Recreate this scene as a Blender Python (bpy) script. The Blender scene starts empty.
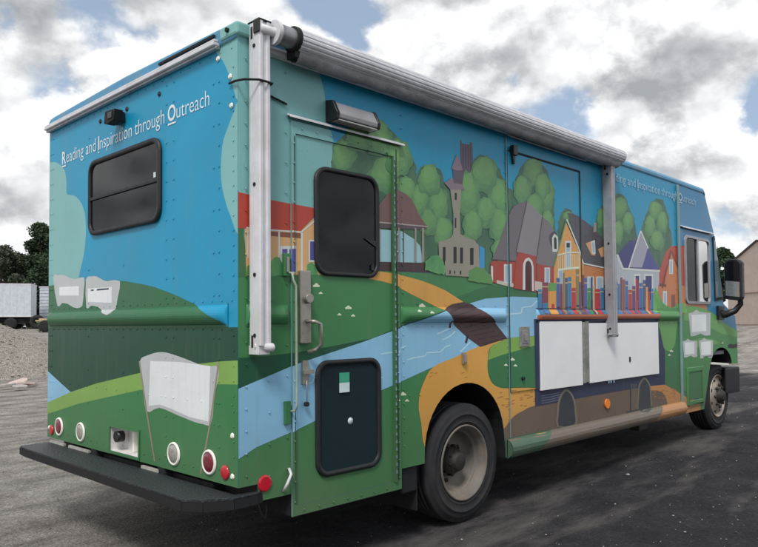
import bpy, bmesh, math, random
from mathutils import Vector, Matrix
from mathutils.geometry import tessellate_polygon
from math import sin, cos, pi, radians, sqrt, hypot
SC = bpy.context.scene
COL = SC.collection
rnd = random.Random(7)
# =====================================================================
#  materials
# =====================================================================
K = 0.76          # how brightly an upright surface is lit: display colour / base colour
def lin(c):
    return [((v/255)/12.92 if v/255 <= .04045 else ((v/255+.055)/1.055)**2.4) for v in c]
def alb(c, k=None):
    return [min(.86, v/(k or K)) for v in lin(c)] + [1]
MATS = {}
def nodes_of(name):
    m = bpy.data.materials.new(name); m.use_nodes = True
    nt = m.node_tree; b = nt.nodes['Principled BSDF']
    MATS[name] = m
    return m, nt, b
def N(nt, t, **kw):
    n = nt.nodes.new(t)
    for k, v in kw.items():
        if k in n.inputs.keys() if isinstance(k, str) and hasattr(n, 'inputs') else False: n.inputs[k].default_value = v
        else: setattr(n, k, v)
    return n
def noise(nt, scale, detail=4, rough=.55, vec=None, dist=0):
    n = nt.nodes.new('ShaderNodeTexNoise')
    n.inputs['Scale'].default_value = scale; n.inputs['Detail'].default_value = detail
    n.inputs['Roughness'].default_value = rough; n.inputs['Distortion'].default_value = dist
    if vec is not None: nt.links.new(vec, n.inputs['Vector'])
    return n
def ramp(nt, src, stops):
    r = nt.nodes.new('ShaderNodeValToRGB'); e = r.color_ramp.elements
    while len(e) < len(stops): e.new(.5)
    for i, (p, c) in enumerate(stops):
        e[i].position = p; e[i].color = c if len(c) == 4 else (*c, 1)
    nt.links.new(src, r.inputs[0]); return r
def objvec(nt, scale=(1, 1, 1)):
    t = nt.nodes.new('ShaderNodeTexCoord'); mp = nt.nodes.new('ShaderNodeMapping')
    mp.inputs['Scale'].default_value = scale
    nt.links.new(t.outputs['Object'], mp.inputs['Vector']); return mp.outputs[0]
def mixc(nt, fac, a, b, mode='MIX'):
    m = nt.nodes.new('ShaderNodeMix'); m.data_type = 'RGBA'; m.blend_type = mode
    if isinstance(fac, (int, float)): m.inputs[0].default_value = fac
    else: nt.links.new(fac, m.inputs[0])
    for i, v in ((6, a), (7, b)):
        if isinstance(v, (list, tuple)): m.inputs[i].default_value = v
        else: nt.links.new(v, m.inputs[i])
    return m.outputs[2]
def bump(nt, b, h, strength=.2, dist=.01):
    n = nt.nodes.new('ShaderNodeBump'); n.inputs['Strength'].default_value = strength
    n.inputs['Distance'].default_value = dist
    nt.links.new(h, n.inputs['Height']); nt.links.new(n.outputs[0], b.inputs['Normal'])
def G(v): return (v, v, v, 1)

def vinyl(name, c, c2=None, rough=.38, mottled=0.0):
    """printed vinyl wrap: flat ink, faint fading, dust streaks, slightly wavy sheet metal below"""
    m, nt, b = nodes_of(name)
    base = alb(c)
    v = objvec(nt)
    n1 = noise(nt, 1.3, 5, .6, v)
    if c2:
        v2 = objvec(nt, (5, 5, 3.2)); n2 = noise(nt, 1.0, 6, .62, v2, .6)
        r2 = ramp(nt, n2.outputs['Fac'], [(.40, G(0)), (.62, G(1))])
        col = mixc(nt, r2.outputs[0], base, alb(c2))
    else: col = base
    fade = ramp(nt, n1.outputs['Fac'], [(.3, G(.86)), (.7, G(1.08))])
    col = mixc(nt, 1.0, col, fade.outputs[0], 'MULTIPLY')
    # vertical run marks of dirt
    vs = objvec(nt, (26, 26, 1.1)); ns = noise(nt, 1.0, 5, .65, vs)
    rs = ramp(nt, ns.outputs['Fac'], [(.55, G(0)), (.9, G(.26))])
    col = mixc(nt, rs.outputs[0], col, alb((116, 112, 104)))
    nd = noise(nt, 90, 2, .6, v)
    rd = ramp(nt, nd.outputs['Fac'], [(.66, G(0)), (.78, G(.35))])
    col = mixc(nt, rd.outputs[0], col, alb((70, 72, 68)))
    # road dust near the bottom of the body
    sx = nt.nodes.new('ShaderNodeSeparateXYZ'); nt.links.new(v, sx.inputs[0])
    mr = nt.nodes.new('ShaderNodeMapRange'); mr.inputs[1].default_value = .30; mr.inputs[2].default_value = .95
    mr.inputs[3].default_value = .85; mr.inputs[4].default_value = 0
    nt.links.new(sx.outputs['Z'], mr.inputs[0])
    mm = nt.nodes.new('ShaderNodeMath'); mm.operation = 'MULTIPLY'
    nt.links.new(mr.outputs[0], mm.inputs[0]); nt.links.new(n1.outputs['Fac'], mm.inputs[1])
    col = mixc(nt, mm.outputs[0], col, alb((88, 82, 74)))
    nt.links.new(col, b.inputs['Base Color'])
    rr = ramp(nt, n1.outputs['Fac'], [(.3, G(rough-.06)), (.75, G(rough+.16))])
    nt.links.new(rr.outputs[0], b.inputs['Roughness'])
    b.inputs['Specular IOR Level'].default_value = .30; b.inputs['Coat Weight'].default_value = .12; b.inputs['Coat Roughness'].default_value = .16
    nb = noise(nt, 2.2, 3, .5, v); bump(nt, b, nb.outputs['Fac'], .16, .03)
    return m
def plain(name, c, rough=.5, metal=0, var=.12, scale=14, bmp=.1, bd=.004, k=None, spec=.5, dirt=None, coat=0):
    m, nt, b = nodes_of(name)
    v = objvec(nt)
    n1 = noise(nt, scale, 6, .6, v)
    f = ramp(nt, n1.outputs['Fac'], [(.3, G(1-var)), (.72, G(1+var))])
    col = mixc(nt, 1.0, alb(c, k), f.outputs[0], 'MULTIPLY')
    if dirt:
        n3 = noise(nt, 3.5, 6, .7, v); r3 = ramp(nt, n3.outputs['Fac'], [(.45, G(0)), (.72, G(.75))])
        col = mixc(nt, r3.outputs[0], col, alb(dirt, k))
    nt.links.new(col, b.inputs['Base Color'])
    r = ramp(nt, n1.outputs['Fac'], [(.3, G(max(.03, rough-.08))), (.7, G(min(1, rough+.1)))])
    nt.links.new(r.outputs[0], b.inputs['Roughness'])
    b.inputs['Metallic'].default_value = metal; b.inputs['Specular IOR Level'].default_value = spec
    b.inputs['Coat Weight'].default_value = coat
    if bmp: bump(nt, b, n1.outputs['Fac'], bmp, bd)
    return m

INK = dict(
 blue=(24,131,166), teal=(112,162,162), green=(58,114,70), darkgreen=(26,74,52), darkgreen2=(46,98,62), darkgreen3=(22,66,48), green2=(50,104,66),
 green3=(62,120,70), green4=(40,93,60), green5=(50,112,66), hedge=(58,98,64), river=(124,170,198), riverlight=(160,196,214), brick2=(158,108,58), limegreen=(114,152,74),
 limegreen2=(88,142,76), path=(192,142,68), path2=(180,126,74), bridge=(66,48,50), bridge_dark=(44,32,36), cream=(196,204,178), brown=(98,82,70),
 navy=(32,42,70), navy_line=(96,108,128), archrim=(112,106,92), archdark=(38,48,58), roofred=(160,62,48), tan=(188,150,104), brown2=(118,74,58),
 white2=(188,190,188), purple=(76,72,134), glass2=(138,178,186), dome=(104,78,76), eave=(78,68,72), stoneline=(156,146,146), stone=(136,128,122),
 darkbrown=(62,46,50), tower=(82,72,84), towerlines=(58,50,62), towercone=(116,102,112), churchwall=(132,128,116), blueslip=(48,132,182), black2=(26,28,30),
 roof1=(98,92,98), roof2=(122,117,122), roof3=(106,102,106), roofedge=(66,62,68), brick=(146,60,50), brickdark=(96,42,42), stonew=(176,168,158), pane2=(142,164,182),
 doordark=(64,28,36), roofgrey=(70,70,76), yellow=(196,140,74), orangewall=(172,110,66), tan2=(188,142,98), navyroof=(48,48,104), navyroof2=(64,66,128),
 gablegrey=(142,142,158), greywall=(158,164,172), orangewall2=(178,108,68), roofedge2=(110,50,42), bk_blue=(48,112,152), bk_blue2=(58,92,148), bk_maroon=(118,54,70),
 bk_orange=(202,142,66), bk_olive=(122,114,84), bk_slate=(64,82,108), bk_red=(162,52,60), bk_purple=(88,66,100), bk_green=(56,122,82), bk_navy=(40,50,86),
 bk_tan=(168,152,118), bk_brown=(122,88,76), shelf=(158,92,68), beltgreen=(72,128,74), cabblue=(48,112,150), flaggrey=(168,172,173), flagwhite=(206,210,211),
 flagline=(134,122,108), railbrown=(104,93,82), railgreen=(50,92,72), seam=(34,50,48), seamlight=(110,138,138), treelow=(82,126,74))
for k_, c_ in INK.items(): vinyl('ink_'+k_, c_)
vinyl('ink_tree_dark', (50,86,68), (66,104,76))
for q_, c_ in enumerate([((66,106,80),(72,114,82)), ((72,114,80),(80,122,83)), ((80,124,83),(88,132,86)), ((88,132,85),(94,139,87)), ((93,137,86),(101,145,89))]): vinyl('ink_tree_%d' % (q_+1), *c_)
vinyl('ink_bush', (60,118,82), (92,146,88)); vinyl('ink_bush2', (70,132,72), (104,160,80))
plain('alu_white', (190,190,194), .42, .0, .10, 9, .08, .003, dirt=(172,168,164))
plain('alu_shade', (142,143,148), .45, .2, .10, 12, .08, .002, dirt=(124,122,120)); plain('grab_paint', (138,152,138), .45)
plain('alu_rail', (158,160,164), .36, .55, .12, 20, .1, .002, dirt=(110,106,100))
plain('alu_dark', (134,134,138), .4, .5, .12, 20, .1, .002)
plain('chrome', (170,168,162), .24, .85, .1, 20, .05)
plain('awning_roll', (186,186,190), .42, .1, .14, 16, .1, .003, dirt=(160,160,162))
plain('awning_fabric', (138,138,142), .85, 0, .28, 14, .6, .02, dirt=(88,88,92))
plain('black_plastic', (20,21,24), .42, 0, .15, 30, .1, .002)
plain('black_matte', (15,16,18), .75, 0, .2, 20, .15)
plain('rubber', (27,28,31), .8, 0, .2, 22, .25, .004, dirt=(48,46,45))
plain('rim_dusty', (92,88,83), .6, .1, .16, 9, .15, .003, dirt=(120,108,94))
plain('rim_bright', (150,142,130), .38, .45, .14, 12, .1, .002, dirt=(132,116,96))
plain('hub_dark', (46,44,42), .6, .3, .3, 30, .3, .004)
plain('board_white', (214,218,224), .35, 0, .03, 3, .05, .003, dirt=(204,208,213))
plain('post_gray', (128,128,124), .6, .2, .25, 40, .2, .003, dirt=(84,84,80))
plain('lens_red', (168,22,40), .18, 0, .08, 30, .02, .001, coat=.6)
plain('lens_dark_red', (104,22,34), .2, 0, .1, 60, .1, .001, coat=.6)
plain('lens_clear', (150,148,140), .2, .3, .25, 60, .3, .002, coat=.6)
plain('bezel', (218,214,200), .4, 0, .06, 20, .05, .001)
plain('orange_lens', (236,120,50), .3, 0, .05, 20, .02, .001)
plain('stone_sill', (150,148,142), .6, 0, .2, 20, .2, .002)
plain('box_white', (200,198,196), .5, 0, .08, 10, .05, .001, dirt=(150,146,140))
plain('window_rubber', (24,26,29), .55, 0, .1, 20, .05, .001)
plain('sticker_green', (52,140,112), .5); plain('sticker_white', (180,196,196), .5)
plain('text_faded', (146, 176, 190), .5, 0, .06, 10, 0)
plain('text_white', (196,206,212), .5, 0, .05, 10, 0)
plain('interior', (84,88,92), .8, 0, .1); plain('seat_cloth', (40,42,48), .9)
plain('roof_paint', (60,128,164), .4, 0, .1, 6, .1, dirt=(108,124,128)); plain('roof_teal', (112,164,160), .4, 0, .1, 6, .1, dirt=(132,156,150))
plain('lock_steel', (142,138,130), .35, .6, .12, 40, .1, .001)
plain('orange_red_body', (70,112,150), .4)
def tread():
    m, nt, b = nodes_of('tread_plate')
    b.inputs['Base Color'].default_value = alb((44,47,50)); b.inputs['Roughness'].default_value = .5; b.inputs['Metallic'].default_value = .2
    v = objvec(nt, (1, 1, 1)); w = nt.nodes.new('ShaderNodeTexWave'); w.inputs['Scale'].default_value = 14; w.bands_direction = 'DIAGONAL'
    nt.links.new(v, w.inputs[0]); w2 = nt.nodes.new('ShaderNodeTexVoronoi'); w2.inputs['Scale'].default_value = 70; nt.links.new(v, w2.inputs['Vector'])
    bump(nt, b, w2.outputs['Distance'], .6, .006)
tread()
def glass_dark(name, c, rough=.06):
    m, nt, b = nodes_of(name)
    b.inputs['Base Color'].default_value = alb(c); b.inputs['Specular IOR Level'].default_value = .22; v = objvec(nt); n1 = noise(nt, 4, 5, .6, v)
    r = ramp(nt, n1.outputs['Fac'], [(.35, G(rough*.5)), (.75, G(rough+.06))]); nt.links.new(r.outputs[0], b.inputs['Roughness'])
    n2 = noise(nt, 1.4, 2, .5, v); bump(nt, b, n2.outputs['Fac'], .06, .02)
glass_dark('glass_light', (92,108,116)); glass_dark('glass_tinted', (16,18,21)); glass_dark('glass_door', (30,42,46), .05)
def glass_clear():
    m, nt, b = nodes_of('glass_cab')
    nt.nodes.remove(b); out = nt.nodes['Material Output']
    tr = nt.nodes.new('ShaderNodeBsdfTransparent'); tr.inputs[0].default_value = (.42, .47, .5, 1)
    gl = nt.nodes.new('ShaderNodeBsdfGlossy'); gl.inputs['Roughness'].default_value = .05; gl.inputs[0].default_value = G(.62)
    fr = nt.nodes.new('ShaderNodeFresnel'); fr.inputs[0].default_value = 1.42
    mx = nt.nodes.new('ShaderNodeMixShader'); nt.links.new(fr.outputs[0], mx.inputs[0]); nt.links.new(tr.outputs[0], mx.inputs[1]); nt.links.new(gl.outputs[0], mx.inputs[2])
    nt.links.new(mx.outputs[0], out.inputs[0])
glass_clear()
# =====================================================================
#  mesh builder
# =====================================================================
class MB:
    def __init__(s): s.v = []; s.f = []; s.m = []; s.names = []; s.sm = []
    def mi(s, mat):
        if mat not in s.names: s.names.append(mat)
        return s.names.index(mat)
    def face(s, pts, mat, smooth=False):
        i = len(s.v); s.v += [tuple(q) for q in pts]; s.f.append(tuple(range(i, i+len(pts)))); s.m.append(s.mi(mat)); s.sm.append(smooth)
    def raw(s, vs, fs, mat, smooth=False):
        i = len(s.v); s.v += [tuple(q) for q in vs]; k = s.mi(mat)
        for f in fs: s.f.append(tuple(i+j for j in f)); s.m.append(k); s.sm.append(smooth)
    def box(s, x0, x1, y0, y1, z0, z1, mat, M=None):
        vs = [(x, y, z) for z in (z0, z1) for y in (y0, y1) for x in (x0, x1)]
        if M: vs = [M @ Vector(q) for q in vs]
        s.raw(vs, [(0,2,3,1),(4,5,7,6),(0,1,5,4),(2,6,7,3),(0,4,6,2),(1,3,7,5)], mat)
    def prism(s, pts, axis, a0, a1, mat, sides=None):
        """extrude a 2D outline along x ('x': pts are (y,z)), y ((x,z)) or z ((x,y))"""
        def P(q, t): return {'x': (t, q[0], q[1]), 'y': (q[0], t, q[1]), 'z': (q[0], q[1], t)}[axis]
        n = len(pts); A = [P(q, a0) for q in pts]; B = [P(q, a1) for q in pts]
        s.raw(A+B, [(i, (i+1) % n, n+(i+1) % n, n+i) for i in range(n)], sides or mat)
        for L in (A, B):
            t = tessellate_polygon([[Vector(q) for q in L]]); s.raw(L, t, mat)
    def tube(s, pts, r, mat, n=12, caps=True, smooth=True):
        pts = [Vector(q) for q in pts]; R = r if isinstance(r, (list, tuple)) else [r]*len(pts)
        rings = []; up = None
        for i, q in enumerate(pts):
            d = (pts[min(i+1, len(pts)-1)]-pts[max(i-1, 0)])
            if d.length < 1e-9: d = Vector((1, 0, 0))
            d.normalize()
            if up is None: up = Vector((0, 0, 1)) if abs(d.z) < .9 else Vector((1, 0, 0))
            a = d.cross(up); a.normalize(); b = a.cross(d); up = b
            rings.append([q+(a*cos(2*pi*k/n)+b*sin(2*pi*k/n))*R[i] for k in range(n)])
        vs = [q for rg in rings for q in rg]
        fs = [(i*n+k, i*n+(k+1) % n, (i+1)*n+(k+1) % n, (i+1)*n+k) for i in range(len(pts)-1) for k in range(n)]
        s.raw(vs, fs, mat, smooth)
        if caps: s.face(rings[0], mat); s.face(rings[-1][::-1], mat)
    def lathe(s, prof, c, mat, n=48, ax='y', smooth=True):
        """prof: (radius, offset along axis)"""
        def P(r, t, o):
            if ax == 'y': return (c[0]+r*cos(t), c[1]+o, c[2]+r*sin(t))
            if ax == 'x': return (c[0]+o, c[1]+r*cos(t), c[2]+r*sin(t))
            return (c[0]+r*cos(t), c[1]+r*sin(t), c[2]+o)
        vs = [P(r, 2*pi*k/n, o) for (r, o) in prof for k in range(n)]
        fs = [(i*n+k, i*n+(k+1) % n, (i+1)*n+(k+1) % n, (i+1)*n+k) for i in range(len(prof)-1) for k in range(n)]
        s.raw(vs, fs, mat, smooth)
    def build(s, name, parent=None, bevel=0, loc=None):
        me = bpy.data.meshes.new(name)
        o0 = Vector(loc) if loc else (Vector(parent['_w']) if parent is not None and '_w' in parent else Vector((0, 0, 0)))
        if parent is not None and '_w' in parent and not loc: o0 = Vector(parent['_w'])
        me.from_pydata([Vector(q)-o0 for q in s.v], [], s.f)
        for nme in s.names: me.materials.append(MATS[nme])
        me.polygons.foreach_set('material_index', s.m); me.polygons.foreach_set('use_smooth', s.sm)
        me.update()
        bm = bmesh.new(); bm.from_mesh(me); (bmesh.ops.remove_doubles(bm, verts=bm.verts, dist=1e-6), bmesh.ops.recalc_face_normals(bm, faces=bm.faces)) if s.__dict__.get('recalc', True) else None
        bm.to_mesh(me); bm.free()
        o = bpy.data.objects.new(name, me); COL.objects.link(o)
        if parent is not None:
            o.parent = parent; pw = Vector(parent['_w']) if '_w' in parent else Vector((0, 0, 0)); o.location = o0-pw
        else: o.location = o0
        o['_w'] = tuple(o0)
        if bevel:
            md = o.modifiers.new('bevel', 'BEVEL'); md.width = bevel; md.segments = 2; md.limit_method = 'ANGLE'; md.angle_limit = radians(40)
        return o
def build_each(mb, name, parent=None, bevel=0):
    """one object per separate piece of the builder"""
    key = {}; par = list(range(len(mb.f)))
    def find(i):
        while par[i] != i: par[i] = par[par[i]]; i = par[i]
        return i
    for i, f in enumerate(mb.f):
        for v in f:
            k = tuple(round(c, 5) for c in mb.v[v])
            if k in key: par[find(i)] = find(key[k])
            else: key[k] = i
    grp = {}
    for i in range(len(mb.f)): grp.setdefault(find(i), []).append(i)
    out = []
    for L in grp.values():
        b = MB()
        for i in L: b.face([mb.v[v] for v in mb.f[i]], mb.names[mb.m[i]], mb.sm[i])
        out.append(b.build(name, parent, bevel))
    return out
def empty(name, loc, parent=None):
    o = bpy.data.objects.new(name, None); COL.objects.link(o); o.empty_display_size = .2
    if parent is not None: o.parent = parent; o.location = Vector(loc)-Vector(parent['_w'])
    else: o.location = loc
    o['_w'] = tuple(loc); return o
def tag(o, label=None, cat=None, group=None, kind=None):
    if label: o['label'] = label
    if cat: o['category'] = cat
    if group: o['group'] = group
    if kind: o['kind'] = kind
    return o
def cleanup():
    for o in bpy.data.objects:
        if '_w' in o: del o['_w']
ART_SIDE=[
(1,'teal',[(-0.073,2.899),(0.521,2.92),(0.535,2.75),(0.571,2.646),(0.599,2.46),(0.657,2.273),(0.651,1.538),(-0.075,1.518)]),
(2,'tree_dark',[(0.595,1.756),(0.605,1.782),(0.601,1.8),(0.604,1.816),(0.596,1.842),(0.608,1.86),(0.607,1.883),(0.603,1.896),(0.6,1.914),(0.611,1.943),(0.598,1.957),(0.612,1.979),(0.602,1.998),(0.6,2.019),(0.606,2.037),(0.604,2.059),(0.604,2.077),(0.605,2.101),(0.614,2.117),(0.612,2.14),(0.617,2.155),(0.605,2.178),(0.614,2.196),(0.618,2.219),(0.617,2.236),(0.615,2.258),(0.629,2.279),(0.629,2.303),(0.628,2.327),(0.652,2.348),(0.656,2.367),(0.677,2.388),(0.699,2.415),(0.728,2.437),(0.747,2.462),(0.765,2.486),(0.776,2.499),(0.818,2.517),(0.836,2.532),(0.865,2.538),(0.91,2.548),(0.954,2.557),(0.977,2.546),(1.007,2.548),(1.031,2.542),(1.073,2.547),(1.099,2.535),(1.124,2.524),(1.146,2.513),(1.165,2.501),(1.179,2.482),(1.212,2.478),(1.231,2.46),(1.248,2.445),(1.272,2.428),(1.294,2.414),(1.303,2.399),(1.315,2.374),(1.338,2.352),(1.346,2.329),(1.336,2.305),(1.346,2.291),(1.335,2.268),(1.35,2.245),(1.339,2.217),(1.345,2.2),(1.343,2.173),(1.344,2.153),(1.356,2.13),(1.35,2.106),(1.345,2.084),(1.354,2.064),(1.349,2.034),(1.359,2.019),(1.362,1.99),(1.352,1.975),(1.356,1.945),(1.357,1.923),(1.368,1.903),(1.361,1.875),(1.373,1.858),(1.364,1.833),(1.368,1.812),(1.347,1.791),(1.323,1.773),(1.321,1.748),(1.289,1.728),(1.27,1.707),(1.259,1.693),(1.232,1.677),(1.224,1.658),(1.205,1.629),(1.182,1.618),(1.158,1.617),(1.126,1.629),(1.092,1.637),(1.061,1.641),(1.037,1.653),(1.004,1.655),(0.98,1.664),(0.953,1.667),(0.936,1.682),(0.898,1.685),(0.884,1.688),(0.847,1.7),(0.827,1.701),(0.805,1.712),(0.779,1.715),(0.747,1.718),(0.718,1.727),(0.691,1.738),(0.679,1.744),(0.653,1.747),(0.63,1.755)]),
(2,'tree_dark',[(1.301,1.677),(1.284,1.708),(1.299,1.725),(1.296,1.752),(1.295,1.772),(1.295,1.799),(1.293,1.82),(1.299,1.837),(1.303,1.865),(1.294,1.89),(1.287,1.914),(1.295,1.935),(1.294,1.952),(1.297,1.979),(1.292,2.006),(1.294,2.028),(1.298,2.043),(1.301,2.075),(1.306,2.092),(1.303,2.114),(1.304,2.138),(1.296,2.158),(1.308,2.191),(1.317,2.211),(1.323,2.238),(1.336,2.26),(1.349,2.287),(1.358,2.313),(1.382,2.345),(1.419,2.356),(1.462,2.366),(1.492,2.37),(1.542,2.366),(1.587,2.359),(1.6,2.336),(1.613,2.309),(1.615,2.287),(1.646,2.267),(1.667,2.251),(1.682,2.216),(1.694,2.199),(1.709,2.165),(1.721,2.143),(1.718,2.121),(1.717,2.095),(1.708,2.064),(1.706,2.044),(1.723,2.025),(1.709,1.993),(1.715,1.972),(1.707,1.951),(1.71,1.925),(1.709,1.898),(1.702,1.875),(1.696,1.854),(1.707,1.831),(1.688,1.799),(1.687,1.781),(1.694,1.755),(1.668,1.726),(1.674,1.697),(1.623,1.699),(1.582,1.696),(1.558,1.692),(1.522,1.69),(1.483,1.689),(1.438,1.691),(1.404,1.689),(1.357,1.685),(1.335,1.687)]),
(2,'tree_dark',[(1.624,1.664),(1.631,1.685),(1.641,1.712),(1.634,1.726),(1.644,1.753),(1.663,1.773),(1.665,1.795),(1.666,1.819),(1.671,1.834),(1.673,1.857),(1.681,1.886),(1.688,1.903),(1.684,1.929),(1.7,1.948),(1.702,1.966),(1.707,1.988),(1.706,2.012),(1.712,2.034),(1.726,2.066),(1.717,2.086),(1.738,2.109),(1.737,2.132),(1.74,2.154),(1.742,2.175),(1.754,2.195),(1.764,2.218),(1.775,2.24),(1.779,2.27),(1.791,2.286),(1.8,2.312),(1.83,2.344),(1.866,2.37),(1.889,2.393),(1.936,2.404),(1.928,2.431),(1.943,2.465),(1.949,2.486),(1.996,2.515),(2.027,2.534),(2.1,2.529),(2.14,2.518),(2.169,2.512),(2.189,2.506),(2.22,2.494),(2.235,2.474),(2.27,2.463),(2.275,2.431),(2.3,2.408),(2.33,2.391),(2.336,2.363),(2.357,2.338),(2.416,2.331),(2.426,2.308),(2.415,2.28),(2.411,2.259),(2.429,2.234),(2.42,2.213),(2.417,2.182),(2.409,2.156),(2.424,2.138),(2.425,2.109),(2.427,2.086),(2.428,2.057),(2.413,2.038),(2.429,2.005),(2.42,1.984),(2.429,1.962),(2.424,1.937),(2.425,1.909),(2.424,1.886),(2.436,1.866),(2.432,1.833),(2.427,1.814),(2.407,1.794),(2.36,1.771),(2.341,1.755),(2.301,1.732),(2.281,1.712),(2.251,1.695),(2.209,1.67),(2.191,1.654),(2.147,1.637),(2.124,1.618),(2.092,1.615),(2.041,1.624),(2.017,1.625),(1.981,1.632),(1.93,1.635),(1.908,1.64),(1.864,1.641),(1.83,1.645),(1.806,1.651),(1.753,1.646),(1.736,1.65),(1.694,1.654),(1.67,1.664)]),
(2,'tree_dark',[(2.385,2.257),(2.396,2.283),(2.397,2.306),(2.423,2.33),(2.436,2.365),(2.446,2.393),(2.454,2.424),(2.469,2.44),(2.496,2.468),(2.51,2.499),(2.532,2.522),(2.574,2.551),(2.624,2.594),(2.696,2.608),(2.74,2.612),(2.786,2.613),(2.83,2.588),(2.855,2.574),(2.898,2.554),(2.915,2.526),(2.924,2.503),(2.945,2.478),(2.952,2.452),(2.977,2.432),(2.966,2.399),(2.98,2.376),(2.993,2.354),(3.015,2.332),(3,2.306),(3.004,2.282),(2.996,2.252),(2.995,2.229),(3.009,2.211),(2.993,2.183),(3.015,2.156),(3.007,2.133),(3.01,2.107),(3.012,2.08),(3.038,2.054),(3.039,2.029),(3.027,2.009),(3.04,1.98),(3.017,1.951),(3.012,1.927),(2.995,1.907),(2.989,1.882),(2.978,1.847),(2.967,1.831),(2.915,1.827),(2.887,1.823),(2.831,1.823),(2.803,1.818),(2.742,1.818),(2.696,1.814),(2.667,1.813),(2.611,1.806),(2.574,1.799),(2.562,1.826),(2.567,1.849),(2.563,1.871),(2.537,1.892),(2.524,1.913),(2.519,1.931),(2.523,1.957),(2.496,1.98),(2.492,2.002),(2.482,2.017),(2.472,2.046),(2.48,2.064),(2.472,2.087),(2.461,2.106),(2.45,2.126),(2.435,2.153),(2.42,2.166),(2.425,2.188),(2.405,2.21),(2.405,2.233)]),
(2,'tree_dark',[(3.041,2.006),(3.047,2.03),(3.05,2.054),(3.04,2.081),(3.06,2.106),(3.063,2.135),(3.058,2.158),(3.084,2.188),(3.099,2.222),(3.136,2.246),(3.179,2.281),(3.228,2.279),(3.273,2.276),(3.301,2.25),(3.347,2.237),(3.404,2.215),(3.395,2.188),(3.405,2.165),(3.403,2.137),(3.418,2.112),(3.428,2.092),(3.422,2.067),(3.423,2.042),(3.375,2.034),(3.319,2.029),(3.276,2.028),(3.236,2.024),(3.177,2.019),(3.137,2.019),(3.094,2.016)]),
(2,'tree_dark',[(3.646,2.01),(3.647,2.038),(3.644,2.057),(3.662,2.08),(3.667,2.104),(3.673,2.127),(3.691,2.155),(3.694,2.176),(3.694,2.2),(3.719,2.234),(3.73,2.261),(3.742,2.294),(3.753,2.311),(3.797,2.338),(3.81,2.362),(3.851,2.385),(3.887,2.406),(3.918,2.432),(3.971,2.459),(4.038,2.486),(4.085,2.505),(4.143,2.525),(4.226,2.532),(4.281,2.518),(4.322,2.504),(4.349,2.476),(4.349,2.448),(4.374,2.428),(4.399,2.404),(4.419,2.371),(4.459,2.354),(4.489,2.329),(4.489,2.292),(4.508,2.27),(4.514,2.241),(4.519,2.207),(4.529,2.184),(4.546,2.159),(4.551,2.134),(4.549,2.101),(4.54,2.073),(4.533,2.046),(4.541,2.023),(4.531,1.994),(4.528,1.972),(4.536,1.944),(4.527,1.912),(4.465,1.909),(4.409,1.893),(4.361,1.887),(4.311,1.871),(4.253,1.866),(4.217,1.856),(4.151,1.847),(4.105,1.841),(4.053,1.83),(4.014,1.822),(3.961,1.807),(3.919,1.804),(3.863,1.795),(3.811,1.785),(3.773,1.773),(3.716,1.772),(3.674,1.763),(3.619,1.748),(3.622,1.773),(3.628,1.795),(3.64,1.826),(3.626,1.842),(3.636,1.87),(3.641,1.891),(3.636,1.917),(3.628,1.941),(3.63,1.963),(3.641,1.991)]),
(2,'tree_dark',[(4.6,2.135),(4.621,2.163),(4.63,2.187),(4.63,2.212),(4.642,2.239),(4.656,2.27),(4.677,2.291),(4.686,2.324),(4.716,2.346),(4.731,2.379),(4.773,2.412),(4.801,2.439),(4.812,2.468),(4.848,2.491),(4.876,2.522),(4.945,2.555),(5,2.587),(5.07,2.587),(5.176,2.59),(5.186,2.563),(5.212,2.542),(5.243,2.514),(5.248,2.489),(5.278,2.462),(5.296,2.439),(5.315,2.411),(5.308,2.373),(5.311,2.344),(5.319,2.312),(5.353,2.285),(5.368,2.257),(5.373,2.223),(5.381,2.194),(5.387,2.161),(5.374,2.134),(5.36,2.103),(5.376,2.073),(5.38,2.051),(5.365,2.018),(5.352,1.99),(5.355,1.965),(5.298,1.933),(5.248,1.913),(5.204,1.882),(5.144,1.861),(5.106,1.833),(5.064,1.81),(5.001,1.833),(4.956,1.848),(4.927,1.876),(4.858,1.893),(4.814,1.91),(4.778,1.931),(4.743,1.952),(4.734,1.974),(4.73,1.996),(4.699,2.019),(4.685,2.047),(4.672,2.063),(4.652,2.085),(4.62,2.11)]),
(3,'tree_2',[(1.164,2.256),(1.178,2.227),(1.178,2.19),(1.139,2.166),(1.109,2.136),(1.066,2.125),(1.028,2.14),(0.994,2.142),(0.95,2.137),(0.934,2.165),(0.914,2.188),(0.886,2.215),(0.914,2.25),(0.947,2.275),(0.956,2.31),(0.992,2.328),(1.029,2.34),(1.071,2.37),(1.112,2.36),(1.14,2.337),(1.174,2.322),(1.181,2.289)]),
(3,'tree_3',[(1.173,2.269),(1.181,2.238),(1.159,2.209),(1.118,2.194),(1.095,2.17),(1.063,2.157),(1.031,2.166),(0.995,2.154),(0.953,2.151),(0.946,2.184),(0.929,2.205),(0.932,2.233),(0.95,2.259),(0.952,2.285),(0.963,2.316),(0.994,2.338),(1.029,2.351),(1.067,2.356),(1.093,2.336),(1.117,2.324),(1.157,2.322),(1.165,2.295)]),
(3,'tree_4',[(1.134,2.277),(1.151,2.254),(1.14,2.229),(1.114,2.209),(1.091,2.187),(1.057,2.19),(1.031,2.193),(1.001,2.183),(0.975,2.19),(0.963,2.21),(0.936,2.222),(0.936,2.247),(0.956,2.271),(0.961,2.294),(0.977,2.316),(1.007,2.325),(1.03,2.346),(1.062,2.359),(1.087,2.342),(1.108,2.331),(1.133,2.322),(1.13,2.296)]),
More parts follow.
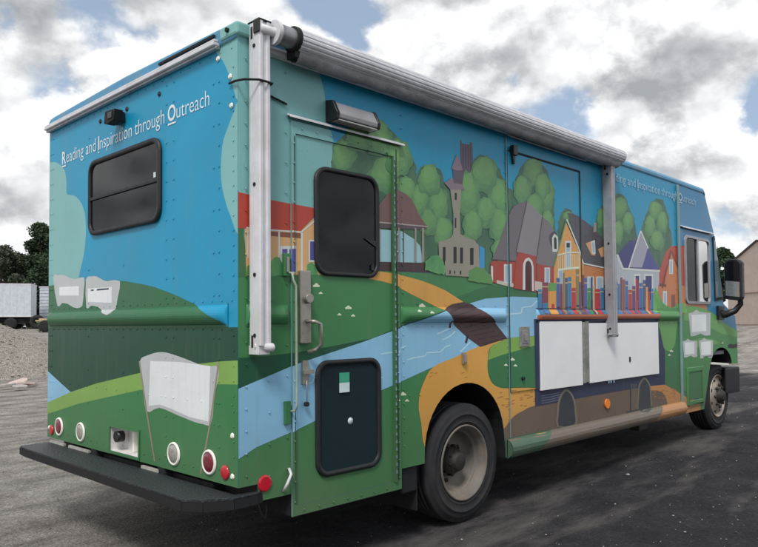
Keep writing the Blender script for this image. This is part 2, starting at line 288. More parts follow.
(3,'tree_5',[(1.124,2.291),(1.116,2.273),(1.111,2.254),(1.087,2.244),(1.067,2.239),(1.053,2.218),(1.03,2.215),(1.011,2.221),(0.985,2.218),(0.974,2.234),(0.977,2.254),(0.974,2.268),(0.97,2.285),(0.986,2.299),(0.991,2.319),(1.006,2.339),(1.032,2.337),(1.053,2.338),(1.075,2.34),(1.085,2.324),(1.103,2.319),(1.126,2.311)]),
(3,'tree_2',[(0.826,2.324),(0.806,2.295),(0.784,2.273),(0.771,2.249),(0.748,2.234),(0.723,2.224),(0.696,2.208),(0.665,2.203),(0.652,2.231),(0.635,2.247),(0.621,2.265),(0.626,2.291),(0.628,2.315),(0.624,2.344),(0.646,2.367),(0.669,2.387),(0.697,2.402),(0.724,2.389),(0.749,2.387),(0.775,2.384),(0.799,2.373),(0.805,2.347)]),
(3,'tree_3',[(0.799,2.33),(0.809,2.304),(0.779,2.285),(0.759,2.271),(0.747,2.245),(0.722,2.244),(0.699,2.236),(0.671,2.226),(0.65,2.239),(0.644,2.263),(0.633,2.28),(0.629,2.301),(0.646,2.322),(0.641,2.346),(0.653,2.37),(0.677,2.381),(0.699,2.396),(0.725,2.404),(0.742,2.382),(0.76,2.376),(0.786,2.373),(0.798,2.354)]),
(3,'tree_4',[(0.787,2.339),(0.774,2.319),(0.762,2.303),(0.757,2.282),(0.738,2.271),(0.719,2.261),(0.697,2.245),(0.679,2.258),(0.668,2.274),(0.651,2.28),(0.647,2.298),(0.646,2.315),(0.633,2.334),(0.647,2.353),(0.665,2.368),(0.68,2.384),(0.7,2.389),(0.719,2.386),(0.74,2.393),(0.762,2.391),(0.77,2.373),(0.788,2.361)]),
(3,'tree_5',[(0.763,2.348),(0.749,2.334),(0.751,2.32),(0.745,2.304),(0.73,2.297),(0.716,2.288),(0.699,2.281),(0.688,2.293),(0.677,2.3),(0.662,2.303),(0.66,2.317),(0.659,2.33),(0.648,2.345),(0.661,2.359),(0.676,2.369),(0.687,2.38),(0.702,2.383),(0.715,2.382),(0.732,2.392),(0.747,2.387),(0.752,2.372),(0.766,2.364)]),
(3,'tree_2',[(0.98,2.464),(0.991,2.436),(0.971,2.405),(0.925,2.388),(0.897,2.369),(0.865,2.349),(0.83,2.353),(0.793,2.345),(0.75,2.341),(0.73,2.364),(0.735,2.395),(0.722,2.416),(0.731,2.443),(0.757,2.465),(0.761,2.496),(0.788,2.524),(0.829,2.531),(0.868,2.541),(0.904,2.539),(0.922,2.515),(0.948,2.505),(0.983,2.494)]),
(3,'tree_3',[(0.962,2.471),(0.966,2.447),(0.951,2.421),(0.923,2.4),(0.901,2.374),(0.862,2.377),(0.832,2.373),(0.797,2.361),(0.777,2.378),(0.753,2.388),(0.721,2.399),(0.734,2.428),(0.754,2.452),(0.758,2.475),(0.776,2.496),(0.804,2.512),(0.83,2.539),(0.866,2.543),(0.897,2.537),(0.925,2.529),(0.941,2.511),(0.94,2.487)]),
(3,'tree_4',[(0.951,2.481),(0.931,2.459),(0.924,2.439),(0.906,2.421),(0.878,2.414),(0.859,2.391),(0.83,2.384),(0.805,2.391),(0.781,2.396),(0.766,2.409),(0.766,2.429),(0.762,2.445),(0.746,2.463),(0.761,2.484),(0.782,2.502),(0.8,2.526),(0.833,2.526),(0.858,2.524),(0.884,2.528),(0.907,2.523),(0.926,2.513),(0.951,2.503)]),
(3,'tree_5',[(0.912,2.487),(0.908,2.472),(0.902,2.457),(0.884,2.447),(0.874,2.43),(0.854,2.42),(0.833,2.423),(0.813,2.421),(0.795,2.424),(0.794,2.442),(0.782,2.449),(0.769,2.459),(0.772,2.475),(0.779,2.491),(0.792,2.507),(0.814,2.515),(0.835,2.513),(0.854,2.527),(0.873,2.527),(0.887,2.519),(0.914,2.52),(0.919,2.504)]),
(3,'tree_2',[(1.12,2.477),(1.12,2.443),(1.106,2.409),(1.07,2.389),(1.041,2.371),(1.013,2.348),(0.98,2.348),(0.949,2.349),(0.912,2.347),(0.896,2.376),(0.895,2.408),(0.888,2.435),(0.892,2.465),(0.915,2.49),(0.918,2.528),(0.947,2.552),(0.982,2.566),(1.017,2.576),(1.05,2.569),(1.064,2.538),(1.089,2.526),(1.12,2.511)]),
(3,'tree_3',[(1.099,2.485),(1.108,2.456),(1.082,2.431),(1.071,2.4),(1.043,2.379),(1.009,2.387),(0.982,2.371),(0.956,2.374),(0.932,2.384),(0.908,2.396),(0.884,2.414),(0.894,2.447),(0.904,2.475),(0.91,2.504),(0.939,2.521),(0.961,2.537),(0.982,2.575),(1.015,2.573),(1.041,2.562),(1.07,2.557),(1.083,2.534),(1.083,2.506)]),
(3,'tree_4',[(1.078,2.495),(1.084,2.472),(1.074,2.447),(1.053,2.427),(1.035,2.404),(1.006,2.407),(0.985,2.413),(0.96,2.401),(0.94,2.409),(0.925,2.424),(0.907,2.438),(0.905,2.463),(0.92,2.486),(0.929,2.508),(0.942,2.529),(0.964,2.541),(0.984,2.559),(1.011,2.572),(1.035,2.565),(1.054,2.553),(1.073,2.54),(1.07,2.514)]),
(3,'tree_5',[(1.046,2.505),(1.057,2.489),(1.046,2.473),(1.035,2.458),(1.022,2.441),(1.004,2.429),(0.985,2.44),(0.968,2.437),(0.952,2.442),(0.945,2.456),(0.933,2.466),(0.919,2.48),(0.929,2.5),(0.943,2.516),(0.952,2.533),(0.97,2.54),(0.986,2.547),(1.004,2.56),(1.022,2.557),(1.04,2.552),(1.053,2.541),(1.057,2.524)]),
(3,'tree_2',[(1.316,2.385),(1.304,2.346),(1.272,2.316),(1.256,2.281),(1.221,2.263),(1.186,2.268),(1.154,2.244),(1.113,2.23),(1.093,2.261),(1.065,2.278),(1.05,2.307),(1.067,2.345),(1.074,2.374),(1.064,2.413),(1.097,2.435),(1.119,2.47),(1.155,2.493),(1.193,2.493),(1.221,2.47),(1.257,2.468),(1.274,2.441),(1.281,2.41)]),
(3,'tree_3',[(1.294,2.395),(1.261,2.364),(1.256,2.336),(1.246,2.304),(1.216,2.287),(1.188,2.262),(1.154,2.255),(1.128,2.274),(1.111,2.297),(1.084,2.306),(1.071,2.329),(1.073,2.358),(1.055,2.389),(1.075,2.42),(1.104,2.441),(1.129,2.464),(1.16,2.469),(1.187,2.465),(1.22,2.48),(1.257,2.481),(1.269,2.45),(1.283,2.424)]),
(3,'tree_4',[(1.266,2.405),(1.25,2.38),(1.236,2.359),(1.231,2.331),(1.208,2.314),(1.183,2.3),(1.154,2.281),(1.131,2.302),(1.115,2.319),(1.093,2.328),(1.09,2.353),(1.091,2.376),(1.077,2.4),(1.083,2.43),(1.114,2.444),(1.133,2.466),(1.159,2.477),(1.183,2.467),(1.21,2.476),(1.238,2.474),(1.248,2.45),(1.267,2.433)]),
(3,'tree_5',[(1.24,2.418),(1.242,2.397),(1.224,2.38),(1.214,2.362),(1.196,2.351),(1.176,2.351),(1.159,2.346),(1.138,2.337),(1.124,2.349),(1.11,2.359),(1.095,2.372),(1.106,2.395),(1.112,2.412),(1.111,2.432),(1.13,2.443),(1.144,2.457),(1.158,2.482),(1.18,2.477),(1.196,2.465),(1.214,2.463),(1.222,2.447),(1.228,2.433)]),
(3,'tree_2',[(1.323,2.171),(1.323,2.141),(1.311,2.113),(1.295,2.091),(1.278,2.063),(1.256,2.036),(1.229,2.048),(1.206,2.056),(1.187,2.074),(1.182,2.104),(1.169,2.124),(1.151,2.149),(1.157,2.182),(1.173,2.21),(1.181,2.245),(1.212,2.246),(1.234,2.251),(1.256,2.266),(1.279,2.26),(1.3,2.25),(1.322,2.234),(1.333,2.205)]),
(3,'tree_3',[(1.326,2.183),(1.326,2.152),(1.302,2.131),(1.286,2.113),(1.272,2.093),(1.252,2.08),(1.232,2.08),(1.206,2.067),(1.192,2.091),(1.186,2.119),(1.174,2.137),(1.173,2.163),(1.178,2.188),(1.174,2.22),(1.19,2.244),(1.213,2.255),(1.234,2.269),(1.255,2.266),(1.269,2.244),(1.29,2.246),(1.315,2.239),(1.318,2.209)]),
(3,'tree_4',[(1.304,2.193),(1.302,2.171),(1.29,2.152),(1.285,2.127),(1.271,2.105),(1.25,2.108),(1.232,2.104),(1.216,2.112),(1.206,2.129),(1.193,2.139),(1.179,2.153),(1.179,2.177),(1.179,2.2),(1.185,2.225),(1.203,2.239),(1.22,2.247),(1.234,2.264),(1.251,2.26),(1.267,2.256),(1.289,2.259),(1.3,2.239),(1.299,2.213)]),
(3,'tree_5',[(1.288,2.206),(1.276,2.192),(1.279,2.174),(1.272,2.157),(1.259,2.149),(1.247,2.14),(1.233,2.136),(1.223,2.151),(1.214,2.158),(1.201,2.162),(1.199,2.179),(1.192,2.193),(1.189,2.212),(1.202,2.226),(1.213,2.237),(1.222,2.25),(1.236,2.25),(1.247,2.252),(1.262,2.259),(1.275,2.253),(1.28,2.237),(1.289,2.224)]),
(3,'tree_2',[(1.654,2.126),(1.651,2.093),(1.633,2.065),(1.623,2.029),(1.604,1.989),(1.567,1.998),(1.537,1.994),(1.509,2.001),(1.495,2.031),(1.477,2.05),(1.453,2.069),(1.449,2.102),(1.452,2.137),(1.457,2.176),(1.489,2.194),(1.518,2.204),(1.541,2.231),(1.57,2.229),(1.6,2.228),(1.636,2.228),(1.656,2.199),(1.647,2.156)]),
(3,'tree_3',[(1.64,2.137),(1.65,2.106),(1.646,2.07),(1.614,2.053),(1.588,2.042),(1.566,2.025),(1.542,2.038),(1.517,2.033),(1.485,2.03),(1.468,2.055),(1.467,2.088),(1.457,2.116),(1.474,2.145),(1.493,2.166),(1.492,2.203),(1.514,2.228),(1.543,2.229),(1.57,2.24),(1.597,2.234),(1.608,2.202),(1.63,2.191),(1.647,2.169)]),
(3,'tree_4',[(1.638,2.152),(1.619,2.127),(1.615,2.103),(1.597,2.088),(1.579,2.076),(1.563,2.052),(1.539,2.045),(1.52,2.058),(1.497,2.063),(1.487,2.086),(1.492,2.114),(1.481,2.133),(1.472,2.159),(1.489,2.181),(1.502,2.204),(1.518,2.229),(1.544,2.221),(1.563,2.216),(1.585,2.223),(1.601,2.209),(1.623,2.201),(1.638,2.18)]),
(3,'tree_5',[(1.613,2.166),(1.604,2.147),(1.598,2.129),(1.585,2.117),(1.57,2.112),(1.558,2.097),(1.541,2.087),(1.526,2.094),(1.512,2.103),(1.499,2.114),(1.505,2.137),(1.499,2.152),(1.495,2.171),(1.507,2.186),(1.512,2.206),(1.524,2.225),(1.545,2.22),(1.56,2.217),(1.576,2.221),(1.588,2.211),(1.595,2.195),(1.613,2.186)]),
(3,'tree_2',[(1.469,2.138),(1.464,2.107),(1.457,2.075),(1.434,2.053),(1.405,2.053),(1.385,2.034),(1.361,2.026),(1.338,2.032),(1.313,2.039),(1.289,2.053),(1.288,2.087),(1.294,2.117),(1.292,2.145),(1.31,2.168),(1.325,2.189),(1.337,2.223),(1.363,2.235),(1.389,2.227),(1.416,2.232),(1.431,2.206),(1.438,2.18),(1.465,2.168)]),
(3,'tree_3',[(1.463,2.148),(1.441,2.123),(1.431,2.102),(1.429,2.071),(1.405,2.063),(1.385,2.051),(1.361,2.032),(1.342,2.052),(1.332,2.075),(1.31,2.082),(1.301,2.104),(1.307,2.129),(1.298,2.155),(1.3,2.185),(1.328,2.197),(1.344,2.216),(1.366,2.225),(1.386,2.215),(1.409,2.223),(1.436,2.224),(1.446,2.198),(1.457,2.175)]),
(3,'tree_4',[(1.444,2.159),(1.438,2.136),(1.43,2.115),(1.415,2.1),(1.397,2.093),(1.382,2.078),(1.362,2.065),(1.345,2.076),(1.327,2.082),(1.314,2.098),(1.319,2.124),(1.317,2.143),(1.309,2.164),(1.324,2.182),(1.329,2.206),(1.343,2.228),(1.366,2.221),(1.383,2.218),(1.402,2.222),(1.415,2.209),(1.423,2.192),(1.446,2.183)]),
(3,'tree_5',[(1.422,2.17),(1.423,2.153),(1.415,2.137),(1.406,2.123),(1.394,2.11),(1.378,2.118),(1.365,2.112),(1.352,2.11),(1.343,2.121),(1.331,2.128),(1.319,2.139),(1.327,2.158),(1.332,2.173),(1.335,2.187),(1.346,2.197),(1.356,2.207),(1.366,2.223),(1.381,2.225),(1.394,2.218),(1.406,2.211),(1.414,2.199),(1.414,2.183)]),
(3,'tree_2',[(1.575,2.283),(1.573,2.254),(1.58,2.216),(1.55,2.189),(1.509,2.185),(1.48,2.169),(1.449,2.17),(1.426,2.186),(1.386,2.174),(1.355,2.188),(1.36,2.225),(1.345,2.251),(1.359,2.281),(1.383,2.305),(1.399,2.33),(1.418,2.359),(1.452,2.363),(1.484,2.376),(1.524,2.389),(1.537,2.351),(1.553,2.331),(1.577,2.313)]),
(3,'tree_3',[(1.562,2.292),(1.566,2.266),(1.568,2.233),(1.531,2.218),(1.504,2.206),(1.479,2.191),(1.451,2.188),(1.429,2.201),(1.391,2.19),(1.372,2.211),(1.373,2.241),(1.368,2.265),(1.37,2.291),(1.396,2.31),(1.402,2.338),(1.421,2.365),(1.453,2.369),(1.483,2.379),(1.513,2.376),(1.526,2.349),(1.538,2.331),(1.567,2.32)]),
(3,'tree_4',[(1.554,2.304),(1.542,2.281),(1.521,2.266),(1.521,2.239),(1.5,2.222),(1.475,2.217),(1.449,2.202),(1.426,2.211),(1.416,2.234),(1.399,2.243),(1.381,2.257),(1.388,2.28),(1.378,2.302),(1.385,2.326),(1.415,2.336),(1.433,2.351),(1.454,2.363),(1.476,2.359),(1.498,2.361),(1.53,2.369),(1.538,2.344),(1.541,2.323)]),
(3,'tree_5',[(1.53,2.315),(1.528,2.297),(1.516,2.281),(1.498,2.272),(1.487,2.258),(1.47,2.256),(1.453,2.25),(1.433,2.244),(1.416,2.25),(1.413,2.269),(1.402,2.28),(1.402,2.297),(1.414,2.311),(1.41,2.329),(1.416,2.348),(1.436,2.356),(1.454,2.365),(1.472,2.364),(1.486,2.354),(1.501,2.35),(1.517,2.345),(1.52,2.329)]),
(3,'tree_2',[(1.729,1.953),(1.697,1.922),(1.677,1.9),(1.674,1.865),(1.642,1.857),(1.616,1.842),(1.584,1.823),(1.554,1.836),(1.535,1.861),(1.513,1.878),(1.511,1.907),(1.506,1.934),(1.491,1.965),(1.506,1.996),(1.537,2.013),(1.558,2.039),(1.589,2.05),(1.618,2.035),(1.648,2.041),(1.682,2.038),(1.693,2.007),(1.716,1.984)]),
(3,'tree_3',[(1.695,1.961),(1.689,1.935),(1.677,1.912),(1.661,1.891),(1.639,1.875),(1.617,1.846),(1.586,1.85),(1.565,1.87),(1.537,1.873),(1.528,1.899),(1.531,1.926),(1.505,1.944),(1.508,1.972),(1.524,1.997),(1.54,2.021),(1.563,2.04),(1.593,2.026),(1.616,2.034),(1.643,2.04),(1.661,2.023),(1.69,2.015),(1.707,1.992)]),
(3,'tree_4',[(1.694,1.974),(1.672,1.952),(1.659,1.934),(1.652,1.911),(1.63,1.903),(1.611,1.89),(1.586,1.872),(1.567,1.89),(1.552,1.907),(1.537,1.919),(1.53,1.939),(1.533,1.96),(1.526,1.981),(1.531,2.005),(1.551,2.02),(1.567,2.04),(1.591,2.045),(1.612,2.034),(1.632,2.032),(1.657,2.033),(1.669,2.015),(1.682,1.997)]),
(3,'tree_5',[(1.661,1.986),(1.656,1.969),(1.652,1.952),(1.641,1.936),(1.62,1.937),(1.606,1.928),(1.59,1.92),(1.576,1.929),(1.559,1.931),(1.544,1.941),(1.543,1.959),(1.549,1.976),(1.546,1.991),(1.558,2.003),(1.564,2.018),(1.574,2.037),(1.592,2.042),(1.609,2.038),(1.627,2.04),(1.638,2.027),(1.64,2.01),(1.659,2.003)]),
(3,'tree_2',[(1.544,2.003),(1.532,1.979),(1.534,1.95),(1.518,1.924),(1.489,1.914),(1.462,1.914),(1.437,1.904),(1.416,1.918),(1.398,1.93),(1.368,1.934),(1.36,1.959),(1.365,1.986),(1.364,2.011),(1.377,2.034),(1.404,2.044),(1.418,2.066),(1.44,2.084),(1.466,2.083),(1.496,2.09),(1.515,2.071),(1.52,2.043),(1.533,2.025)]),
(3,'tree_3',[(1.531,2.011),(1.531,1.988),(1.523,1.965),(1.5,1.953),(1.479,1.946),(1.462,1.925),(1.439,1.924),(1.418,1.931),(1.396,1.936),(1.383,1.954),(1.389,1.979),(1.374,1.996),(1.374,2.018),(1.389,2.037),(1.397,2.061),(1.416,2.078),(1.443,2.071),(1.464,2.078),(1.484,2.074),(1.497,2.058),(1.522,2.055),(1.541,2.038)]),
(3,'tree_4',[(1.521,2.021),(1.516,2.002),(1.515,1.98),(1.493,1.97),(1.474,1.963),(1.459,1.951),(1.44,1.951),(1.422,1.953),(1.4,1.953),(1.388,1.97),(1.39,1.991),(1.384,2.008),(1.388,2.026),(1.405,2.038),(1.406,2.06),(1.42,2.078),(1.441,2.081),(1.461,2.08),(1.48,2.08),(1.487,2.059),(1.5,2.05),(1.516,2.04)]),
(3,'tree_5',[(1.504,2.032),(1.495,2.018),(1.492,2.004),(1.479,1.995),(1.465,1.991),(1.455,1.981),(1.441,1.975),(1.428,1.981),(1.413,1.983),(1.406,1.996),(1.409,2.011),(1.405,2.022),(1.401,2.035),(1.41,2.047),(1.415,2.062),(1.425,2.077),(1.443,2.074),(1.456,2.069),(1.471,2.074),(1.48,2.065),(1.488,2.055),(1.504,2.048)]),
(3,'tree_2',[(2.363,2.273),(2.352,2.237),(2.34,2.201),(2.333,2.152),(2.29,2.137),(2.252,2.129),(2.215,2.124),(2.186,2.143),(2.162,2.163),(2.118,2.165),(2.112,2.205),(2.103,2.241),(2.107,2.281),(2.128,2.318),(2.168,2.333),(2.187,2.371),(2.222,2.385),(2.257,2.386),(2.298,2.396),(2.339,2.389),(2.342,2.339),(2.351,2.306)]),
(3,'tree_3',[(2.352,2.286),(2.349,2.252),(2.325,2.224),(2.317,2.184),(2.286,2.161),(2.249,2.168),(2.219,2.159),(2.187,2.159),(2.174,2.19),(2.142,2.198),(2.115,2.22),(2.12,2.257),(2.127,2.292),(2.142,2.324),(2.176,2.34),(2.2,2.357),(2.223,2.397),(2.257,2.395),(2.29,2.391),(2.322,2.38),(2.34,2.352),(2.336,2.314)]),
(3,'tree_4',[(2.342,2.302),(2.327,2.272),(2.319,2.242),(2.297,2.22),(2.267,2.216),(2.245,2.206),(2.218,2.179),(2.193,2.192),(2.171,2.205),(2.144,2.217),(2.143,2.248),(2.156,2.278),(2.145,2.304),(2.161,2.329),(2.18,2.349),(2.192,2.386),(2.223,2.39),(2.251,2.386),(2.276,2.38),(2.299,2.37),(2.305,2.343),(2.325,2.327)]),
(3,'tree_5',[(2.312,2.317),(2.303,2.294),(2.294,2.274),(2.276,2.26),(2.256,2.255),(2.242,2.234),(2.22,2.225),(2.201,2.233),(2.18,2.237),(2.168,2.255),(2.179,2.283),(2.171,2.298),(2.164,2.319),(2.178,2.336),(2.188,2.356),(2.201,2.379),(2.225,2.379),(2.244,2.372),(2.264,2.375),(2.275,2.359),(2.293,2.353),(2.309,2.339)]),
(3,'tree_2',[(2.204,2.414),(2.22,2.381),(2.212,2.341),(2.172,2.312),(2.143,2.271),(2.091,2.258),(2.045,2.273),(1.999,2.267),(1.965,2.285),(1.947,2.315),(1.901,2.331),(1.89,2.368),(1.916,2.407),(1.927,2.446),(1.961,2.479),(2.013,2.486),(2.051,2.505),(2.099,2.545),(2.139,2.522),(2.189,2.52),(2.224,2.495),(2.221,2.451)]),
(3,'tree_3',[(2.216,2.429),(2.22,2.395),(2.199,2.36),(2.155,2.34),(2.12,2.324),(2.088,2.292),(2.046,2.29),(2.006,2.294),(1.96,2.294),(1.936,2.321),(1.951,2.363),(1.931,2.387),(1.938,2.419),(1.963,2.447),(1.972,2.484),(2.006,2.512),(2.051,2.518),(2.092,2.523),(2.133,2.523),(2.152,2.494),(2.19,2.487),(2.229,2.468)]),
(3,'tree_4',[(2.184,2.441),(2.183,2.413),(2.158,2.39),(2.147,2.36),(2.123,2.33),(2.081,2.331),(2.048,2.329),(2.013,2.327),(1.998,2.352),(1.967,2.358),(1.941,2.375),(1.935,2.403),(1.954,2.433),(1.961,2.462),(1.993,2.481),(2.028,2.488),(2.052,2.514),(2.088,2.532),(2.118,2.517),(2.156,2.517),(2.173,2.493),(2.167,2.462)]),
(3,'tree_5',[(2.17,2.457),(2.158,2.433),(2.135,2.415),(2.123,2.395),(2.098,2.385),(2.073,2.385),(2.049,2.366),(2.024,2.367),(2.005,2.379),(1.984,2.389),(1.972,2.406),(1.985,2.429),(1.987,2.447),(1.986,2.469),(2.012,2.482),(2.026,2.504),(2.051,2.519),(2.078,2.51),(2.099,2.506),(2.121,2.501),(2.13,2.485),(2.144,2.472)]),
(3,'tree_2',[(2.016,2.244),(2.001,2.196),(1.981,2.153),(1.959,2.111),(1.918,2.095),(1.88,2.104),(1.846,2.072),(1.809,2.077),(1.781,2.101),(1.75,2.124),(1.734,2.163),(1.75,2.21),(1.762,2.248),(1.76,2.293),(1.789,2.323),(1.818,2.353),(1.849,2.403),(1.889,2.378),(1.921,2.36),(1.954,2.348),(1.969,2.312),(1.988,2.281)]),
(3,'tree_3',[(1.987,2.256),(1.969,2.219),(1.965,2.18),(1.938,2.153),(1.909,2.136),(1.883,2.095),(1.847,2.093),(1.82,2.117),(1.787,2.125),(1.77,2.156),(1.778,2.199),(1.759,2.227),(1.758,2.265),(1.772,2.302),(1.79,2.338),(1.819,2.367),(1.857,2.351),(1.885,2.36),(1.919,2.37),(1.939,2.342),(1.967,2.326),(2.001,2.303)]),
(3,'tree_4',[(1.958,2.271),(1.95,2.241),(1.952,2.205),(1.934,2.174),(1.901,2.169),(1.877,2.155),(1.851,2.155),(1.833,2.175),(1.803,2.169),(1.78,2.184),(1.773,2.215),(1.769,2.246),(1.767,2.28),(1.797,2.303),(1.812,2.327),(1.827,2.359),(1.855,2.369),(1.883,2.379),(1.917,2.387),(1.929,2.35),(1.936,2.32),(1.955,2.301)]),
(3,'tree_5',[(1.936,2.289),(1.928,2.266),(1.91,2.251),(1.909,2.224),(1.896,2.2),(1.873,2.2),(1.851,2.188),(1.83,2.192),(1.826,2.224),(1.814,2.236),(1.797,2.248),(1.795,2.27),(1.796,2.294),(1.796,2.323),(1.819,2.336),(1.841,2.34),(1.856,2.358),(1.875,2.356),(1.892,2.349),(1.916,2.354),(1.932,2.338),(1.93,2.311)]),
(3,'tree_2',[(2.21,2.139),(2.209,2.106),(2.188,2.076),(2.154,2.059),(2.135,2.028),(2.102,2.013),(2.066,2.012),(2.03,2.011),(2,2.027),(1.989,2.058),(1.978,2.085),(1.967,2.113),(1.975,2.144),(1.98,2.179),(1.999,2.212),(2.037,2.225),(2.073,2.227),(2.106,2.236),(2.137,2.228),(2.165,2.215),(2.205,2.208),(2.224,2.178)]),
(3,'tree_3',[(2.208,2.151),(2.187,2.122),(2.167,2.099),(2.153,2.073),(2.129,2.054),(2.1,2.043),(2.067,2.024),(2.033,2.028),(2.02,2.061),(1.999,2.077),(1.986,2.1),(1.997,2.128),(1.979,2.156),(1.986,2.187),(2.017,2.206),(2.043,2.227),(2.074,2.236),(2.102,2.227),(2.13,2.227),(2.164,2.227),(2.188,2.208),(2.197,2.18)]),
(3,'tree_4',[(2.189,2.163),(2.175,2.137),(2.169,2.111),(2.145,2.093),(2.116,2.089),(2.095,2.075),(2.07,2.067),(2.047,2.074),(2.022,2.08),(1.994,2.089),(1.999,2.119),(2.006,2.143),(2.002,2.165),(2.014,2.186),(2.03,2.205),(2.045,2.233),(2.074,2.237),(2.099,2.232),(2.126,2.235),(2.144,2.22),(2.15,2.197),(2.183,2.189)]),
(3,'tree_5',[(2.157,2.176),(2.145,2.158),(2.131,2.145),(2.129,2.123),(2.111,2.112),(2.091,2.108),(2.071,2.1),(2.053,2.105),(2.046,2.125),(2.027,2.129),(2.021,2.144),(2.022,2.161),(2.017,2.178),(2.018,2.199),(2.043,2.207),(2.059,2.217),(2.075,2.226),(2.093,2.224),(2.111,2.225),(2.134,2.226),(2.144,2.21),(2.146,2.192)]),
(3,'tree_2',[(2.378,2.053),(2.365,2.015),(2.355,1.976),(2.343,1.928),(2.295,1.924),(2.258,1.921),(2.223,1.909),(2.193,1.927),(2.169,1.947),(2.122,1.949),(2.114,1.989),(2.121,2.029),(2.115,2.068),(2.144,2.098),(2.177,2.116),(2.192,2.159),(2.228,2.182),(2.265,2.17),(2.311,2.188),(2.342,2.162),(2.349,2.118),(2.365,2.088)]),
(3,'tree_3',[(2.337,2.063),(2.358,2.03),(2.34,1.999),(2.312,1.978),(2.297,1.933),(2.259,1.926),(2.228,1.95),(2.194,1.942),(2.173,1.965),(2.162,1.992),(2.13,2.009),(2.115,2.042),(2.134,2.077),(2.152,2.108),(2.171,2.137),(2.208,2.137),(2.233,2.155),(2.265,2.181),(2.294,2.164),(2.324,2.153),(2.359,2.139),(2.347,2.095)]),
(3,'tree_4',[(2.35,2.081),(2.336,2.051),(2.328,2.021),(2.298,2.008),(2.273,2.001),(2.254,1.968),(2.226,1.965),(2.202,1.98),(2.17,1.98),(2.156,2.005),(2.16,2.038),(2.157,2.062),(2.155,2.088),(2.172,2.111),(2.178,2.143),(2.198,2.172),(2.231,2.166),(2.257,2.161),(2.284,2.162),(2.296,2.137),(2.317,2.126),(2.348,2.112)]),
(3,'tree_5',[(2.313,2.096),(2.317,2.073),(2.304,2.053),(2.28,2.045),(2.266,2.032),(2.249,2.022),(2.231,2.026),(2.208,2.015),(2.188,2.022),(2.183,2.045),(2.172,2.061),(2.167,2.081),(2.186,2.1),(2.19,2.118),(2.19,2.146),(2.212,2.154),(2.232,2.162),(2.254,2.171),(2.271,2.156),(2.279,2.136),(2.302,2.135),(2.312,2.117)]),
(3,'tree_2',[(2.036,2.022),(2.028,1.991),(2.022,1.958),(1.989,1.94),(1.963,1.921),(1.936,1.889),(1.9,1.893),(1.871,1.909),(1.835,1.913),(1.827,1.947),(1.826,1.976),(1.802,2),(1.805,2.032),(1.822,2.062),(1.834,2.098),(1.873,2.108),(1.908,2.103),(1.938,2.114),(1.973,2.12),(1.994,2.097),(2.026,2.084),(2.056,2.061)]),
(3,'tree_3',[(2.022,2.032),(2.029,2.003),(2.016,1.973),(1.982,1.96),(1.963,1.934),(1.933,1.929),(1.906,1.942),(1.875,1.928),(1.844,1.934),(1.834,1.963),(1.817,1.984),(1.814,2.013),(1.837,2.038),(1.84,2.064),(1.851,2.094),(1.882,2.102),(1.907,2.121),(1.94,2.141),(1.966,2.117),(1.982,2.095),(2.009,2.084),(2.017,2.058)]),
(3,'tree_4',[(2.02,2.046),(2.009,2.02),(1.986,2.001),(1.97,1.984),(1.954,1.963),(1.928,1.964),(1.904,1.953),(1.877,1.95),(1.858,1.966),(1.842,1.983),(1.835,2.005),(1.848,2.029),(1.842,2.05),(1.839,2.077),(1.861,2.094),(1.885,2.106),(1.906,2.127),(1.933,2.12),(1.95,2.101),(1.975,2.102),(1.996,2.09),(2.003,2.067)]),
(3,'tree_5',[(1.979,2.058),(1.975,2.041),(1.971,2.023),(1.966,2.002),(1.945,1.993),(1.924,1.997),(1.907,1.992),(1.89,1.996),(1.879,2.007),(1.859,2.011),(1.849,2.026),(1.857,2.046),(1.854,2.063),(1.862,2.08),(1.88,2.088),(1.893,2.101),(1.908,2.117),(1.927,2.112),(1.947,2.114),(1.965,2.107),(1.97,2.088),(1.971,2.072)]),
(3,'tree_2',[(1.932,1.875),(1.926,1.852),(1.917,1.829),(1.904,1.804),(1.876,1.795),(1.847,1.804),(1.825,1.794),(1.799,1.793),(1.781,1.808),(1.759,1.818),(1.738,1.835),(1.753,1.862),(1.755,1.883),(1.765,1.904),(1.791,1.913),(1.805,1.931),(1.825,1.955),(1.853,1.952),(1.877,1.943),(1.901,1.935),(1.905,1.91),(1.915,1.893)]),
(3,'tree_3',[(1.927,1.883),(1.91,1.863),(1.894,1.849),(1.891,1.825),(1.87,1.816),(1.848,1.807),(1.824,1.801),(1.803,1.809),(1.794,1.829),(1.775,1.836),(1.761,1.851),(1.765,1.871),(1.761,1.89),(1.766,1.912),(1.79,1.923),(1.809,1.932),(1.828,1.943),(1.849,1.936),(1.868,1.934),(1.896,1.938),(1.912,1.923),(1.917,1.902)]),
(3,'tree_4',[(1.903,1.891),(1.905,1.873),(1.901,1.854),(1.879,1.845),(1.861,1.84),(1.845,1.832),(1.826,1.828),(1.81,1.835),(1.787,1.832),(1.772,1.845),(1.775,1.865),(1.772,1.881),(1.775,1.897),(1.793,1.907),(1.795,1.926),(1.806,1.944),(1.828,1.945),(1.848,1.945),(1.866,1.942),(1.875,1.926),(1.886,1.917),(1.901,1.907)]),
(3,'tree_5',[(1.882,1.9),(1.879,1.889),(1.876,1.876),(1.865,1.868),(1.854,1.861),(1.843,1.847),(1.827,1.849),(1.815,1.858),(1.804,1.863),(1.797,1.872),(1.794,1.883),(1.786,1.893),(1.785,1.906),(1.794,1.917),(1.804,1.927),(1.816,1.935),(1.83,1.933),(1.842,1.935),(1.857,1.938),(1.869,1.933),(1.879,1.924),(1.889,1.914)]),
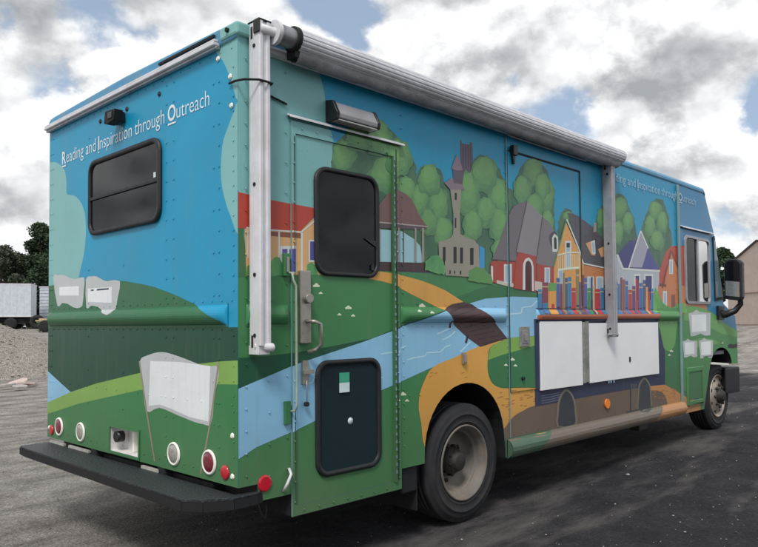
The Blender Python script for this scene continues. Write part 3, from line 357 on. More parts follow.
(3,'tree_2',[(2.363,1.876),(2.35,1.855),(2.348,1.83),(2.325,1.812),(2.296,1.8),(2.268,1.778),(2.232,1.778),(2.209,1.8),(2.177,1.802),(2.16,1.82),(2.159,1.843),(2.131,1.861),(2.131,1.886),(2.158,1.907),(2.175,1.929),(2.206,1.942),(2.24,1.938),(2.268,1.941),(2.307,1.956),(2.33,1.938),(2.353,1.922),(2.381,1.905)]),
(3,'tree_3',[(2.353,1.885),(2.35,1.864),(2.347,1.84),(2.321,1.824),(2.288,1.821),(2.265,1.809),(2.237,1.809),(2.211,1.811),(2.179,1.812),(2.155,1.826),(2.161,1.852),(2.147,1.87),(2.16,1.891),(2.186,1.904),(2.186,1.93),(2.21,1.945),(2.24,1.947),(2.27,1.957),(2.302,1.956),(2.309,1.927),(2.334,1.92),(2.356,1.907)]),
(3,'tree_4',[(2.339,1.894),(2.329,1.876),(2.32,1.86),(2.312,1.84),(2.286,1.832),(2.26,1.836),(2.238,1.827),(2.216,1.831),(2.199,1.842),(2.175,1.848),(2.163,1.863),(2.171,1.882),(2.172,1.899),(2.18,1.916),(2.204,1.924),(2.218,1.939),(2.239,1.952),(2.265,1.95),(2.291,1.951),(2.315,1.944),(2.315,1.921),(2.321,1.907)]),
(3,'tree_5',[(2.303,1.903),(2.308,1.891),(2.302,1.878),(2.287,1.869),(2.276,1.857),(2.258,1.849),(2.239,1.853),(2.224,1.859),(2.207,1.862),(2.206,1.876),(2.192,1.883),(2.18,1.894),(2.185,1.908),(2.198,1.919),(2.205,1.934),(2.225,1.937),(2.243,1.935),(2.259,1.943),(2.276,1.941),(2.29,1.935),(2.311,1.932),(2.312,1.917)]),
(3,'tree_2',[(3.011,2.362),(2.985,2.324),(2.975,2.288),(2.956,2.253),(2.925,2.234),(2.896,2.197),(2.857,2.183),(2.829,2.218),(2.801,2.233),(2.78,2.26),(2.786,2.302),(2.771,2.332),(2.761,2.372),(2.781,2.409),(2.808,2.437),(2.834,2.469),(2.871,2.461),(2.899,2.457),(2.939,2.485),(2.965,2.462),(2.989,2.436),(3.021,2.409)]),
(3,'tree_3',[(3.004,2.376),(2.982,2.339),(2.957,2.313),(2.951,2.275),(2.922,2.259),(2.894,2.241),(2.862,2.229),(2.832,2.238),(2.819,2.273),(2.8,2.291),(2.784,2.315),(2.789,2.348),(2.783,2.381),(2.785,2.421),(2.817,2.442),(2.842,2.464),(2.871,2.48),(2.898,2.462),(2.927,2.47),(2.964,2.474),(2.981,2.443),(2.985,2.407)]),
(3,'tree_4',[(2.96,2.387),(2.954,2.361),(2.958,2.328),(2.934,2.31),(2.915,2.289),(2.892,2.262),(2.865,2.277),(2.846,2.291),(2.824,2.297),(2.807,2.314),(2.805,2.342),(2.781,2.364),(2.784,2.397),(2.813,2.419),(2.827,2.443),(2.849,2.457),(2.873,2.457),(2.896,2.474),(2.925,2.486),(2.946,2.467),(2.959,2.443),(2.976,2.42)]),
(3,'tree_5',[(2.942,2.404),(2.933,2.384),(2.931,2.363),(2.919,2.347),(2.904,2.332),(2.887,2.317),(2.866,2.309),(2.852,2.329),(2.839,2.34),(2.827,2.351),(2.821,2.369),(2.811,2.387),(2.808,2.41),(2.826,2.429),(2.837,2.448),(2.853,2.463),(2.873,2.455),(2.89,2.464),(2.91,2.471),(2.927,2.462),(2.934,2.443),(2.952,2.429)]),
(3,'tree_2',[(2.836,2.523),(2.837,2.491),(2.806,2.463),(2.803,2.42),(2.761,2.396),(2.714,2.398),(2.673,2.387),(2.632,2.387),(2.615,2.417),(2.574,2.423),(2.535,2.441),(2.551,2.481),(2.561,2.514),(2.565,2.551),(2.612,2.57),(2.646,2.588),(2.68,2.612),(2.722,2.625),(2.762,2.618),(2.811,2.62),(2.833,2.59),(2.824,2.551)]),
(3,'tree_3',[(2.834,2.535),(2.818,2.505),(2.79,2.481),(2.771,2.457),(2.752,2.423),(2.713,2.414),(2.675,2.405),(2.634,2.401),(2.62,2.434),(2.607,2.456),(2.576,2.469),(2.57,2.496),(2.573,2.525),(2.579,2.558),(2.61,2.584),(2.653,2.589),(2.683,2.607),(2.718,2.616),(2.747,2.603),(2.793,2.613),(2.822,2.596),(2.82,2.561)]),
(3,'tree_4',[(2.794,2.544),(2.789,2.521),(2.784,2.496),(2.762,2.476),(2.738,2.458),(2.71,2.436),(2.678,2.442),(2.651,2.449),(2.621,2.451),(2.613,2.475),(2.609,2.496),(2.582,2.511),(2.588,2.537),(2.609,2.56),(2.624,2.585),(2.652,2.601),(2.685,2.597),(2.713,2.616),(2.747,2.622),(2.766,2.602),(2.794,2.593),(2.818,2.575)]),
(3,'tree_5',[(2.759,2.555),(2.772,2.538),(2.764,2.519),(2.746,2.503),(2.728,2.487),(2.703,2.482),(2.682,2.489),(2.661,2.486),(2.636,2.485),(2.63,2.503),(2.61,2.513),(2.6,2.53),(2.622,2.55),(2.636,2.565),(2.642,2.585),(2.663,2.594),(2.684,2.603),(2.709,2.619),(2.73,2.611),(2.743,2.596),(2.764,2.591),(2.763,2.571)]),
(3,'tree_2',[(2.675,2.36),(2.651,2.327),(2.628,2.302),(2.624,2.263),(2.595,2.233),(2.555,2.228),(2.516,2.215),(2.484,2.231),(2.466,2.258),(2.441,2.273),(2.417,2.294),(2.425,2.327),(2.416,2.359),(2.424,2.395),(2.465,2.412),(2.495,2.429),(2.526,2.447),(2.558,2.445),(2.59,2.443),(2.64,2.457),(2.66,2.427),(2.662,2.391)]),
(3,'tree_3',[(2.657,2.37),(2.636,2.341),(2.634,2.311),(2.605,2.293),(2.578,2.279),(2.554,2.251),(2.52,2.246),(2.494,2.262),(2.463,2.266),(2.449,2.29),(2.451,2.319),(2.431,2.34),(2.433,2.369),(2.452,2.395),(2.466,2.424),(2.494,2.444),(2.528,2.441),(2.556,2.442),(2.589,2.453),(2.612,2.437),(2.64,2.424),(2.666,2.404)]),
(3,'tree_4',[(2.639,2.381),(2.628,2.356),(2.619,2.331),(2.603,2.307),(2.572,2.302),(2.547,2.303),(2.522,2.281),(2.498,2.287),(2.479,2.3),(2.451,2.306),(2.447,2.332),(2.459,2.357),(2.457,2.379),(2.461,2.403),(2.486,2.417),(2.499,2.444),(2.526,2.459),(2.553,2.45),(2.577,2.446),(2.604,2.443),(2.604,2.414),(2.618,2.4)]),
(3,'tree_5',[(2.592,2.391),(2.602,2.375),(2.595,2.357),(2.579,2.344),(2.566,2.326),(2.545,2.32),(2.527,2.331),(2.508,2.325),(2.49,2.33),(2.483,2.346),(2.464,2.354),(2.462,2.373),(2.472,2.392),(2.485,2.407),(2.493,2.425),(2.513,2.428),(2.528,2.443),(2.549,2.455),(2.568,2.446),(2.581,2.435),(2.596,2.426),(2.598,2.408)]),
(3,'tree_2',[(2.946,2.428),(2.96,2.393),(2.924,2.365),(2.887,2.351),(2.869,2.321),(2.838,2.308),(2.806,2.31),(2.766,2.292),(2.736,2.308),(2.733,2.346),(2.71,2.365),(2.713,2.396),(2.728,2.425),(2.734,2.454),(2.742,2.49),(2.778,2.506),(2.81,2.524),(2.846,2.529),(2.871,2.505),(2.893,2.491),(2.929,2.485),(2.943,2.459)]),
(3,'tree_3',[(2.93,2.437),(2.914,2.411),(2.912,2.382),(2.89,2.36),(2.865,2.343),(2.839,2.315),(2.806,2.316),(2.785,2.341),(2.761,2.348),(2.736,2.359),(2.742,2.389),(2.724,2.409),(2.713,2.438),(2.742,2.461),(2.761,2.484),(2.783,2.506),(2.814,2.505),(2.841,2.51),(2.877,2.528),(2.899,2.509),(2.916,2.488),(2.941,2.469)]),
(3,'tree_4',[(2.905,2.447),(2.907,2.425),(2.888,2.406),(2.869,2.392),(2.861,2.361),(2.834,2.353),(2.808,2.354),(2.783,2.353),(2.762,2.364),(2.765,2.394),(2.749,2.406),(2.734,2.424),(2.747,2.446),(2.747,2.471),(2.76,2.497),(2.793,2.496),(2.814,2.506),(2.838,2.518),(2.857,2.505),(2.883,2.505),(2.907,2.496),(2.917,2.474)]),
(3,'tree_5',[(2.885,2.46),(2.876,2.444),(2.866,2.43),(2.866,2.408),(2.847,2.399),(2.829,2.394),(2.81,2.387),(2.794,2.395),(2.785,2.408),(2.768,2.412),(2.76,2.426),(2.761,2.442),(2.756,2.459),(2.761,2.479),(2.786,2.485),(2.799,2.497),(2.815,2.505),(2.832,2.506),(2.85,2.509),(2.873,2.511),(2.878,2.492),(2.882,2.475)]),
(3,'tree_2',[(2.831,2.246),(2.818,2.217),(2.812,2.186),(2.784,2.163),(2.754,2.143),(2.721,2.112),(2.679,2.108),(2.65,2.135),(2.622,2.148),(2.596,2.164),(2.598,2.195),(2.573,2.217),(2.571,2.249),(2.595,2.277),(2.616,2.307),(2.648,2.33),(2.69,2.325),(2.723,2.33),(2.764,2.341),(2.798,2.329),(2.826,2.309),(2.856,2.285)]),
(3,'tree_3',[(2.813,2.255),(2.828,2.227),(2.808,2.2),(2.774,2.183),(2.752,2.158),(2.716,2.16),(2.688,2.163),(2.654,2.152),(2.62,2.157),(2.608,2.183),(2.584,2.201),(2.593,2.23),(2.612,2.255),(2.617,2.28),(2.626,2.309),(2.661,2.32),(2.69,2.336),(2.726,2.351),(2.754,2.334),(2.776,2.317),(2.806,2.307),(2.813,2.282)]),
(3,'tree_4',[(2.802,2.267),(2.78,2.246),(2.781,2.223),(2.763,2.204),(2.738,2.193),(2.714,2.173),(2.684,2.168),(2.664,2.187),(2.645,2.197),(2.626,2.208),(2.624,2.228),(2.605,2.245),(2.596,2.269),(2.617,2.291),(2.645,2.305),(2.663,2.326),(2.692,2.325),(2.715,2.322),(2.745,2.334),(2.772,2.328),(2.787,2.31),(2.803,2.292)]),
(3,'tree_5',[(2.784,2.28),(2.771,2.262),(2.762,2.245),(2.747,2.23),(2.725,2.226),(2.707,2.225),(2.688,2.208),(2.67,2.215),(2.651,2.219),(2.633,2.228),(2.632,2.246),(2.639,2.263),(2.633,2.279),(2.643,2.295),(2.657,2.307),(2.671,2.323),(2.691,2.333),(2.711,2.327),(2.732,2.328),(2.746,2.318),(2.749,2.302),(2.765,2.294)]),
(3,'tree_2',[(2.983,2.117),(2.97,2.087),(2.976,2.046),(2.962,2.007),(2.929,1.995),(2.901,1.969),(2.87,1.977),(2.849,2.004),(2.823,2.012),(2.803,2.034),(2.791,2.064),(2.781,2.099),(2.781,2.138),(2.812,2.165),(2.829,2.194),(2.851,2.217),(2.879,2.227),(2.908,2.239),(2.942,2.245),(2.961,2.214),(2.974,2.182),(2.995,2.157)]),
(3,'tree_3',[(2.985,2.131),(2.975,2.099),(2.972,2.063),(2.94,2.052),(2.92,2.036),(2.899,2.012),(2.873,2.007),(2.848,2.013),(2.82,2.02),(2.813,2.055),(2.813,2.087),(2.807,2.114),(2.81,2.144),(2.82,2.173),(2.83,2.206),(2.851,2.232),(2.881,2.223),(2.906,2.235),(2.93,2.227),(2.942,2.199),(2.965,2.188),(2.99,2.168)]),
(3,'tree_4',[(2.954,2.144),(2.961,2.118),(2.95,2.093),(2.935,2.072),(2.921,2.046),(2.897,2.038),(2.877,2.059),(2.855,2.05),(2.84,2.066),(2.83,2.086),(2.81,2.102),(2.802,2.129),(2.822,2.155),(2.826,2.183),(2.842,2.203),(2.865,2.205),(2.881,2.224),(2.903,2.24),(2.923,2.227),(2.94,2.212),(2.96,2.2),(2.953,2.167)]),
(3,'tree_5',[(2.94,2.16),(2.932,2.143),(2.937,2.119),(2.927,2.1),(2.91,2.091),(2.893,2.083),(2.877,2.083),(2.867,2.102),(2.852,2.103),(2.84,2.114),(2.832,2.13),(2.824,2.149),(2.826,2.172),(2.844,2.186),(2.854,2.201),(2.866,2.216),(2.882,2.214),(2.897,2.222),(2.916,2.229),(2.927,2.214),(2.936,2.198),(2.942,2.18)]),
(3,'tree_2',[(3.321,2.23),(3.315,2.218),(3.286,2.209),(3.279,2.197),(3.26,2.187),(3.231,2.185),(3.205,2.178),(3.175,2.176),(3.16,2.185),(3.153,2.195),(3.13,2.199),(3.137,2.211),(3.131,2.221),(3.131,2.233),(3.157,2.243),(3.185,2.248),(3.208,2.256),(3.233,2.255),(3.255,2.253),(3.286,2.257),(3.309,2.251),(3.312,2.24)]),
(3,'tree_3',[(3.295,2.231),(3.304,2.222),(3.301,2.21),(3.272,2.204),(3.252,2.197),(3.231,2.192),(3.21,2.195),(3.185,2.189),(3.16,2.189),(3.145,2.196),(3.143,2.206),(3.136,2.214),(3.148,2.224),(3.162,2.232),(3.164,2.244),(3.186,2.251),(3.209,2.256),(3.234,2.26),(3.256,2.258),(3.266,2.249),(3.288,2.248),(3.298,2.24)]),
(3,'tree_4',[(3.286,2.235),(3.283,2.227),(3.286,2.217),(3.266,2.21),(3.246,2.206),(3.228,2.201),(3.208,2.2),(3.193,2.202),(3.171,2.201),(3.152,2.203),(3.153,2.213),(3.152,2.221),(3.153,2.229),(3.168,2.236),(3.179,2.243),(3.19,2.251),(3.21,2.255),(3.23,2.257),(3.254,2.262),(3.263,2.253),(3.271,2.247),(3.283,2.242)]),
(3,'tree_5',[(3.265,2.238),(3.272,2.232),(3.263,2.226),(3.25,2.221),(3.24,2.214),(3.224,2.213),(3.211,2.216),(3.195,2.211),(3.182,2.213),(3.176,2.218),(3.164,2.221),(3.16,2.227),(3.174,2.233),(3.176,2.239),(3.187,2.244),(3.199,2.248),(3.211,2.253),(3.226,2.257),(3.239,2.254),(3.251,2.252),(3.259,2.248),(3.258,2.242)]),
(3,'tree_2',[(4.356,2.419),(4.316,2.389),(4.288,2.368),(4.282,2.336),(4.244,2.322),(4.207,2.308),(4.163,2.29),(4.122,2.296),(4.109,2.329),(4.08,2.34),(4.059,2.36),(4.075,2.388),(4.05,2.413),(4.065,2.443),(4.102,2.463),(4.135,2.483),(4.175,2.491),(4.211,2.481),(4.249,2.489),(4.299,2.495),(4.32,2.471),(4.331,2.444)]),
(3,'tree_3',[(4.307,2.424),(4.32,2.399),(4.304,2.373),(4.266,2.358),(4.236,2.345),(4.204,2.334),(4.172,2.333),(4.135,2.325),(4.099,2.33),(4.082,2.351),(4.075,2.374),(4.062,2.396),(4.083,2.42),(4.099,2.441),(4.112,2.466),(4.142,2.483),(4.177,2.494),(4.215,2.505),(4.247,2.495),(4.265,2.475),(4.292,2.465),(4.319,2.45)]),
(3,'tree_4',[(4.316,2.437),(4.293,2.413),(4.267,2.396),(4.257,2.375),(4.228,2.365),(4.2,2.358),(4.17,2.342),(4.137,2.343),(4.118,2.36),(4.097,2.372),(4.098,2.393),(4.104,2.412),(4.097,2.43),(4.1,2.452),(4.127,2.466),(4.146,2.487),(4.177,2.495),(4.206,2.488),(4.228,2.481),(4.264,2.487),(4.27,2.466),(4.295,2.455)]),
(3,'tree_5',[(4.25,2.443),(4.262,2.429),(4.258,2.412),(4.236,2.401),(4.219,2.389),(4.196,2.385),(4.176,2.39),(4.155,2.387),(4.132,2.387),(4.125,2.401),(4.107,2.41),(4.104,2.426),(4.118,2.441),(4.134,2.453),(4.138,2.47),(4.161,2.475),(4.179,2.484),(4.203,2.496),(4.223,2.489),(4.237,2.479),(4.253,2.471),(4.258,2.457)]),
(3,'tree_2',[(4.462,2.288),(4.463,2.261),(4.454,2.233),(4.419,2.218),(4.397,2.193),(4.366,2.166),(4.329,2.175),(4.298,2.185),(4.267,2.194),(4.262,2.223),(4.255,2.245),(4.224,2.264),(4.234,2.293),(4.254,2.319),(4.267,2.35),(4.304,2.363),(4.341,2.355),(4.372,2.373),(4.405,2.369),(4.433,2.357),(4.468,2.347),(4.48,2.319)]),
(3,'tree_3',[(4.459,2.298),(4.461,2.272),(4.451,2.244),(4.418,2.23),(4.388,2.221),(4.363,2.202),(4.334,2.208),(4.303,2.202),(4.272,2.208),(4.253,2.228),(4.256,2.255),(4.24,2.276),(4.261,2.3),(4.278,2.319),(4.285,2.345),(4.307,2.367),(4.34,2.373),(4.372,2.381),(4.401,2.372),(4.416,2.35),(4.439,2.34),(4.461,2.323)]),
(3,'tree_4',[(4.428,2.306),(4.432,2.287),(4.425,2.267),(4.405,2.251),(4.388,2.23),(4.361,2.221),(4.335,2.232),(4.312,2.234),(4.291,2.24),(4.281,2.257),(4.264,2.27),(4.245,2.288),(4.262,2.311),(4.279,2.329),(4.297,2.345),(4.32,2.354),(4.341,2.362),(4.368,2.381),(4.393,2.373),(4.411,2.359),(4.436,2.351),(4.432,2.326)]),
(3,'tree_5',[(4.424,2.32),(4.411,2.304),(4.396,2.292),(4.389,2.277),(4.372,2.27),(4.355,2.263),(4.335,2.249),(4.316,2.255),(4.307,2.271),(4.293,2.279),(4.29,2.293),(4.291,2.306),(4.282,2.321),(4.29,2.337),(4.308,2.347),(4.321,2.362),(4.341,2.366),(4.359,2.359),(4.375,2.358),(4.398,2.361),(4.406,2.347),(4.415,2.335)]),
(3,'tree_2',[(4.243,2.172),(4.244,2.144),(4.234,2.115),(4.209,2.093),(4.187,2.065),(4.154,2.04),(4.119,2.055),(4.092,2.07),(4.065,2.082),(4.053,2.106),(4.042,2.129),(4.015,2.153),(4.024,2.185),(4.05,2.21),(4.063,2.242),(4.099,2.251),(4.131,2.245),(4.162,2.273),(4.197,2.274),(4.22,2.251),(4.251,2.237),(4.259,2.205)]),
(3,'tree_3',[(4.243,2.184),(4.23,2.158),(4.207,2.14),(4.204,2.11),(4.182,2.087),(4.151,2.08),(4.12,2.069),(4.09,2.077),(4.078,2.107),(4.061,2.122),(4.045,2.141),(4.045,2.166),(4.041,2.193),(4.045,2.224),(4.077,2.239),(4.105,2.249),(4.13,2.264),(4.158,2.261),(4.182,2.254),(4.217,2.259),(4.24,2.24),(4.24,2.21)]),
(3,'tree_4',[(4.217,2.194),(4.229,2.171),(4.22,2.146),(4.188,2.138),(4.168,2.126),(4.148,2.113),(4.125,2.115),(4.101,2.114),(4.075,2.118),(4.062,2.136),(4.055,2.158),(4.049,2.179),(4.067,2.2),(4.082,2.217),(4.084,2.243),(4.106,2.257),(4.13,2.265),(4.157,2.278),(4.18,2.266),(4.188,2.241),(4.206,2.231),(4.226,2.218)]),
(3,'tree_5',[(4.208,2.208),(4.195,2.192),(4.184,2.178),(4.177,2.162),(4.158,2.159),(4.144,2.148),(4.125,2.135),(4.108,2.144),(4.095,2.155),(4.081,2.165),(4.082,2.182),(4.083,2.197),(4.075,2.213),(4.086,2.229),(4.098,2.242),(4.111,2.259),(4.131,2.261),(4.147,2.25),(4.165,2.254),(4.182,2.25),(4.189,2.236),(4.208,2.227)]),
(3,'tree_2',[(3.899,2.269),(3.906,2.24),(3.894,2.212),(3.864,2.201),(3.847,2.18),(3.822,2.173),(3.8,2.178),(3.773,2.168),(3.748,2.176),(3.743,2.205),(3.727,2.224),(3.73,2.252),(3.745,2.275),(3.748,2.3),(3.758,2.327),(3.782,2.34),(3.805,2.352),(3.832,2.362),(3.853,2.346),(3.864,2.323),(3.885,2.314),(3.897,2.294)]),
(3,'tree_3',[(3.899,2.278),(3.886,2.254),(3.867,2.238),(3.857,2.219),(3.844,2.197),(3.821,2.197),(3.799,2.179),(3.777,2.186),(3.767,2.21),(3.754,2.224),(3.739,2.239),(3.745,2.263),(3.744,2.285),(3.746,2.311),(3.766,2.328),(3.788,2.337),(3.807,2.349),(3.827,2.342),(3.843,2.333),(3.868,2.338),(3.884,2.324),(3.891,2.301)]),
(3,'tree_4',[(3.875,2.287),(3.872,2.268),(3.866,2.249),(3.846,2.242),(3.837,2.222),(3.821,2.206),(3.802,2.213),(3.783,2.214),(3.768,2.223),(3.762,2.241),(3.76,2.259),(3.751,2.274),(3.75,2.295),(3.762,2.312),(3.767,2.336),(3.79,2.339),(3.808,2.337),(3.825,2.347),(3.841,2.342),(3.853,2.331),(3.872,2.326),(3.885,2.31)]),
(3,'tree_5',[(3.864,2.299),(3.859,2.284),(3.854,2.269),(3.847,2.253),(3.828,2.254),(3.816,2.253),(3.804,2.244),(3.792,2.247),(3.782,2.255),(3.765,2.257),(3.765,2.274),(3.769,2.289),(3.769,2.303),(3.777,2.315),(3.787,2.324),(3.794,2.34),(3.807,2.349),(3.821,2.343),(3.835,2.345),(3.845,2.335),(3.846,2.319),(3.853,2.31)]),
(3,'tree_2',[(5.14,2.477),(5.123,2.45),(5.102,2.424),(5.053,2.41),(5.025,2.389),(4.987,2.364),(4.939,2.363),(4.893,2.365),(4.846,2.37),(4.831,2.395),(4.841,2.424),(4.812,2.441),(4.816,2.467),(4.835,2.492),(4.854,2.521),(4.897,2.543),(4.951,2.538),(4.996,2.552),(5.037,2.546),(5.074,2.537),(5.117,2.527),(5.161,2.511)]),
(3,'tree_3',[(5.093,2.482),(5.104,2.461),(5.089,2.437),(5.053,2.421),(5.029,2.396),(4.987,2.378),(4.942,2.382),(4.905,2.389),(4.873,2.398),(4.858,2.417),(4.843,2.434),(4.807,2.45),(4.819,2.476),(4.846,2.499),(4.867,2.524),(4.912,2.535),(4.955,2.531),(4.992,2.547),(5.035,2.553),(5.067,2.541),(5.115,2.536),(5.128,2.512)]),
(3,'tree_4',[(5.095,2.493),(5.086,2.473),(5.056,2.456),(5.03,2.443),(5.013,2.423),(4.98,2.41),(4.944,2.405),(4.904,2.402),(4.881,2.417),(4.88,2.439),(4.858,2.45),(4.852,2.466),(4.864,2.484),(4.853,2.508),(4.881,2.526),(4.92,2.533),(4.953,2.54),(4.985,2.545),(5.011,2.536),(5.047,2.538),(5.083,2.533),(5.09,2.513)]),
(3,'tree_5',[(5.063,2.503),(5.055,2.487),(5.037,2.473),(5.022,2.459),(4.995,2.454),(4.972,2.451),(4.948,2.44),(4.921,2.439),(4.902,2.447),(4.88,2.453),(4.871,2.466),(4.885,2.483),(4.883,2.496),(4.888,2.511),(4.91,2.521),(4.925,2.537),(4.951,2.549),(4.978,2.54),(4.999,2.536),(5.024,2.536),(5.032,2.523),(5.046,2.514)]),
(3,'tree_2',[(5.278,2.366),(5.267,2.332),(5.251,2.299),(5.233,2.261),(5.187,2.25),(5.145,2.249),(5.107,2.238),(5.07,2.244),(5.041,2.26),(5.001,2.272),(4.984,2.302),(4.993,2.338),(5.004,2.371),(5.025,2.4),(5.058,2.42),(5.079,2.454),(5.116,2.485),(5.159,2.469),(5.199,2.467),(5.237,2.456),(5.248,2.422),(5.249,2.391)]),
(3,'tree_3',[(5.283,2.379),(5.261,2.346),(5.222,2.325),(5.21,2.295),(5.177,2.281),(5.145,2.271),(5.109,2.256),(5.07,2.253),(5.05,2.281),(5.032,2.302),(5.011,2.323),(5.023,2.353),(5.026,2.38),(5.024,2.413),(5.054,2.436),(5.086,2.454),(5.12,2.47),(5.156,2.464),(5.179,2.444),(5.22,2.451),(5.246,2.433),(5.255,2.405)]),
(3,'tree_4',[(5.232,2.388),(5.219,2.366),(5.21,2.344),(5.204,2.314),(5.172,2.302),(5.143,2.287),(5.111,2.288),(5.09,2.307),(5.069,2.315),(5.041,2.323),(5.033,2.345),(5.031,2.368),(5.024,2.394),(5.044,2.418),(5.072,2.432),(5.093,2.452),(5.121,2.464),(5.149,2.454),(5.184,2.47),(5.212,2.459),(5.22,2.433),(5.235,2.414)]),
(3,'tree_5',[(5.205,2.402),(5.195,2.385),(5.189,2.369),(5.185,2.346),(5.162,2.333),(5.137,2.335),(5.115,2.325),(5.097,2.338),(5.086,2.351),(5.065,2.355),(5.048,2.367),(5.051,2.387),(5.053,2.406),(5.062,2.425),(5.088,2.432),(5.104,2.443),(5.122,2.457),(5.143,2.454),(5.168,2.461),(5.195,2.46),(5.198,2.437),(5.197,2.417)]),
(3,'tree_2',[(4.985,2.297),(4.98,2.262),(4.948,2.233),(4.93,2.2),(4.891,2.184),(4.851,2.191),(4.817,2.177),(4.778,2.172),(4.749,2.191),(4.718,2.208),(4.695,2.235),(4.723,2.273),(4.727,2.302),(4.733,2.334),(4.766,2.353),(4.789,2.384),(4.824,2.416),(4.866,2.403),(4.9,2.39),(4.937,2.383),(4.943,2.348),(4.96,2.324)]),
(3,'tree_3',[(4.962,2.307),(4.946,2.279),(4.931,2.254),(4.921,2.221),(4.891,2.198),(4.853,2.196),(4.818,2.192),(4.792,2.209),(4.777,2.23),(4.746,2.237),(4.719,2.254),(4.725,2.285),(4.714,2.316),(4.739,2.343),(4.778,2.354),(4.802,2.371),(4.828,2.398),(4.861,2.389),(4.895,2.392),(4.932,2.39),(4.947,2.362),(4.951,2.333)]),
(3,'tree_4',[(4.934,2.319),(4.935,2.295),(4.911,2.276),(4.891,2.261),(4.88,2.23),(4.85,2.219),(4.82,2.221),(4.79,2.222),(4.767,2.235),(4.767,2.265),(4.753,2.28),(4.74,2.3),(4.749,2.324),(4.753,2.349),(4.771,2.373),(4.804,2.379),(4.831,2.381),(4.857,2.394),(4.881,2.384),(4.903,2.375),(4.938,2.371),(4.946,2.346)]),
(3,'tree_5',[(4.911,2.332),(4.907,2.315),(4.897,2.298),(4.877,2.289),(4.864,2.273),(4.846,2.258),(4.824,2.264),(4.801,2.26),(4.786,2.272),(4.784,2.292),(4.772,2.303),(4.762,2.318),(4.775,2.335),(4.775,2.354),(4.786,2.374),(4.81,2.379),(4.831,2.379),(4.851,2.389),(4.868,2.381),(4.882,2.371),(4.906,2.368),(4.917,2.352)]),
(3,'tree_2',[(5.154,2.17),(5.175,2.139),(5.148,2.109),(5.112,2.083),(5.076,2.051),(5.018,2.06),(4.974,2.065),(4.928,2.06),(4.894,2.076),(4.868,2.095),(4.825,2.112),(4.81,2.143),(4.849,2.174),(4.871,2.201),(4.898,2.226),(4.948,2.23),(4.982,2.255),(5.034,2.281),(5.079,2.265),(5.116,2.247),(5.149,2.228),(5.14,2.194)]),
(3,'tree_3',[(5.167,2.182),(5.15,2.153),(5.109,2.133),(5.09,2.109),(5.055,2.093),(5.015,2.09),(4.973,2.067),(4.931,2.075),(4.906,2.095),(4.873,2.109),(4.87,2.135),(4.885,2.16),(4.869,2.183),(4.869,2.212),(4.907,2.231),(4.942,2.25),(4.983,2.267),(5.025,2.256),(5.06,2.249),(5.103,2.248),(5.116,2.223),(5.141,2.205)]),
(3,'tree_4',[(5.107,2.19),(5.104,2.17),(5.104,2.147),(5.074,2.131),(5.049,2.111),(5.014,2.097),(4.976,2.102),(4.95,2.116),(4.922,2.122),(4.897,2.133),(4.884,2.151),(4.861,2.17),(4.872,2.194),(4.905,2.212),(4.923,2.232),(4.954,2.243),(4.987,2.247),(5.019,2.256),(5.06,2.265),(5.081,2.246),(5.11,2.234),(5.125,2.214)]),
(3,'tree_5',[(5.091,2.203),(5.094,2.186),(5.069,2.172),(5.044,2.164),(5.032,2.146),(5.007,2.136),(4.98,2.137),(4.952,2.136),(4.929,2.144),(4.924,2.161),(4.918,2.175),(4.909,2.188),(4.917,2.204),(4.921,2.22),(4.931,2.239),(4.962,2.244),(4.987,2.247),(5.011,2.251),(5.031,2.243),(5.049,2.237),(5.084,2.237),(5.092,2.221)]),
(5,'green',[(-0.074,1.586),(0.001,1.594),(0.202,1.613),(0.393,1.627),(0.839,1.657),(1.092,1.663),(1.516,1.67),(1.867,1.654),(2.172,1.631),(2.4,1.606),(2.727,1.573),(3.085,1.525),(3.032,-0.067),(-0.076,0.222)]),
(6,'hedge',[(-0.01,2.032),(0.001,2.015),(0.009,1.997),(0.027,1.977),(0.026,1.953),(0.027,1.932),(0.028,1.908),(0.028,1.892),(0.029,1.872),(0.033,1.848),(0.034,1.833),(0.035,1.807),(0.034,1.79),(0.038,1.77),(0.041,1.748),(0.045,1.726),(0.052,1.705),(0.048,1.686),(0.058,1.662),(0.06,1.634),(0.073,1.611),(0.112,1.59),(0.083,1.585),(0.056,1.585),(0.032,1.585),(0.014,1.582),(-0.008,1.584),(-0.014,1.606),(-0.011,1.625),(-0.015,1.642),(-0.01,1.664),(-0.013,1.688),(-0.015,1.707),(-0.012,1.727),(-0.011,1.745),(-0.006,1.77),(-0.01,1.791),(-0.008,1.806),(-0.012,1.828),(-0.011,1.853),(-0.006,1.872),(-0.012,1.891),(-0.011,1.912),(-0.009,1.933),(-0.007,1.955),(-0.012,1.976),(-0.011,1.994),(-0.009,2.013)]),
(6,'darkgreen2',[(1.646,1.48),(1.722,1.518),(1.865,1.552),(2.003,1.591),(2.172,1.614),(2.396,1.598),(2.727,1.558),(2.856,1.521),(2.697,1.534),(2.394,1.535),(2.061,1.512),(1.897,1.48),(1.808,1.476)]),
(6,'darkgreen',[(-0.035,1.182),(-0,1.185),(0.169,1.188),(0.384,1.201),(0.619,1.226),(0.941,1.264),(1.114,1.315),(1.363,1.381),(1.562,1.427),(1.614,1.424),(1.411,1.336),(1.113,1.266),(0.618,1.171),(0.383,1.122),(0.168,1.062),(-0.035,1.016)]),
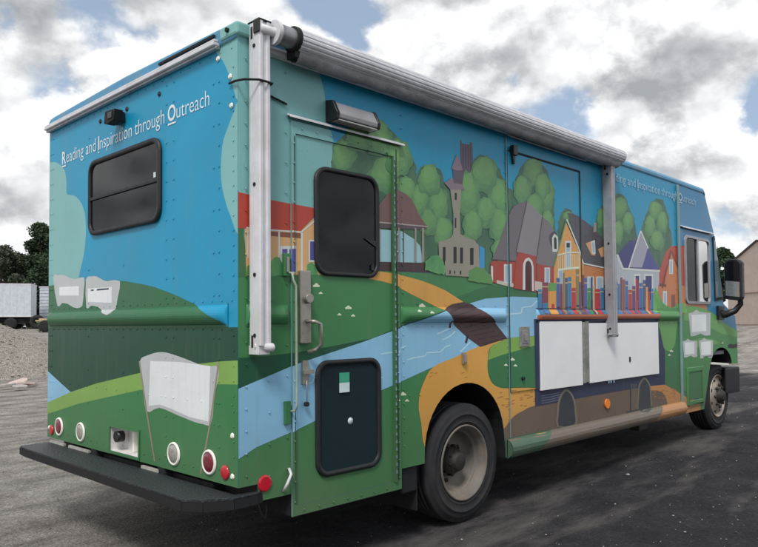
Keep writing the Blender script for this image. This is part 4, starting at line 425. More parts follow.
(7,'river',[(2.857,1.537),(2.698,1.538),(2.394,1.538),(2.061,1.516),(1.897,1.484),(1.808,1.462),(1.593,1.427),(1.441,1.391),(1.297,1.356),(1.114,1.305),(0.851,1.242),(0.618,1.193),(0.384,1.143),(0.168,1.082),(-0.035,1.024),(-0.036,0.682),(0.005,0.693),(0.103,0.734),(0.331,0.785),(0.471,0.822),(0.714,0.892),(0.997,0.952),(1.118,0.979),(1.483,1.066),(1.714,1.121),(1.994,1.179),(2.211,1.208),(2.325,1.232),(2.39,1.238),(2.848,1.247)]),
(7,'limegreen',[(2.848,1.247),(2.683,1.242),(2.386,1.238),(2.312,1.224),(2.217,1.21),(2.113,1.175),(2.081,1.085),(2.234,1.111),(2.383,1.132),(2.681,1.174),(2.846,1.192)]),
(6,'path',[(0.938,1.661),(1.118,1.652),(1.236,1.638),(1.362,1.621),(1.495,1.594),(1.627,1.559),(1.812,1.489),(1.807,1.435),(1.588,1.43),(1.467,1.471),(1.257,1.537),(1.117,1.585),(1.004,1.602),(0.904,1.61)]),
(8,'path',[(1.994,1.186),(1.895,1.166),(1.802,1.143),(1.714,1.121),(1.628,1.103),(1.547,1.086),(1.483,1.066),(1.442,1.04),(1.416,1.011),(1.396,0.982),(1.377,0.956),(1.362,0.93),(1.351,0.904),(1.344,0.876),(1.34,0.847),(1.339,0.817),(1.344,0.787),(1.352,0.754),(1.363,0.715),(1.367,0.663),(1.375,0.605),(1.408,0.546),(1.471,0.483),(1.563,0.419),(1.699,0.376),(1.918,0.367),(2.202,0.382),(2.473,0.403),(2.702,0.418),(2.905,0.439),(3.05,0.485),(3.115,0.578),(3.111,0.696),(3.06,0.787),(2.954,0.826),(2.807,0.838),(2.672,0.846),(2.561,0.857),(2.459,0.863),(2.376,0.868),(2.318,0.871),(2.275,0.872),(2.237,0.878),(2.197,0.887),(2.161,0.9),(2.131,0.918),(2.107,0.942),(2.09,0.971),(2.079,1.001),(2.074,1.033),(2.076,1.067),(2.081,1.099),(2.086,1.128),(2.094,1.154),(2.113,1.175),(2.148,1.19),(2.194,1.199),(2.236,1.208),(2.284,1.217),(2.329,1.226),(2.325,1.227),(2.242,1.219),(2.115,1.204)]),
(9,'bridge',[(1.583,1.436),(1.689,1.474),(1.808,1.489),(1.909,1.474),(2,1.429),(2.165,1.352),(2.325,1.232),(2.162,1.206),(1.994,1.179),(1.844,1.249),(1.714,1.327)]),
(10,'bridge_dark',[(1.625,1.418),(1.864,1.467),(1.862,1.472),(1.623,1.423)]),
(10,'bridge_dark',[(1.673,1.393),(1.913,1.438),(1.911,1.442),(1.671,1.397)]),
(10,'bridge_dark',[(1.722,1.366),(1.963,1.408),(1.961,1.413),(1.72,1.371)]),
(10,'bridge_dark',[(1.771,1.34),(2.014,1.378),(2.012,1.383),(1.769,1.345)]),
(10,'bridge_dark',[(1.821,1.313),(2.065,1.347),(2.063,1.352),(1.819,1.318)]),
(10,'bridge_dark',[(1.872,1.286),(2.117,1.316),(2.115,1.321),(1.87,1.291)]),
(10,'bridge_dark',[(1.923,1.259),(2.17,1.285),(2.168,1.289),(1.921,1.263)]),
(10,'bridge_dark',[(1.975,1.231),(2.223,1.253),(2.222,1.258),(1.974,1.235)]),
(10,'bridge_dark',[(2.028,1.202),(2.277,1.22),(2.276,1.225),(2.027,1.207)]),
(10,'bridge_dark',[(1.655,1.362),(1.648,1.315),(1.669,1.314),(1.676,1.36)]),
(10,'bridge_dark',[(1.843,1.267),(1.819,1.213),(1.841,1.209),(1.864,1.263)]),
(9,'riverlight',[(1.239,1.118),(1.294,1.128),(1.409,1.136),(1.407,1.144),(1.292,1.136),(1.236,1.126)]),
(9,'riverlight',[(1.414,1.138),(1.424,1.157),(1.412,1.16),(1.402,1.141)]),
(9,'riverlight',[(1.418,1.154),(1.56,1.156),(1.614,1.187),(1.665,1.198),(1.66,1.206),(1.606,1.194),(1.556,1.164),(1.418,1.162)]),
(9,'riverlight',[(1,1.164),(1.095,1.17),(1.157,1.17),(1.156,1.178),(1.094,1.178),(0.998,1.171)]),
(9,'riverlight',[(1.162,1.172),(1.18,1.196),(1.169,1.2),(1.151,1.176)]),
(9,'riverlight',[(1.176,1.194),(1.231,1.204),(1.228,1.212),(1.173,1.201)]),
(9,'riverlight',[(2.305,1.401),(2.502,1.413),(2.5,1.422),(2.303,1.411)]),
(9,'riverlight',[(2.509,1.417),(2.524,1.458),(2.507,1.46),(2.492,1.418)]),
(9,'riverlight',[(2.516,1.454),(2.643,1.463),(2.732,1.512),(2.719,1.518),(2.636,1.472),(2.515,1.464)]),
(9,'riverlight',[(1.532,1.273),(1.625,1.298),(1.689,1.317),(1.683,1.325),(1.619,1.306),(1.527,1.281)]),
(9,'riverlight',[(1.583,1.233),(1.667,1.258),(1.722,1.291),(1.712,1.297),(1.66,1.265),(1.577,1.241)]),
(9,'riverlight',[(1.773,1.149),(1.84,1.187),(1.886,1.213),(1.875,1.22),(1.83,1.194),(1.763,1.156)]),
(9,'riverlight',[(0.983,1.017),(1.017,1.027),(1.012,1.034),(0.978,1.024)]),
(9,'riverlight',[(0.391,1.017),(0.474,1.033),(0.471,1.04),(0.388,1.024)]),
(9,'riverlight',[(0.477,1.035),(0.484,1.056),(0.475,1.059),(0.468,1.038)]),
(9,'riverlight',[(0.481,1.054),(0.574,1.065),(0.572,1.072),(0.479,1.061)]),
(11,'cream',[(0.413,1.516),(0.414,1.522),(0.42,1.524),(0.423,1.528),(0.431,1.528),(0.434,1.524),(0.441,1.522),(0.441,1.517)]),
(11,'cream',[(0.478,1.55),(0.479,1.56),(0.49,1.563),(0.495,1.57),(0.508,1.571),(0.514,1.564),(0.526,1.56),(0.526,1.551)]),
(11,'cream',[(0.519,1.513),(0.519,1.519),(0.526,1.521),(0.529,1.525),(0.537,1.526),(0.54,1.521),(0.547,1.519),(0.547,1.514)]),
(11,'cream',[(0.655,1.396),(0.656,1.402),(0.663,1.404),(0.666,1.408),(0.674,1.408),(0.678,1.404),(0.685,1.402),(0.685,1.396)]),
(11,'cream',[(0.715,1.432),(0.716,1.442),(0.727,1.445),(0.732,1.451),(0.746,1.452),(0.752,1.445),(0.765,1.442),(0.765,1.433)]),
(11,'cream',[(0.76,1.39),(0.761,1.396),(0.768,1.398),(0.771,1.402),(0.78,1.403),(0.784,1.398),(0.792,1.396),(0.792,1.39)]),
(11,'cream',[(1.35,1.451),(1.352,1.462),(1.366,1.465),(1.372,1.472),(1.389,1.474),(1.397,1.466),(1.412,1.462),(1.412,1.451)]),
(11,'cream',[(1.307,1.419),(1.308,1.426),(1.317,1.428),(1.32,1.433),(1.331,1.433),(1.336,1.428),(1.345,1.426),(1.345,1.419)]),
(11,'cream',[(1.422,1.41),(1.423,1.417),(1.432,1.419),(1.436,1.424),(1.447,1.425),(1.452,1.419),(1.462,1.417),(1.462,1.41)]),
(11,'cream',[(1.167,0.909),(1.169,0.92),(1.182,0.922),(1.188,0.928),(1.203,0.928),(1.211,0.919),(1.225,0.914),(1.225,0.905)]),
(11,'cream',[(1.121,0.88),(1.122,0.886),(1.13,0.888),(1.134,0.892),(1.144,0.891),(1.148,0.886),(1.157,0.883),(1.157,0.877)]),
(11,'cream',[(1.214,0.869),(1.215,0.876),(1.223,0.877),(1.227,0.881),(1.237,0.881),(1.241,0.875),(1.25,0.872),(1.25,0.866)]),
(11,'cream',[(2.342,1.07),(2.343,1.08),(2.357,1.082),(2.364,1.088),(2.381,1.088),(2.389,1.081),(2.404,1.076),(2.404,1.068)]),
(11,'cream',[(2.278,1.035),(2.28,1.042),(2.29,1.043),(2.295,1.047),(2.307,1.048),(2.313,1.042),(2.324,1.039),(2.324,1.032)]),
(11,'cream',[(2.387,1.026),(2.388,1.033),(2.399,1.034),(2.404,1.039),(2.417,1.039),(2.423,1.033),(2.434,1.03),(2.434,1.023)]),
(11,'cream',[(5.242,1.032),(5.245,1.042),(5.265,1.044),(5.275,1.05),(5.3,1.05),(5.311,1.042),(5.334,1.038),(5.334,1.029)]),
(11,'cream',[(5.199,0.994),(5.201,1.002),(5.217,1.004),(5.225,1.008),(5.244,1.008),(5.253,1.002),(5.27,0.999),(5.27,0.992)]),
(9,'brown',[(2.214,0.296),(2.169,0.379),(2.21,0.478),(2.252,0.554),(2.265,0.585),(2.278,0.591),(2.296,0.599),(2.321,0.619),(2.352,0.64),(2.388,0.658),(2.431,0.672),(2.481,0.683),(2.535,0.692),(2.572,0.701),(2.612,0.708),(2.716,0.713),(2.933,0.716),(3.234,0.716),(3.554,0.715),(3.883,0.716),(4.232,0.716),(4.536,0.713),(4.746,0.707),(4.886,0.698),(4.995,0.68),(5.079,0.646),(5.129,0.602),(5.16,0.557),(5.167,0.514),(5.155,0.47),(5.165,0.425),(5.337,0.376),(5.538,0.323),(5.374,0.271),(4.611,0.218),(3.696,0.178),(3.04,0.169),(2.652,0.193),(2.381,0.239)]),
(9,'path2',[(4.646,0.686),(4.654,0.701),(4.716,0.718),(4.794,0.728),(4.882,0.729),(4.988,0.724),(5.094,0.713),(5.198,0.693),(5.301,0.667),(5.395,0.641),(5.464,0.616),(5.522,0.591),(5.604,0.562),(5.743,0.523),(5.911,0.479),(6.051,0.439),(6.156,0.41),(6.229,0.386),(6.227,0.356),(6.118,0.307),(5.94,0.254),(5.75,0.23),(5.54,0.251),(5.323,0.298),(5.174,0.343),(5.133,0.38),(5.151,0.418),(5.167,0.455),(5.163,0.49),(5.155,0.525),(5.135,0.559),(5.104,0.592),(5.061,0.624),(4.993,0.65),(4.872,0.666),(4.73,0.675)]),
(8,'green2',[(2.721,1.38),(2.706,0.848),(2.377,0.871),(2.237,0.885),(2.131,0.925),(2.085,1.001),(2.087,1.085),(2.234,1.111),(2.383,1.132),(2.681,1.174),(2.716,1.18)]),
(8,'limegreen',[(2.848,1.247),(2.683,1.242),(2.386,1.238),(2.287,1.221),(2.217,1.208),(2.113,1.172),(2.083,1.085),(2.234,1.111),(2.383,1.132),(2.715,1.176)]),
(10,'brick2',[(2.323,0.77),(2.364,0.77),(2.364,0.762),(2.322,0.762)]),
(10,'brick2',[(2.365,0.756),(2.407,0.756),(2.406,0.748),(2.365,0.748)]),
(10,'brick2',[(2.618,0.82),(2.663,0.821),(2.663,0.812),(2.618,0.812)]),
(10,'brick2',[(2.192,0.814),(2.232,0.814),(2.231,0.807),(2.192,0.806)]),
(10,'brick2',[(2.382,0.851),(2.423,0.852),(2.423,0.843),(2.381,0.843)]),
(10,'brick2',[(2.217,0.819),(2.257,0.819),(2.257,0.811),(2.217,0.811)]),
(10,'brick2',[(2.612,0.836),(2.657,0.837),(2.656,0.828),(2.612,0.828)]),
(10,'brick2',[(2.314,0.754),(2.355,0.754),(2.355,0.746),(2.314,0.746)]),
(10,'brick2',[(2.289,0.741),(2.33,0.741),(2.329,0.733),(2.289,0.733)]),
(10,'brick2',[(2.571,0.78),(2.615,0.781),(2.615,0.772),(2.57,0.772)]),
(10,'brick2',[(2.474,0.792),(2.517,0.792),(2.517,0.784),(2.474,0.784)]),
(10,'brick2',[(2.343,0.852),(2.385,0.853),(2.384,0.845),(2.343,0.845)]),
(10,'brick2',[(2.685,0.754),(2.731,0.754),(2.73,0.745),(2.685,0.745)]),
(10,'brick2',[(2.288,0.798),(2.329,0.798),(2.329,0.791),(2.288,0.79)]),
(10,'brick2',[(2.533,0.806),(2.577,0.806),(2.576,0.798),(2.533,0.797)]),
(10,'brick2',[(2.57,0.802),(2.614,0.802),(2.614,0.794),(2.569,0.794)]),
(10,'brick2',[(2.212,0.848),(2.252,0.849),(2.251,0.841),(2.211,0.841)]),
(10,'brick2',[(2.609,0.787),(2.654,0.787),(2.654,0.779),(2.609,0.779)]),
(10,'brick2',[(2.657,0.752),(2.703,0.752),(2.702,0.744),(2.657,0.744)]),
(10,'brick2',[(2.371,0.779),(2.412,0.779),(2.412,0.771),(2.37,0.771)]),
(10,'brick2',[(2.663,0.768),(2.709,0.768),(2.708,0.76),(2.663,0.76)]),
(10,'brick2',[(2.337,0.836),(2.379,0.836),(2.379,0.828),(2.337,0.828)]),
(10,'brick2',[(2.477,0.735),(2.52,0.735),(2.52,0.727),(2.477,0.727)]),
(10,'brick2',[(2.477,0.777),(2.52,0.777),(2.52,0.769),(2.477,0.769)]),
(10,'brick2',[(2.444,0.842),(2.487,0.842),(2.487,0.834),(2.444,0.834)]),
(10,'brick2',[(2.241,0.757),(2.281,0.757),(2.281,0.749),(2.241,0.749)]),
(10,'brick2',[(2.528,0.725),(2.572,0.725),(2.572,0.717),(2.528,0.717)]),
(10,'brick2',[(5.32,0.606),(5.372,0.601),(5.371,0.593),(5.32,0.598)]),
(10,'brick2',[(5.018,0.653),(5.067,0.649),(5.066,0.641),(5.018,0.645)]),
(10,'brick2',[(5.318,0.64),(5.369,0.635),(5.369,0.627),(5.317,0.632)]),
(10,'brick2',[(4.841,0.612),(4.887,0.607),(4.887,0.599),(4.84,0.604)]),
(10,'brick2',[(5.253,0.612),(5.304,0.607),(5.304,0.599),(5.253,0.604)]),
(10,'brick2',[(5.294,0.653),(5.346,0.648),(5.345,0.64),(5.294,0.645)]),
(10,'brick2',[(4.95,0.654),(4.998,0.65),(4.997,0.642),(4.95,0.646)]),
(10,'brick2',[(5.044,0.659),(5.093,0.654),(5.092,0.646),(5.044,0.651)]),
(10,'brick2',[(4.843,0.657),(4.89,0.653),(4.89,0.645),(4.843,0.65)]),
(10,'brick2',[(5.327,0.555),(5.379,0.549),(5.378,0.541),(5.327,0.546)]),
(10,'brick2',[(5.236,0.614),(5.287,0.609),(5.287,0.6),(5.236,0.605)]),
(10,'brick2',[(4.943,0.588),(4.991,0.584),(4.991,0.576),(4.943,0.581)]),
(10,'brick2',[(5.103,0.599),(5.153,0.594),(5.152,0.586),(5.103,0.591)]),
(10,'brick2',[(4.821,0.671),(4.867,0.667),(4.867,0.659),(4.82,0.664)]),
(10,'brick2',[(5.291,0.577),(5.342,0.572),(5.342,0.564),(5.29,0.569)]),
(10,'brick2',[(5.319,0.595),(5.37,0.59),(5.37,0.581),(5.318,0.586)]),
(10,'brick2',[(5.046,0.618),(5.094,0.613),(5.094,0.605),(5.045,0.61)]),
(10,'brick2',[(5.3,0.626),(5.352,0.621),(5.351,0.613),(5.3,0.618)]),
(10,'brick2',[(5.111,0.644),(5.16,0.639),(5.16,0.631),(5.11,0.636)]),
(10,'brick2',[(5.253,0.66),(5.303,0.655),(5.303,0.647),(5.252,0.652)]),
(10,'brick2',[(5.197,0.568),(5.247,0.563),(5.247,0.555),(5.197,0.56)]),
(10,'brick2',[(4.816,0.634),(4.863,0.63),(4.862,0.622),(4.816,0.627)]),
(10,'brick2',[(5.173,0.581),(5.223,0.576),(5.222,0.567),(5.172,0.573)]),
(10,'brick2',[(5.141,0.643),(5.19,0.639),(5.19,0.63),(5.14,0.635)]),
(10,'brick2',[(5.032,0.581),(5.08,0.576),(5.08,0.568),(5.031,0.573)]),
(10,'brick2',[(5.336,0.641),(5.388,0.637),(5.387,0.628),(5.336,0.633)]),
(10,'brick2',[(1.457,1.032),(1.487,1.035),(1.487,1.03),(1.457,1.026)]),
(10,'brick2',[(1.777,1.013),(1.81,1.016),(1.81,1.01),(1.777,1.007)]),
(10,'brick2',[(1.496,1.026),(1.526,1.03),(1.526,1.024),(1.496,1.021)]),
(10,'brick2',[(1.81,0.981),(1.843,0.984),(1.843,0.978),(1.81,0.975)]),
(10,'brick2',[(1.44,1.007),(1.47,1.011),(1.469,1.005),(1.44,1.002)]),
(10,'navy',[(2.672,1.372),(5.13,1.368),(4.958,1.344),(5.024,1.222),(5.128,1.057),(5.109,0.706),(4.777,0.715),(4.343,0.717),(3.554,0.715),(2.683,0.703)]),
(11,'navy_line',[(2.776,0.775),(2.923,0.777),(3.061,0.783),(3.059,0.787),(2.922,0.781),(2.775,0.78)]),
(11,'navy_line',[(2.775,0.757),(2.923,0.758),(3.061,0.764),(3.059,0.769),(2.921,0.763),(2.774,0.761)]),
(11,'navy_line',[(2.775,0.738),(2.922,0.739),(3.06,0.746),(3.058,0.751),(2.921,0.744),(2.773,0.743)]),
(11,'navy_line',[(2.774,0.72),(2.922,0.72),(3.06,0.728),(3.057,0.732),(2.92,0.725),(2.773,0.724)]),
(11,'archrim',[(2.998,0.514),(2.979,0.562),(2.998,0.617),(3.001,0.655),(3.008,0.687),(3.023,0.722),(3.044,0.752),(3.066,0.773),(3.092,0.788),(3.121,0.8),(3.152,0.804),(3.182,0.797),(3.211,0.783),(3.237,0.766),(3.26,0.743),(3.283,0.709),(3.302,0.67),(3.309,0.629),(3.31,0.586),(3.328,0.535),(3.304,0.497),(3.147,0.494)]),
(12,'archdark',[(3.028,0.519),(3.013,0.563),(3.028,0.614),(3.032,0.652),(3.038,0.685),(3.051,0.714),(3.067,0.738),(3.086,0.757),(3.107,0.771),(3.129,0.781),(3.152,0.785),(3.176,0.78),(3.199,0.768),(3.221,0.753),(3.24,0.732),(3.259,0.703),(3.274,0.668),(3.28,0.63),(3.281,0.589),(3.294,0.543),(3.275,0.508),(3.149,0.503)]),
(11,'archrim',[(4.466,0.482),(4.449,0.546),(4.471,0.623),(4.478,0.684),(4.493,0.735),(4.521,0.766),(4.555,0.787),(4.592,0.805),(4.629,0.811),(4.666,0.8),(4.7,0.778),(4.734,0.752),(4.761,0.716),(4.774,0.66),(4.778,0.598),(4.791,0.533),(4.763,0.483),(4.611,0.467)]),
(12,'archdark',[(4.495,0.489),(4.481,0.548),(4.499,0.621),(4.506,0.677),(4.519,0.723),(4.543,0.751),(4.572,0.769),(4.6,0.783),(4.628,0.788),(4.656,0.78),(4.683,0.762),(4.713,0.74),(4.738,0.708),(4.748,0.657),(4.75,0.6),(4.76,0.541),(4.736,0.495),(4.613,0.477)]),
(11,'archrim',[(4.35,0.763),(4.338,0.504),(4.349,0.503),(4.361,0.762)]),
(11,'archrim',[(4.392,0.76),(4.38,0.5),(4.391,0.499),(4.403,0.76)]),
(11,'archrim',[(4.435,0.757),(4.423,0.496),(4.433,0.495),(4.446,0.757)]),
(11,'archdark',[(4.318,0.765),(4.306,0.507),(4.331,0.505),(4.343,0.764)]),
(11,'archdark',[(4.232,0.509),(4.799,0.502),(4.794,0.515),(4.227,0.521)]),
(9,'green2',[(4.947,1.379),(5.652,1.378),(5.766,0.496),(5.394,0.62),(5.109,0.705),(5.128,1.057),(5.024,1.222)]),
(10,'limegreen2',[(4.959,1.369),(4.96,1.324),(5.025,1.258),(5.057,1.168),(5.09,1.088),(5.125,1.057),(5.162,1.048),(5.198,1.04),(5.237,1.04),(5.283,1.05),(5.328,1.068),(5.363,1.09),(5.391,1.124),(5.414,1.185),(5.43,1.253),(5.467,1.318),(5.436,1.368),(5.188,1.382)]),
(8,'roofred',[(-0.01,2.005),(0.013,2.006),(0.203,1.991),(0.486,1.981),(0.486,1.932),(0.397,1.848),(0.203,1.838),(-0.011,1.826)]),
(6,'tan',[(0.039,1.836),(0.395,1.847),(0.479,1.92),(0.61,1.973),(0.607,1.621),(0.048,1.596)]),
(9,'brown2',[(0.066,1.823),(0.398,1.835),(0.398,1.807),(0.066,1.803)]),
(10,'white2',[(0.048,1.83),(0.202,1.832),(0.397,1.837),(0.398,1.844),(0.203,1.839),(0.049,1.837)]),
(10,'white2',[(0.4,1.838),(0.547,1.946),(0.54,1.952),(0.394,1.843)]),
(10,'white2',[(0.053,1.827),(0.052,1.682),(0.062,1.682),(0.062,1.828)]),
(10,'white2',[(0.248,1.829),(0.247,1.688),(0.257,1.689),(0.258,1.83)]),
(10,'white2',[(0.395,1.837),(0.394,1.622),(0.406,1.623),(0.408,1.838)]),
(9,'white2',[(0.26,1.757),(0.363,1.764),(0.363,1.621),(0.26,1.616)]),
(10,'purple',[(0.273,1.742),(0.308,1.745),(0.308,1.623),(0.273,1.622)]),
(10,'purple',[(0.32,1.745),(0.355,1.748),(0.354,1.626),(0.319,1.624)]),
(9,'white2',[(0.45,1.803),(0.492,1.807),(0.491,1.686),(0.449,1.684)]),
(10,'purple',[(0.459,1.796),(0.492,1.798),(0.491,1.697),(0.458,1.695)]),
(11,'bush',[(0.195,1.598),(0.193,1.613),(0.193,1.633),(0.202,1.654),(0.199,1.669),(0.209,1.684),(0.23,1.698),(0.256,1.696),(0.263,1.681),(0.276,1.661),(0.278,1.647),(0.277,1.631),(0.275,1.618),(0.281,1.6),(0.257,1.603),(0.235,1.601),(0.214,1.597)]),
(11,'bush',[(0.428,1.613),(0.431,1.633),(0.435,1.647),(0.436,1.669),(0.47,1.686),(0.485,1.672),(0.51,1.668),(0.511,1.649),(0.509,1.634),(0.514,1.617),(0.493,1.615),(0.466,1.613),(0.453,1.611)]),
(11,'treelow',[(0.042,1.596),(0.049,1.612),(0.05,1.626),(0.052,1.641),(0.085,1.657),(0.087,1.644),(0.093,1.627),(0.104,1.616),(0.112,1.597),(0.087,1.597),(0.061,1.599)]),
(5,'glass2',[(0.957,1.909),(1.203,1.916),(1.267,1.893),(1.314,1.878),(1.371,1.838),(1.398,1.734),(0.955,1.713)]),
(8,'dome',[(0.907,1.928),(0.908,1.945),(0.924,1.971),(0.941,1.997),(0.956,2.017),(0.973,2.036),(0.993,2.056),(1.016,2.08),(1.042,2.105),(1.066,2.127),(1.089,2.141),(1.11,2.152),(1.131,2.159),(1.15,2.164),(1.168,2.166),(1.188,2.164),(1.213,2.16),(1.24,2.152),(1.265,2.142),(1.287,2.127),(1.307,2.109),(1.324,2.09),(1.336,2.073),(1.346,2.054),(1.358,2.036),(1.379,2.017),(1.402,1.998),(1.42,1.983),(1.437,1.974),(1.449,1.969),(1.431,1.965),(1.364,1.958),(1.27,1.953),(1.185,1.948),(1.118,1.946),(1.059,1.946),(1.009,1.944),(0.964,1.936),(0.928,1.927)]),
(9,'eave',[(0.908,1.94),(1.429,1.97),(1.436,1.949),(1.185,1.93),(0.907,1.913)]),
(10,'stoneline',[(0.907,1.945),(1.446,1.965),(1.447,1.972),(0.908,1.952)]),
(9,'stone',[(0.993,1.918),(0.99,1.715),(1.004,1.715),(1.007,1.919)]),
(9,'eave',[(1.095,1.928),(1.093,1.72),(1.103,1.721),(1.106,1.928)]),
(9,'stone',[(1.117,1.929),(1.114,1.722),(1.135,1.723),(1.138,1.931)]),
(9,'stone',[(1.152,1.933),(1.149,1.724),(1.161,1.724),(1.164,1.934)]),
(9,'eave',[(1.208,1.938),(1.205,1.727),(1.214,1.727),(1.217,1.939)]),
(9,'stone',[(1.315,1.948),(1.312,1.733),(1.331,1.734),(1.334,1.949)]),
(9,'stone',[(1.386,1.954),(1.383,1.737),(1.404,1.738),(1.408,1.956)]),
(9,'darkbrown',[(0.905,1.713),(1.416,1.732),(1.415,1.703),(1.496,1.704),(1.496,1.672),(1.273,1.668),(0.904,1.663)]),
(10,'bush',[(1.407,1.686),(1.415,1.716),(1.41,1.739),(1.439,1.757),(1.471,1.78),(1.509,1.785),(1.543,1.792),(1.568,1.773),(1.592,1.759),(1.602,1.734),(1.617,1.711),(1.619,1.691),(1.601,1.66),(1.574,1.67),(1.547,1.666),(1.5,1.673),(1.467,1.679),(1.442,1.685)]),
(1,'tower',[(1.797,2.594),(1.812,2.597),(1.817,2.575),(1.903,2.581),(1.91,2.601),(1.937,2.601),(1.941,2.459),(1.948,2.271),(1.806,2.252),(1.795,2.498)]),
(8,'towerlines',[(1.827,2.565),(1.826,2.406),(1.832,2.407),(1.833,2.566)]),
(8,'towerlines',[(1.855,2.57),(1.854,2.411),(1.86,2.412),(1.861,2.571)]),
(8,'towerlines',[(1.883,2.575),(1.882,2.415),(1.888,2.416),(1.889,2.576)]),
(8,'towerlines',[(1.912,2.58),(1.911,2.419),(1.917,2.42),(1.918,2.581)]),
(8,'towercone',[(1.695,2.382),(1.723,2.438),(1.754,2.489),(1.778,2.461),(1.801,2.423),(1.818,2.388),(1.749,2.377)]),
(7,'tower',[(1.71,2.382),(1.832,2.383),(1.813,2.291),(1.715,2.284)]),
(8,'towercone',[(1.617,2.274),(1.703,2.324),(1.715,2.286),(1.813,2.292),(1.835,2.256),(1.671,2.239)]),
(6,'churchwall',[(1.674,2.249),(1.796,2.258),(1.778,2.085),(1.779,1.949),(1.828,1.933),(1.935,1.919),(1.987,1.886),(1.994,1.718),(1.879,1.662),(1.616,1.662),(1.61,1.763),(1.553,1.767),(1.548,1.879),(1.612,1.893),(1.678,1.915),(1.703,1.943),(1.709,2.071)]),
(9,'blueslip',[(2.004,1.888),(2.062,1.869),(2.058,1.711),(1.997,1.737)]),
(9,'black2',[(1.591,1.847),(1.62,1.849),(1.618,1.757),(1.589,1.755)]),
(9,'black2',[(1.703,1.856),(1.737,1.858),(1.735,1.748),(1.701,1.746)]),
(9,'black2',[(1.774,1.857),(1.807,1.859),(1.805,1.751),(1.772,1.749)]),
(9,'black2',[(1.886,1.862),(1.926,1.865),(1.923,1.747),(1.884,1.744)]),
(9,'black2',[(1.656,1.696),(1.672,1.697),(1.671,1.673),(1.655,1.672)]),
(9,'black2',[(1.706,1.697),(1.719,1.698),(1.718,1.675),(1.705,1.675)]),
(9,'black2',[(1.768,1.698),(1.786,1.699),(1.785,1.674),(1.768,1.673)]),
(9,'black2',[(1.724,2.221),(1.746,2.224),(1.745,2.177),(1.723,2.174)]),
(9,'black2',[(1.721,2.052),(1.738,2.054),(1.737,1.986),(1.72,1.985)]),
(10,'treelow',[(1.851,1.638),(1.867,1.658),(1.865,1.684),(1.872,1.705),(1.919,1.722),(1.949,1.737),(1.991,1.733),(2.049,1.731),(2.059,1.718),(2.089,1.697),(2.131,1.683),(2.139,1.663),(2.15,1.641),(2.142,1.619),(2.111,1.621),(2.076,1.625),(2.037,1.625),(2,1.629),(1.973,1.626),(1.939,1.631),(1.893,1.634)]),
(6,'roof1',[(2.146,1.801),(2.255,1.961),(2.375,2.168),(2.416,2.212),(2.597,2.273),(2.446,1.879),(2.44,1.797)]),
(7,'roof2',[(2.597,2.273),(2.703,2.222),(2.813,2.177),(2.721,1.851),(2.437,1.871)]),
(6,'roof3',[(2.813,2.171),(2.92,2.142),(3.054,2.009),(3.177,1.916),(3.136,1.783),(2.712,1.797)]),
(8,'roofedge',[(2.591,2.271),(2.431,1.871),(2.443,1.871),(2.603,2.271)]),
(8,'roofedge',[(2.806,2.171),(2.715,1.859),(2.728,1.859),(2.819,2.171)]),
(8,'roofedge',[(2.145,1.795),(2.437,1.797),(2.438,1.804),(2.146,1.801)]),
(9,'white2',[(2.958,1.906),(2.956,2.018),(2.994,2.055),(3.045,2.033),(3.051,1.91)]),
(10,'black2',[(2.984,1.932),(2.982,2.012),(3.001,2.033),(3.023,2.015),(3.025,1.932)]),
(8,'roofedge',[(2.91,2.014),(2.919,2.037),(2.94,2.052),(2.966,2.066),(2.994,2.073),(3.024,2.064),(3.04,2.053),(3.018,2.053),(2.986,2.052),(2.967,2.04),(2.954,2.017),(2.953,1.97),(2.95,1.937),(2.928,1.968)]),
(6,'brick',[(2.111,1.643),(2.127,1.772),(2.164,1.792),(2.191,1.79),(2.44,1.797),(2.435,1.61),(2.19,1.628)]),
(8,'brick',[(2.46,1.874),(2.713,1.856),(2.704,1.58),(2.399,1.598),(2.431,1.796)]),
(7,'brickdark',[(2.663,1.809),(2.748,1.798),(2.742,1.581),(2.657,1.587)]),
(7,'brick',[(2.725,1.797),(3.125,1.782),(3.149,1.559),(2.719,1.573)]),
(9,'stonew',[(2.197,1.653),(2.397,1.635),(2.396,1.605),(2.197,1.628)]),
(9,'stonew',[(2.687,1.664),(2.802,1.657),(2.799,1.579),(2.685,1.595)]),
(9,'white2',[(2.292,1.772),(2.378,1.777),(2.374,1.638),(2.288,1.635)]),
(10,'pane2',[(2.308,1.763),(2.362,1.766),(2.359,1.645),(2.305,1.643)]),
(9,'white2',[(2.13,1.751),(2.155,1.75),(2.153,1.637),(2.131,1.644)]),
(9,'white2',[(2.519,1.59),(2.527,1.786),(2.56,1.826),(2.608,1.84),(2.656,1.816),(2.673,1.771),(2.671,1.587),(2.645,1.586),(2.648,1.77),(2.631,1.804),(2.601,1.817),(2.566,1.8),(2.556,1.765),(2.552,1.591)]),
(9,'doordark',[(2.552,1.591),(2.556,1.765),(2.566,1.8),(2.601,1.817),(2.631,1.804),(2.648,1.77),(2.645,1.586)]),
(9,'white2',[(2.835,1.775),(2.918,1.779),(2.913,1.601),(2.829,1.599)]),
(10,'pane2',[(2.855,1.765),(2.903,1.767),(2.898,1.601),(2.85,1.6)]),
(9,'white2',[(3.034,1.774),(3.117,1.778),(3.111,1.591),(3.028,1.588)]),
(10,'pane2',[(3.054,1.763),(3.101,1.766),(3.095,1.59),(3.048,1.589)]),
(7,'roofgrey',[(3.205,2.244),(3.287,2.249),(3.386,2.238),(3.506,2.212),(3.681,2.164),(3.808,2.104),(3.957,2.036),(3.948,1.814),(3.891,1.82),(3.474,1.838),(3.345,2.032)]),
(8,'yellow',[(3.178,2.163),(2.977,1.779),(2.966,1.428),(3.477,1.43),(3.474,1.838)]),
(7,'orangewall',[(3.474,1.834),(3.948,1.819),(3.932,1.433),(3.459,1.43)]),
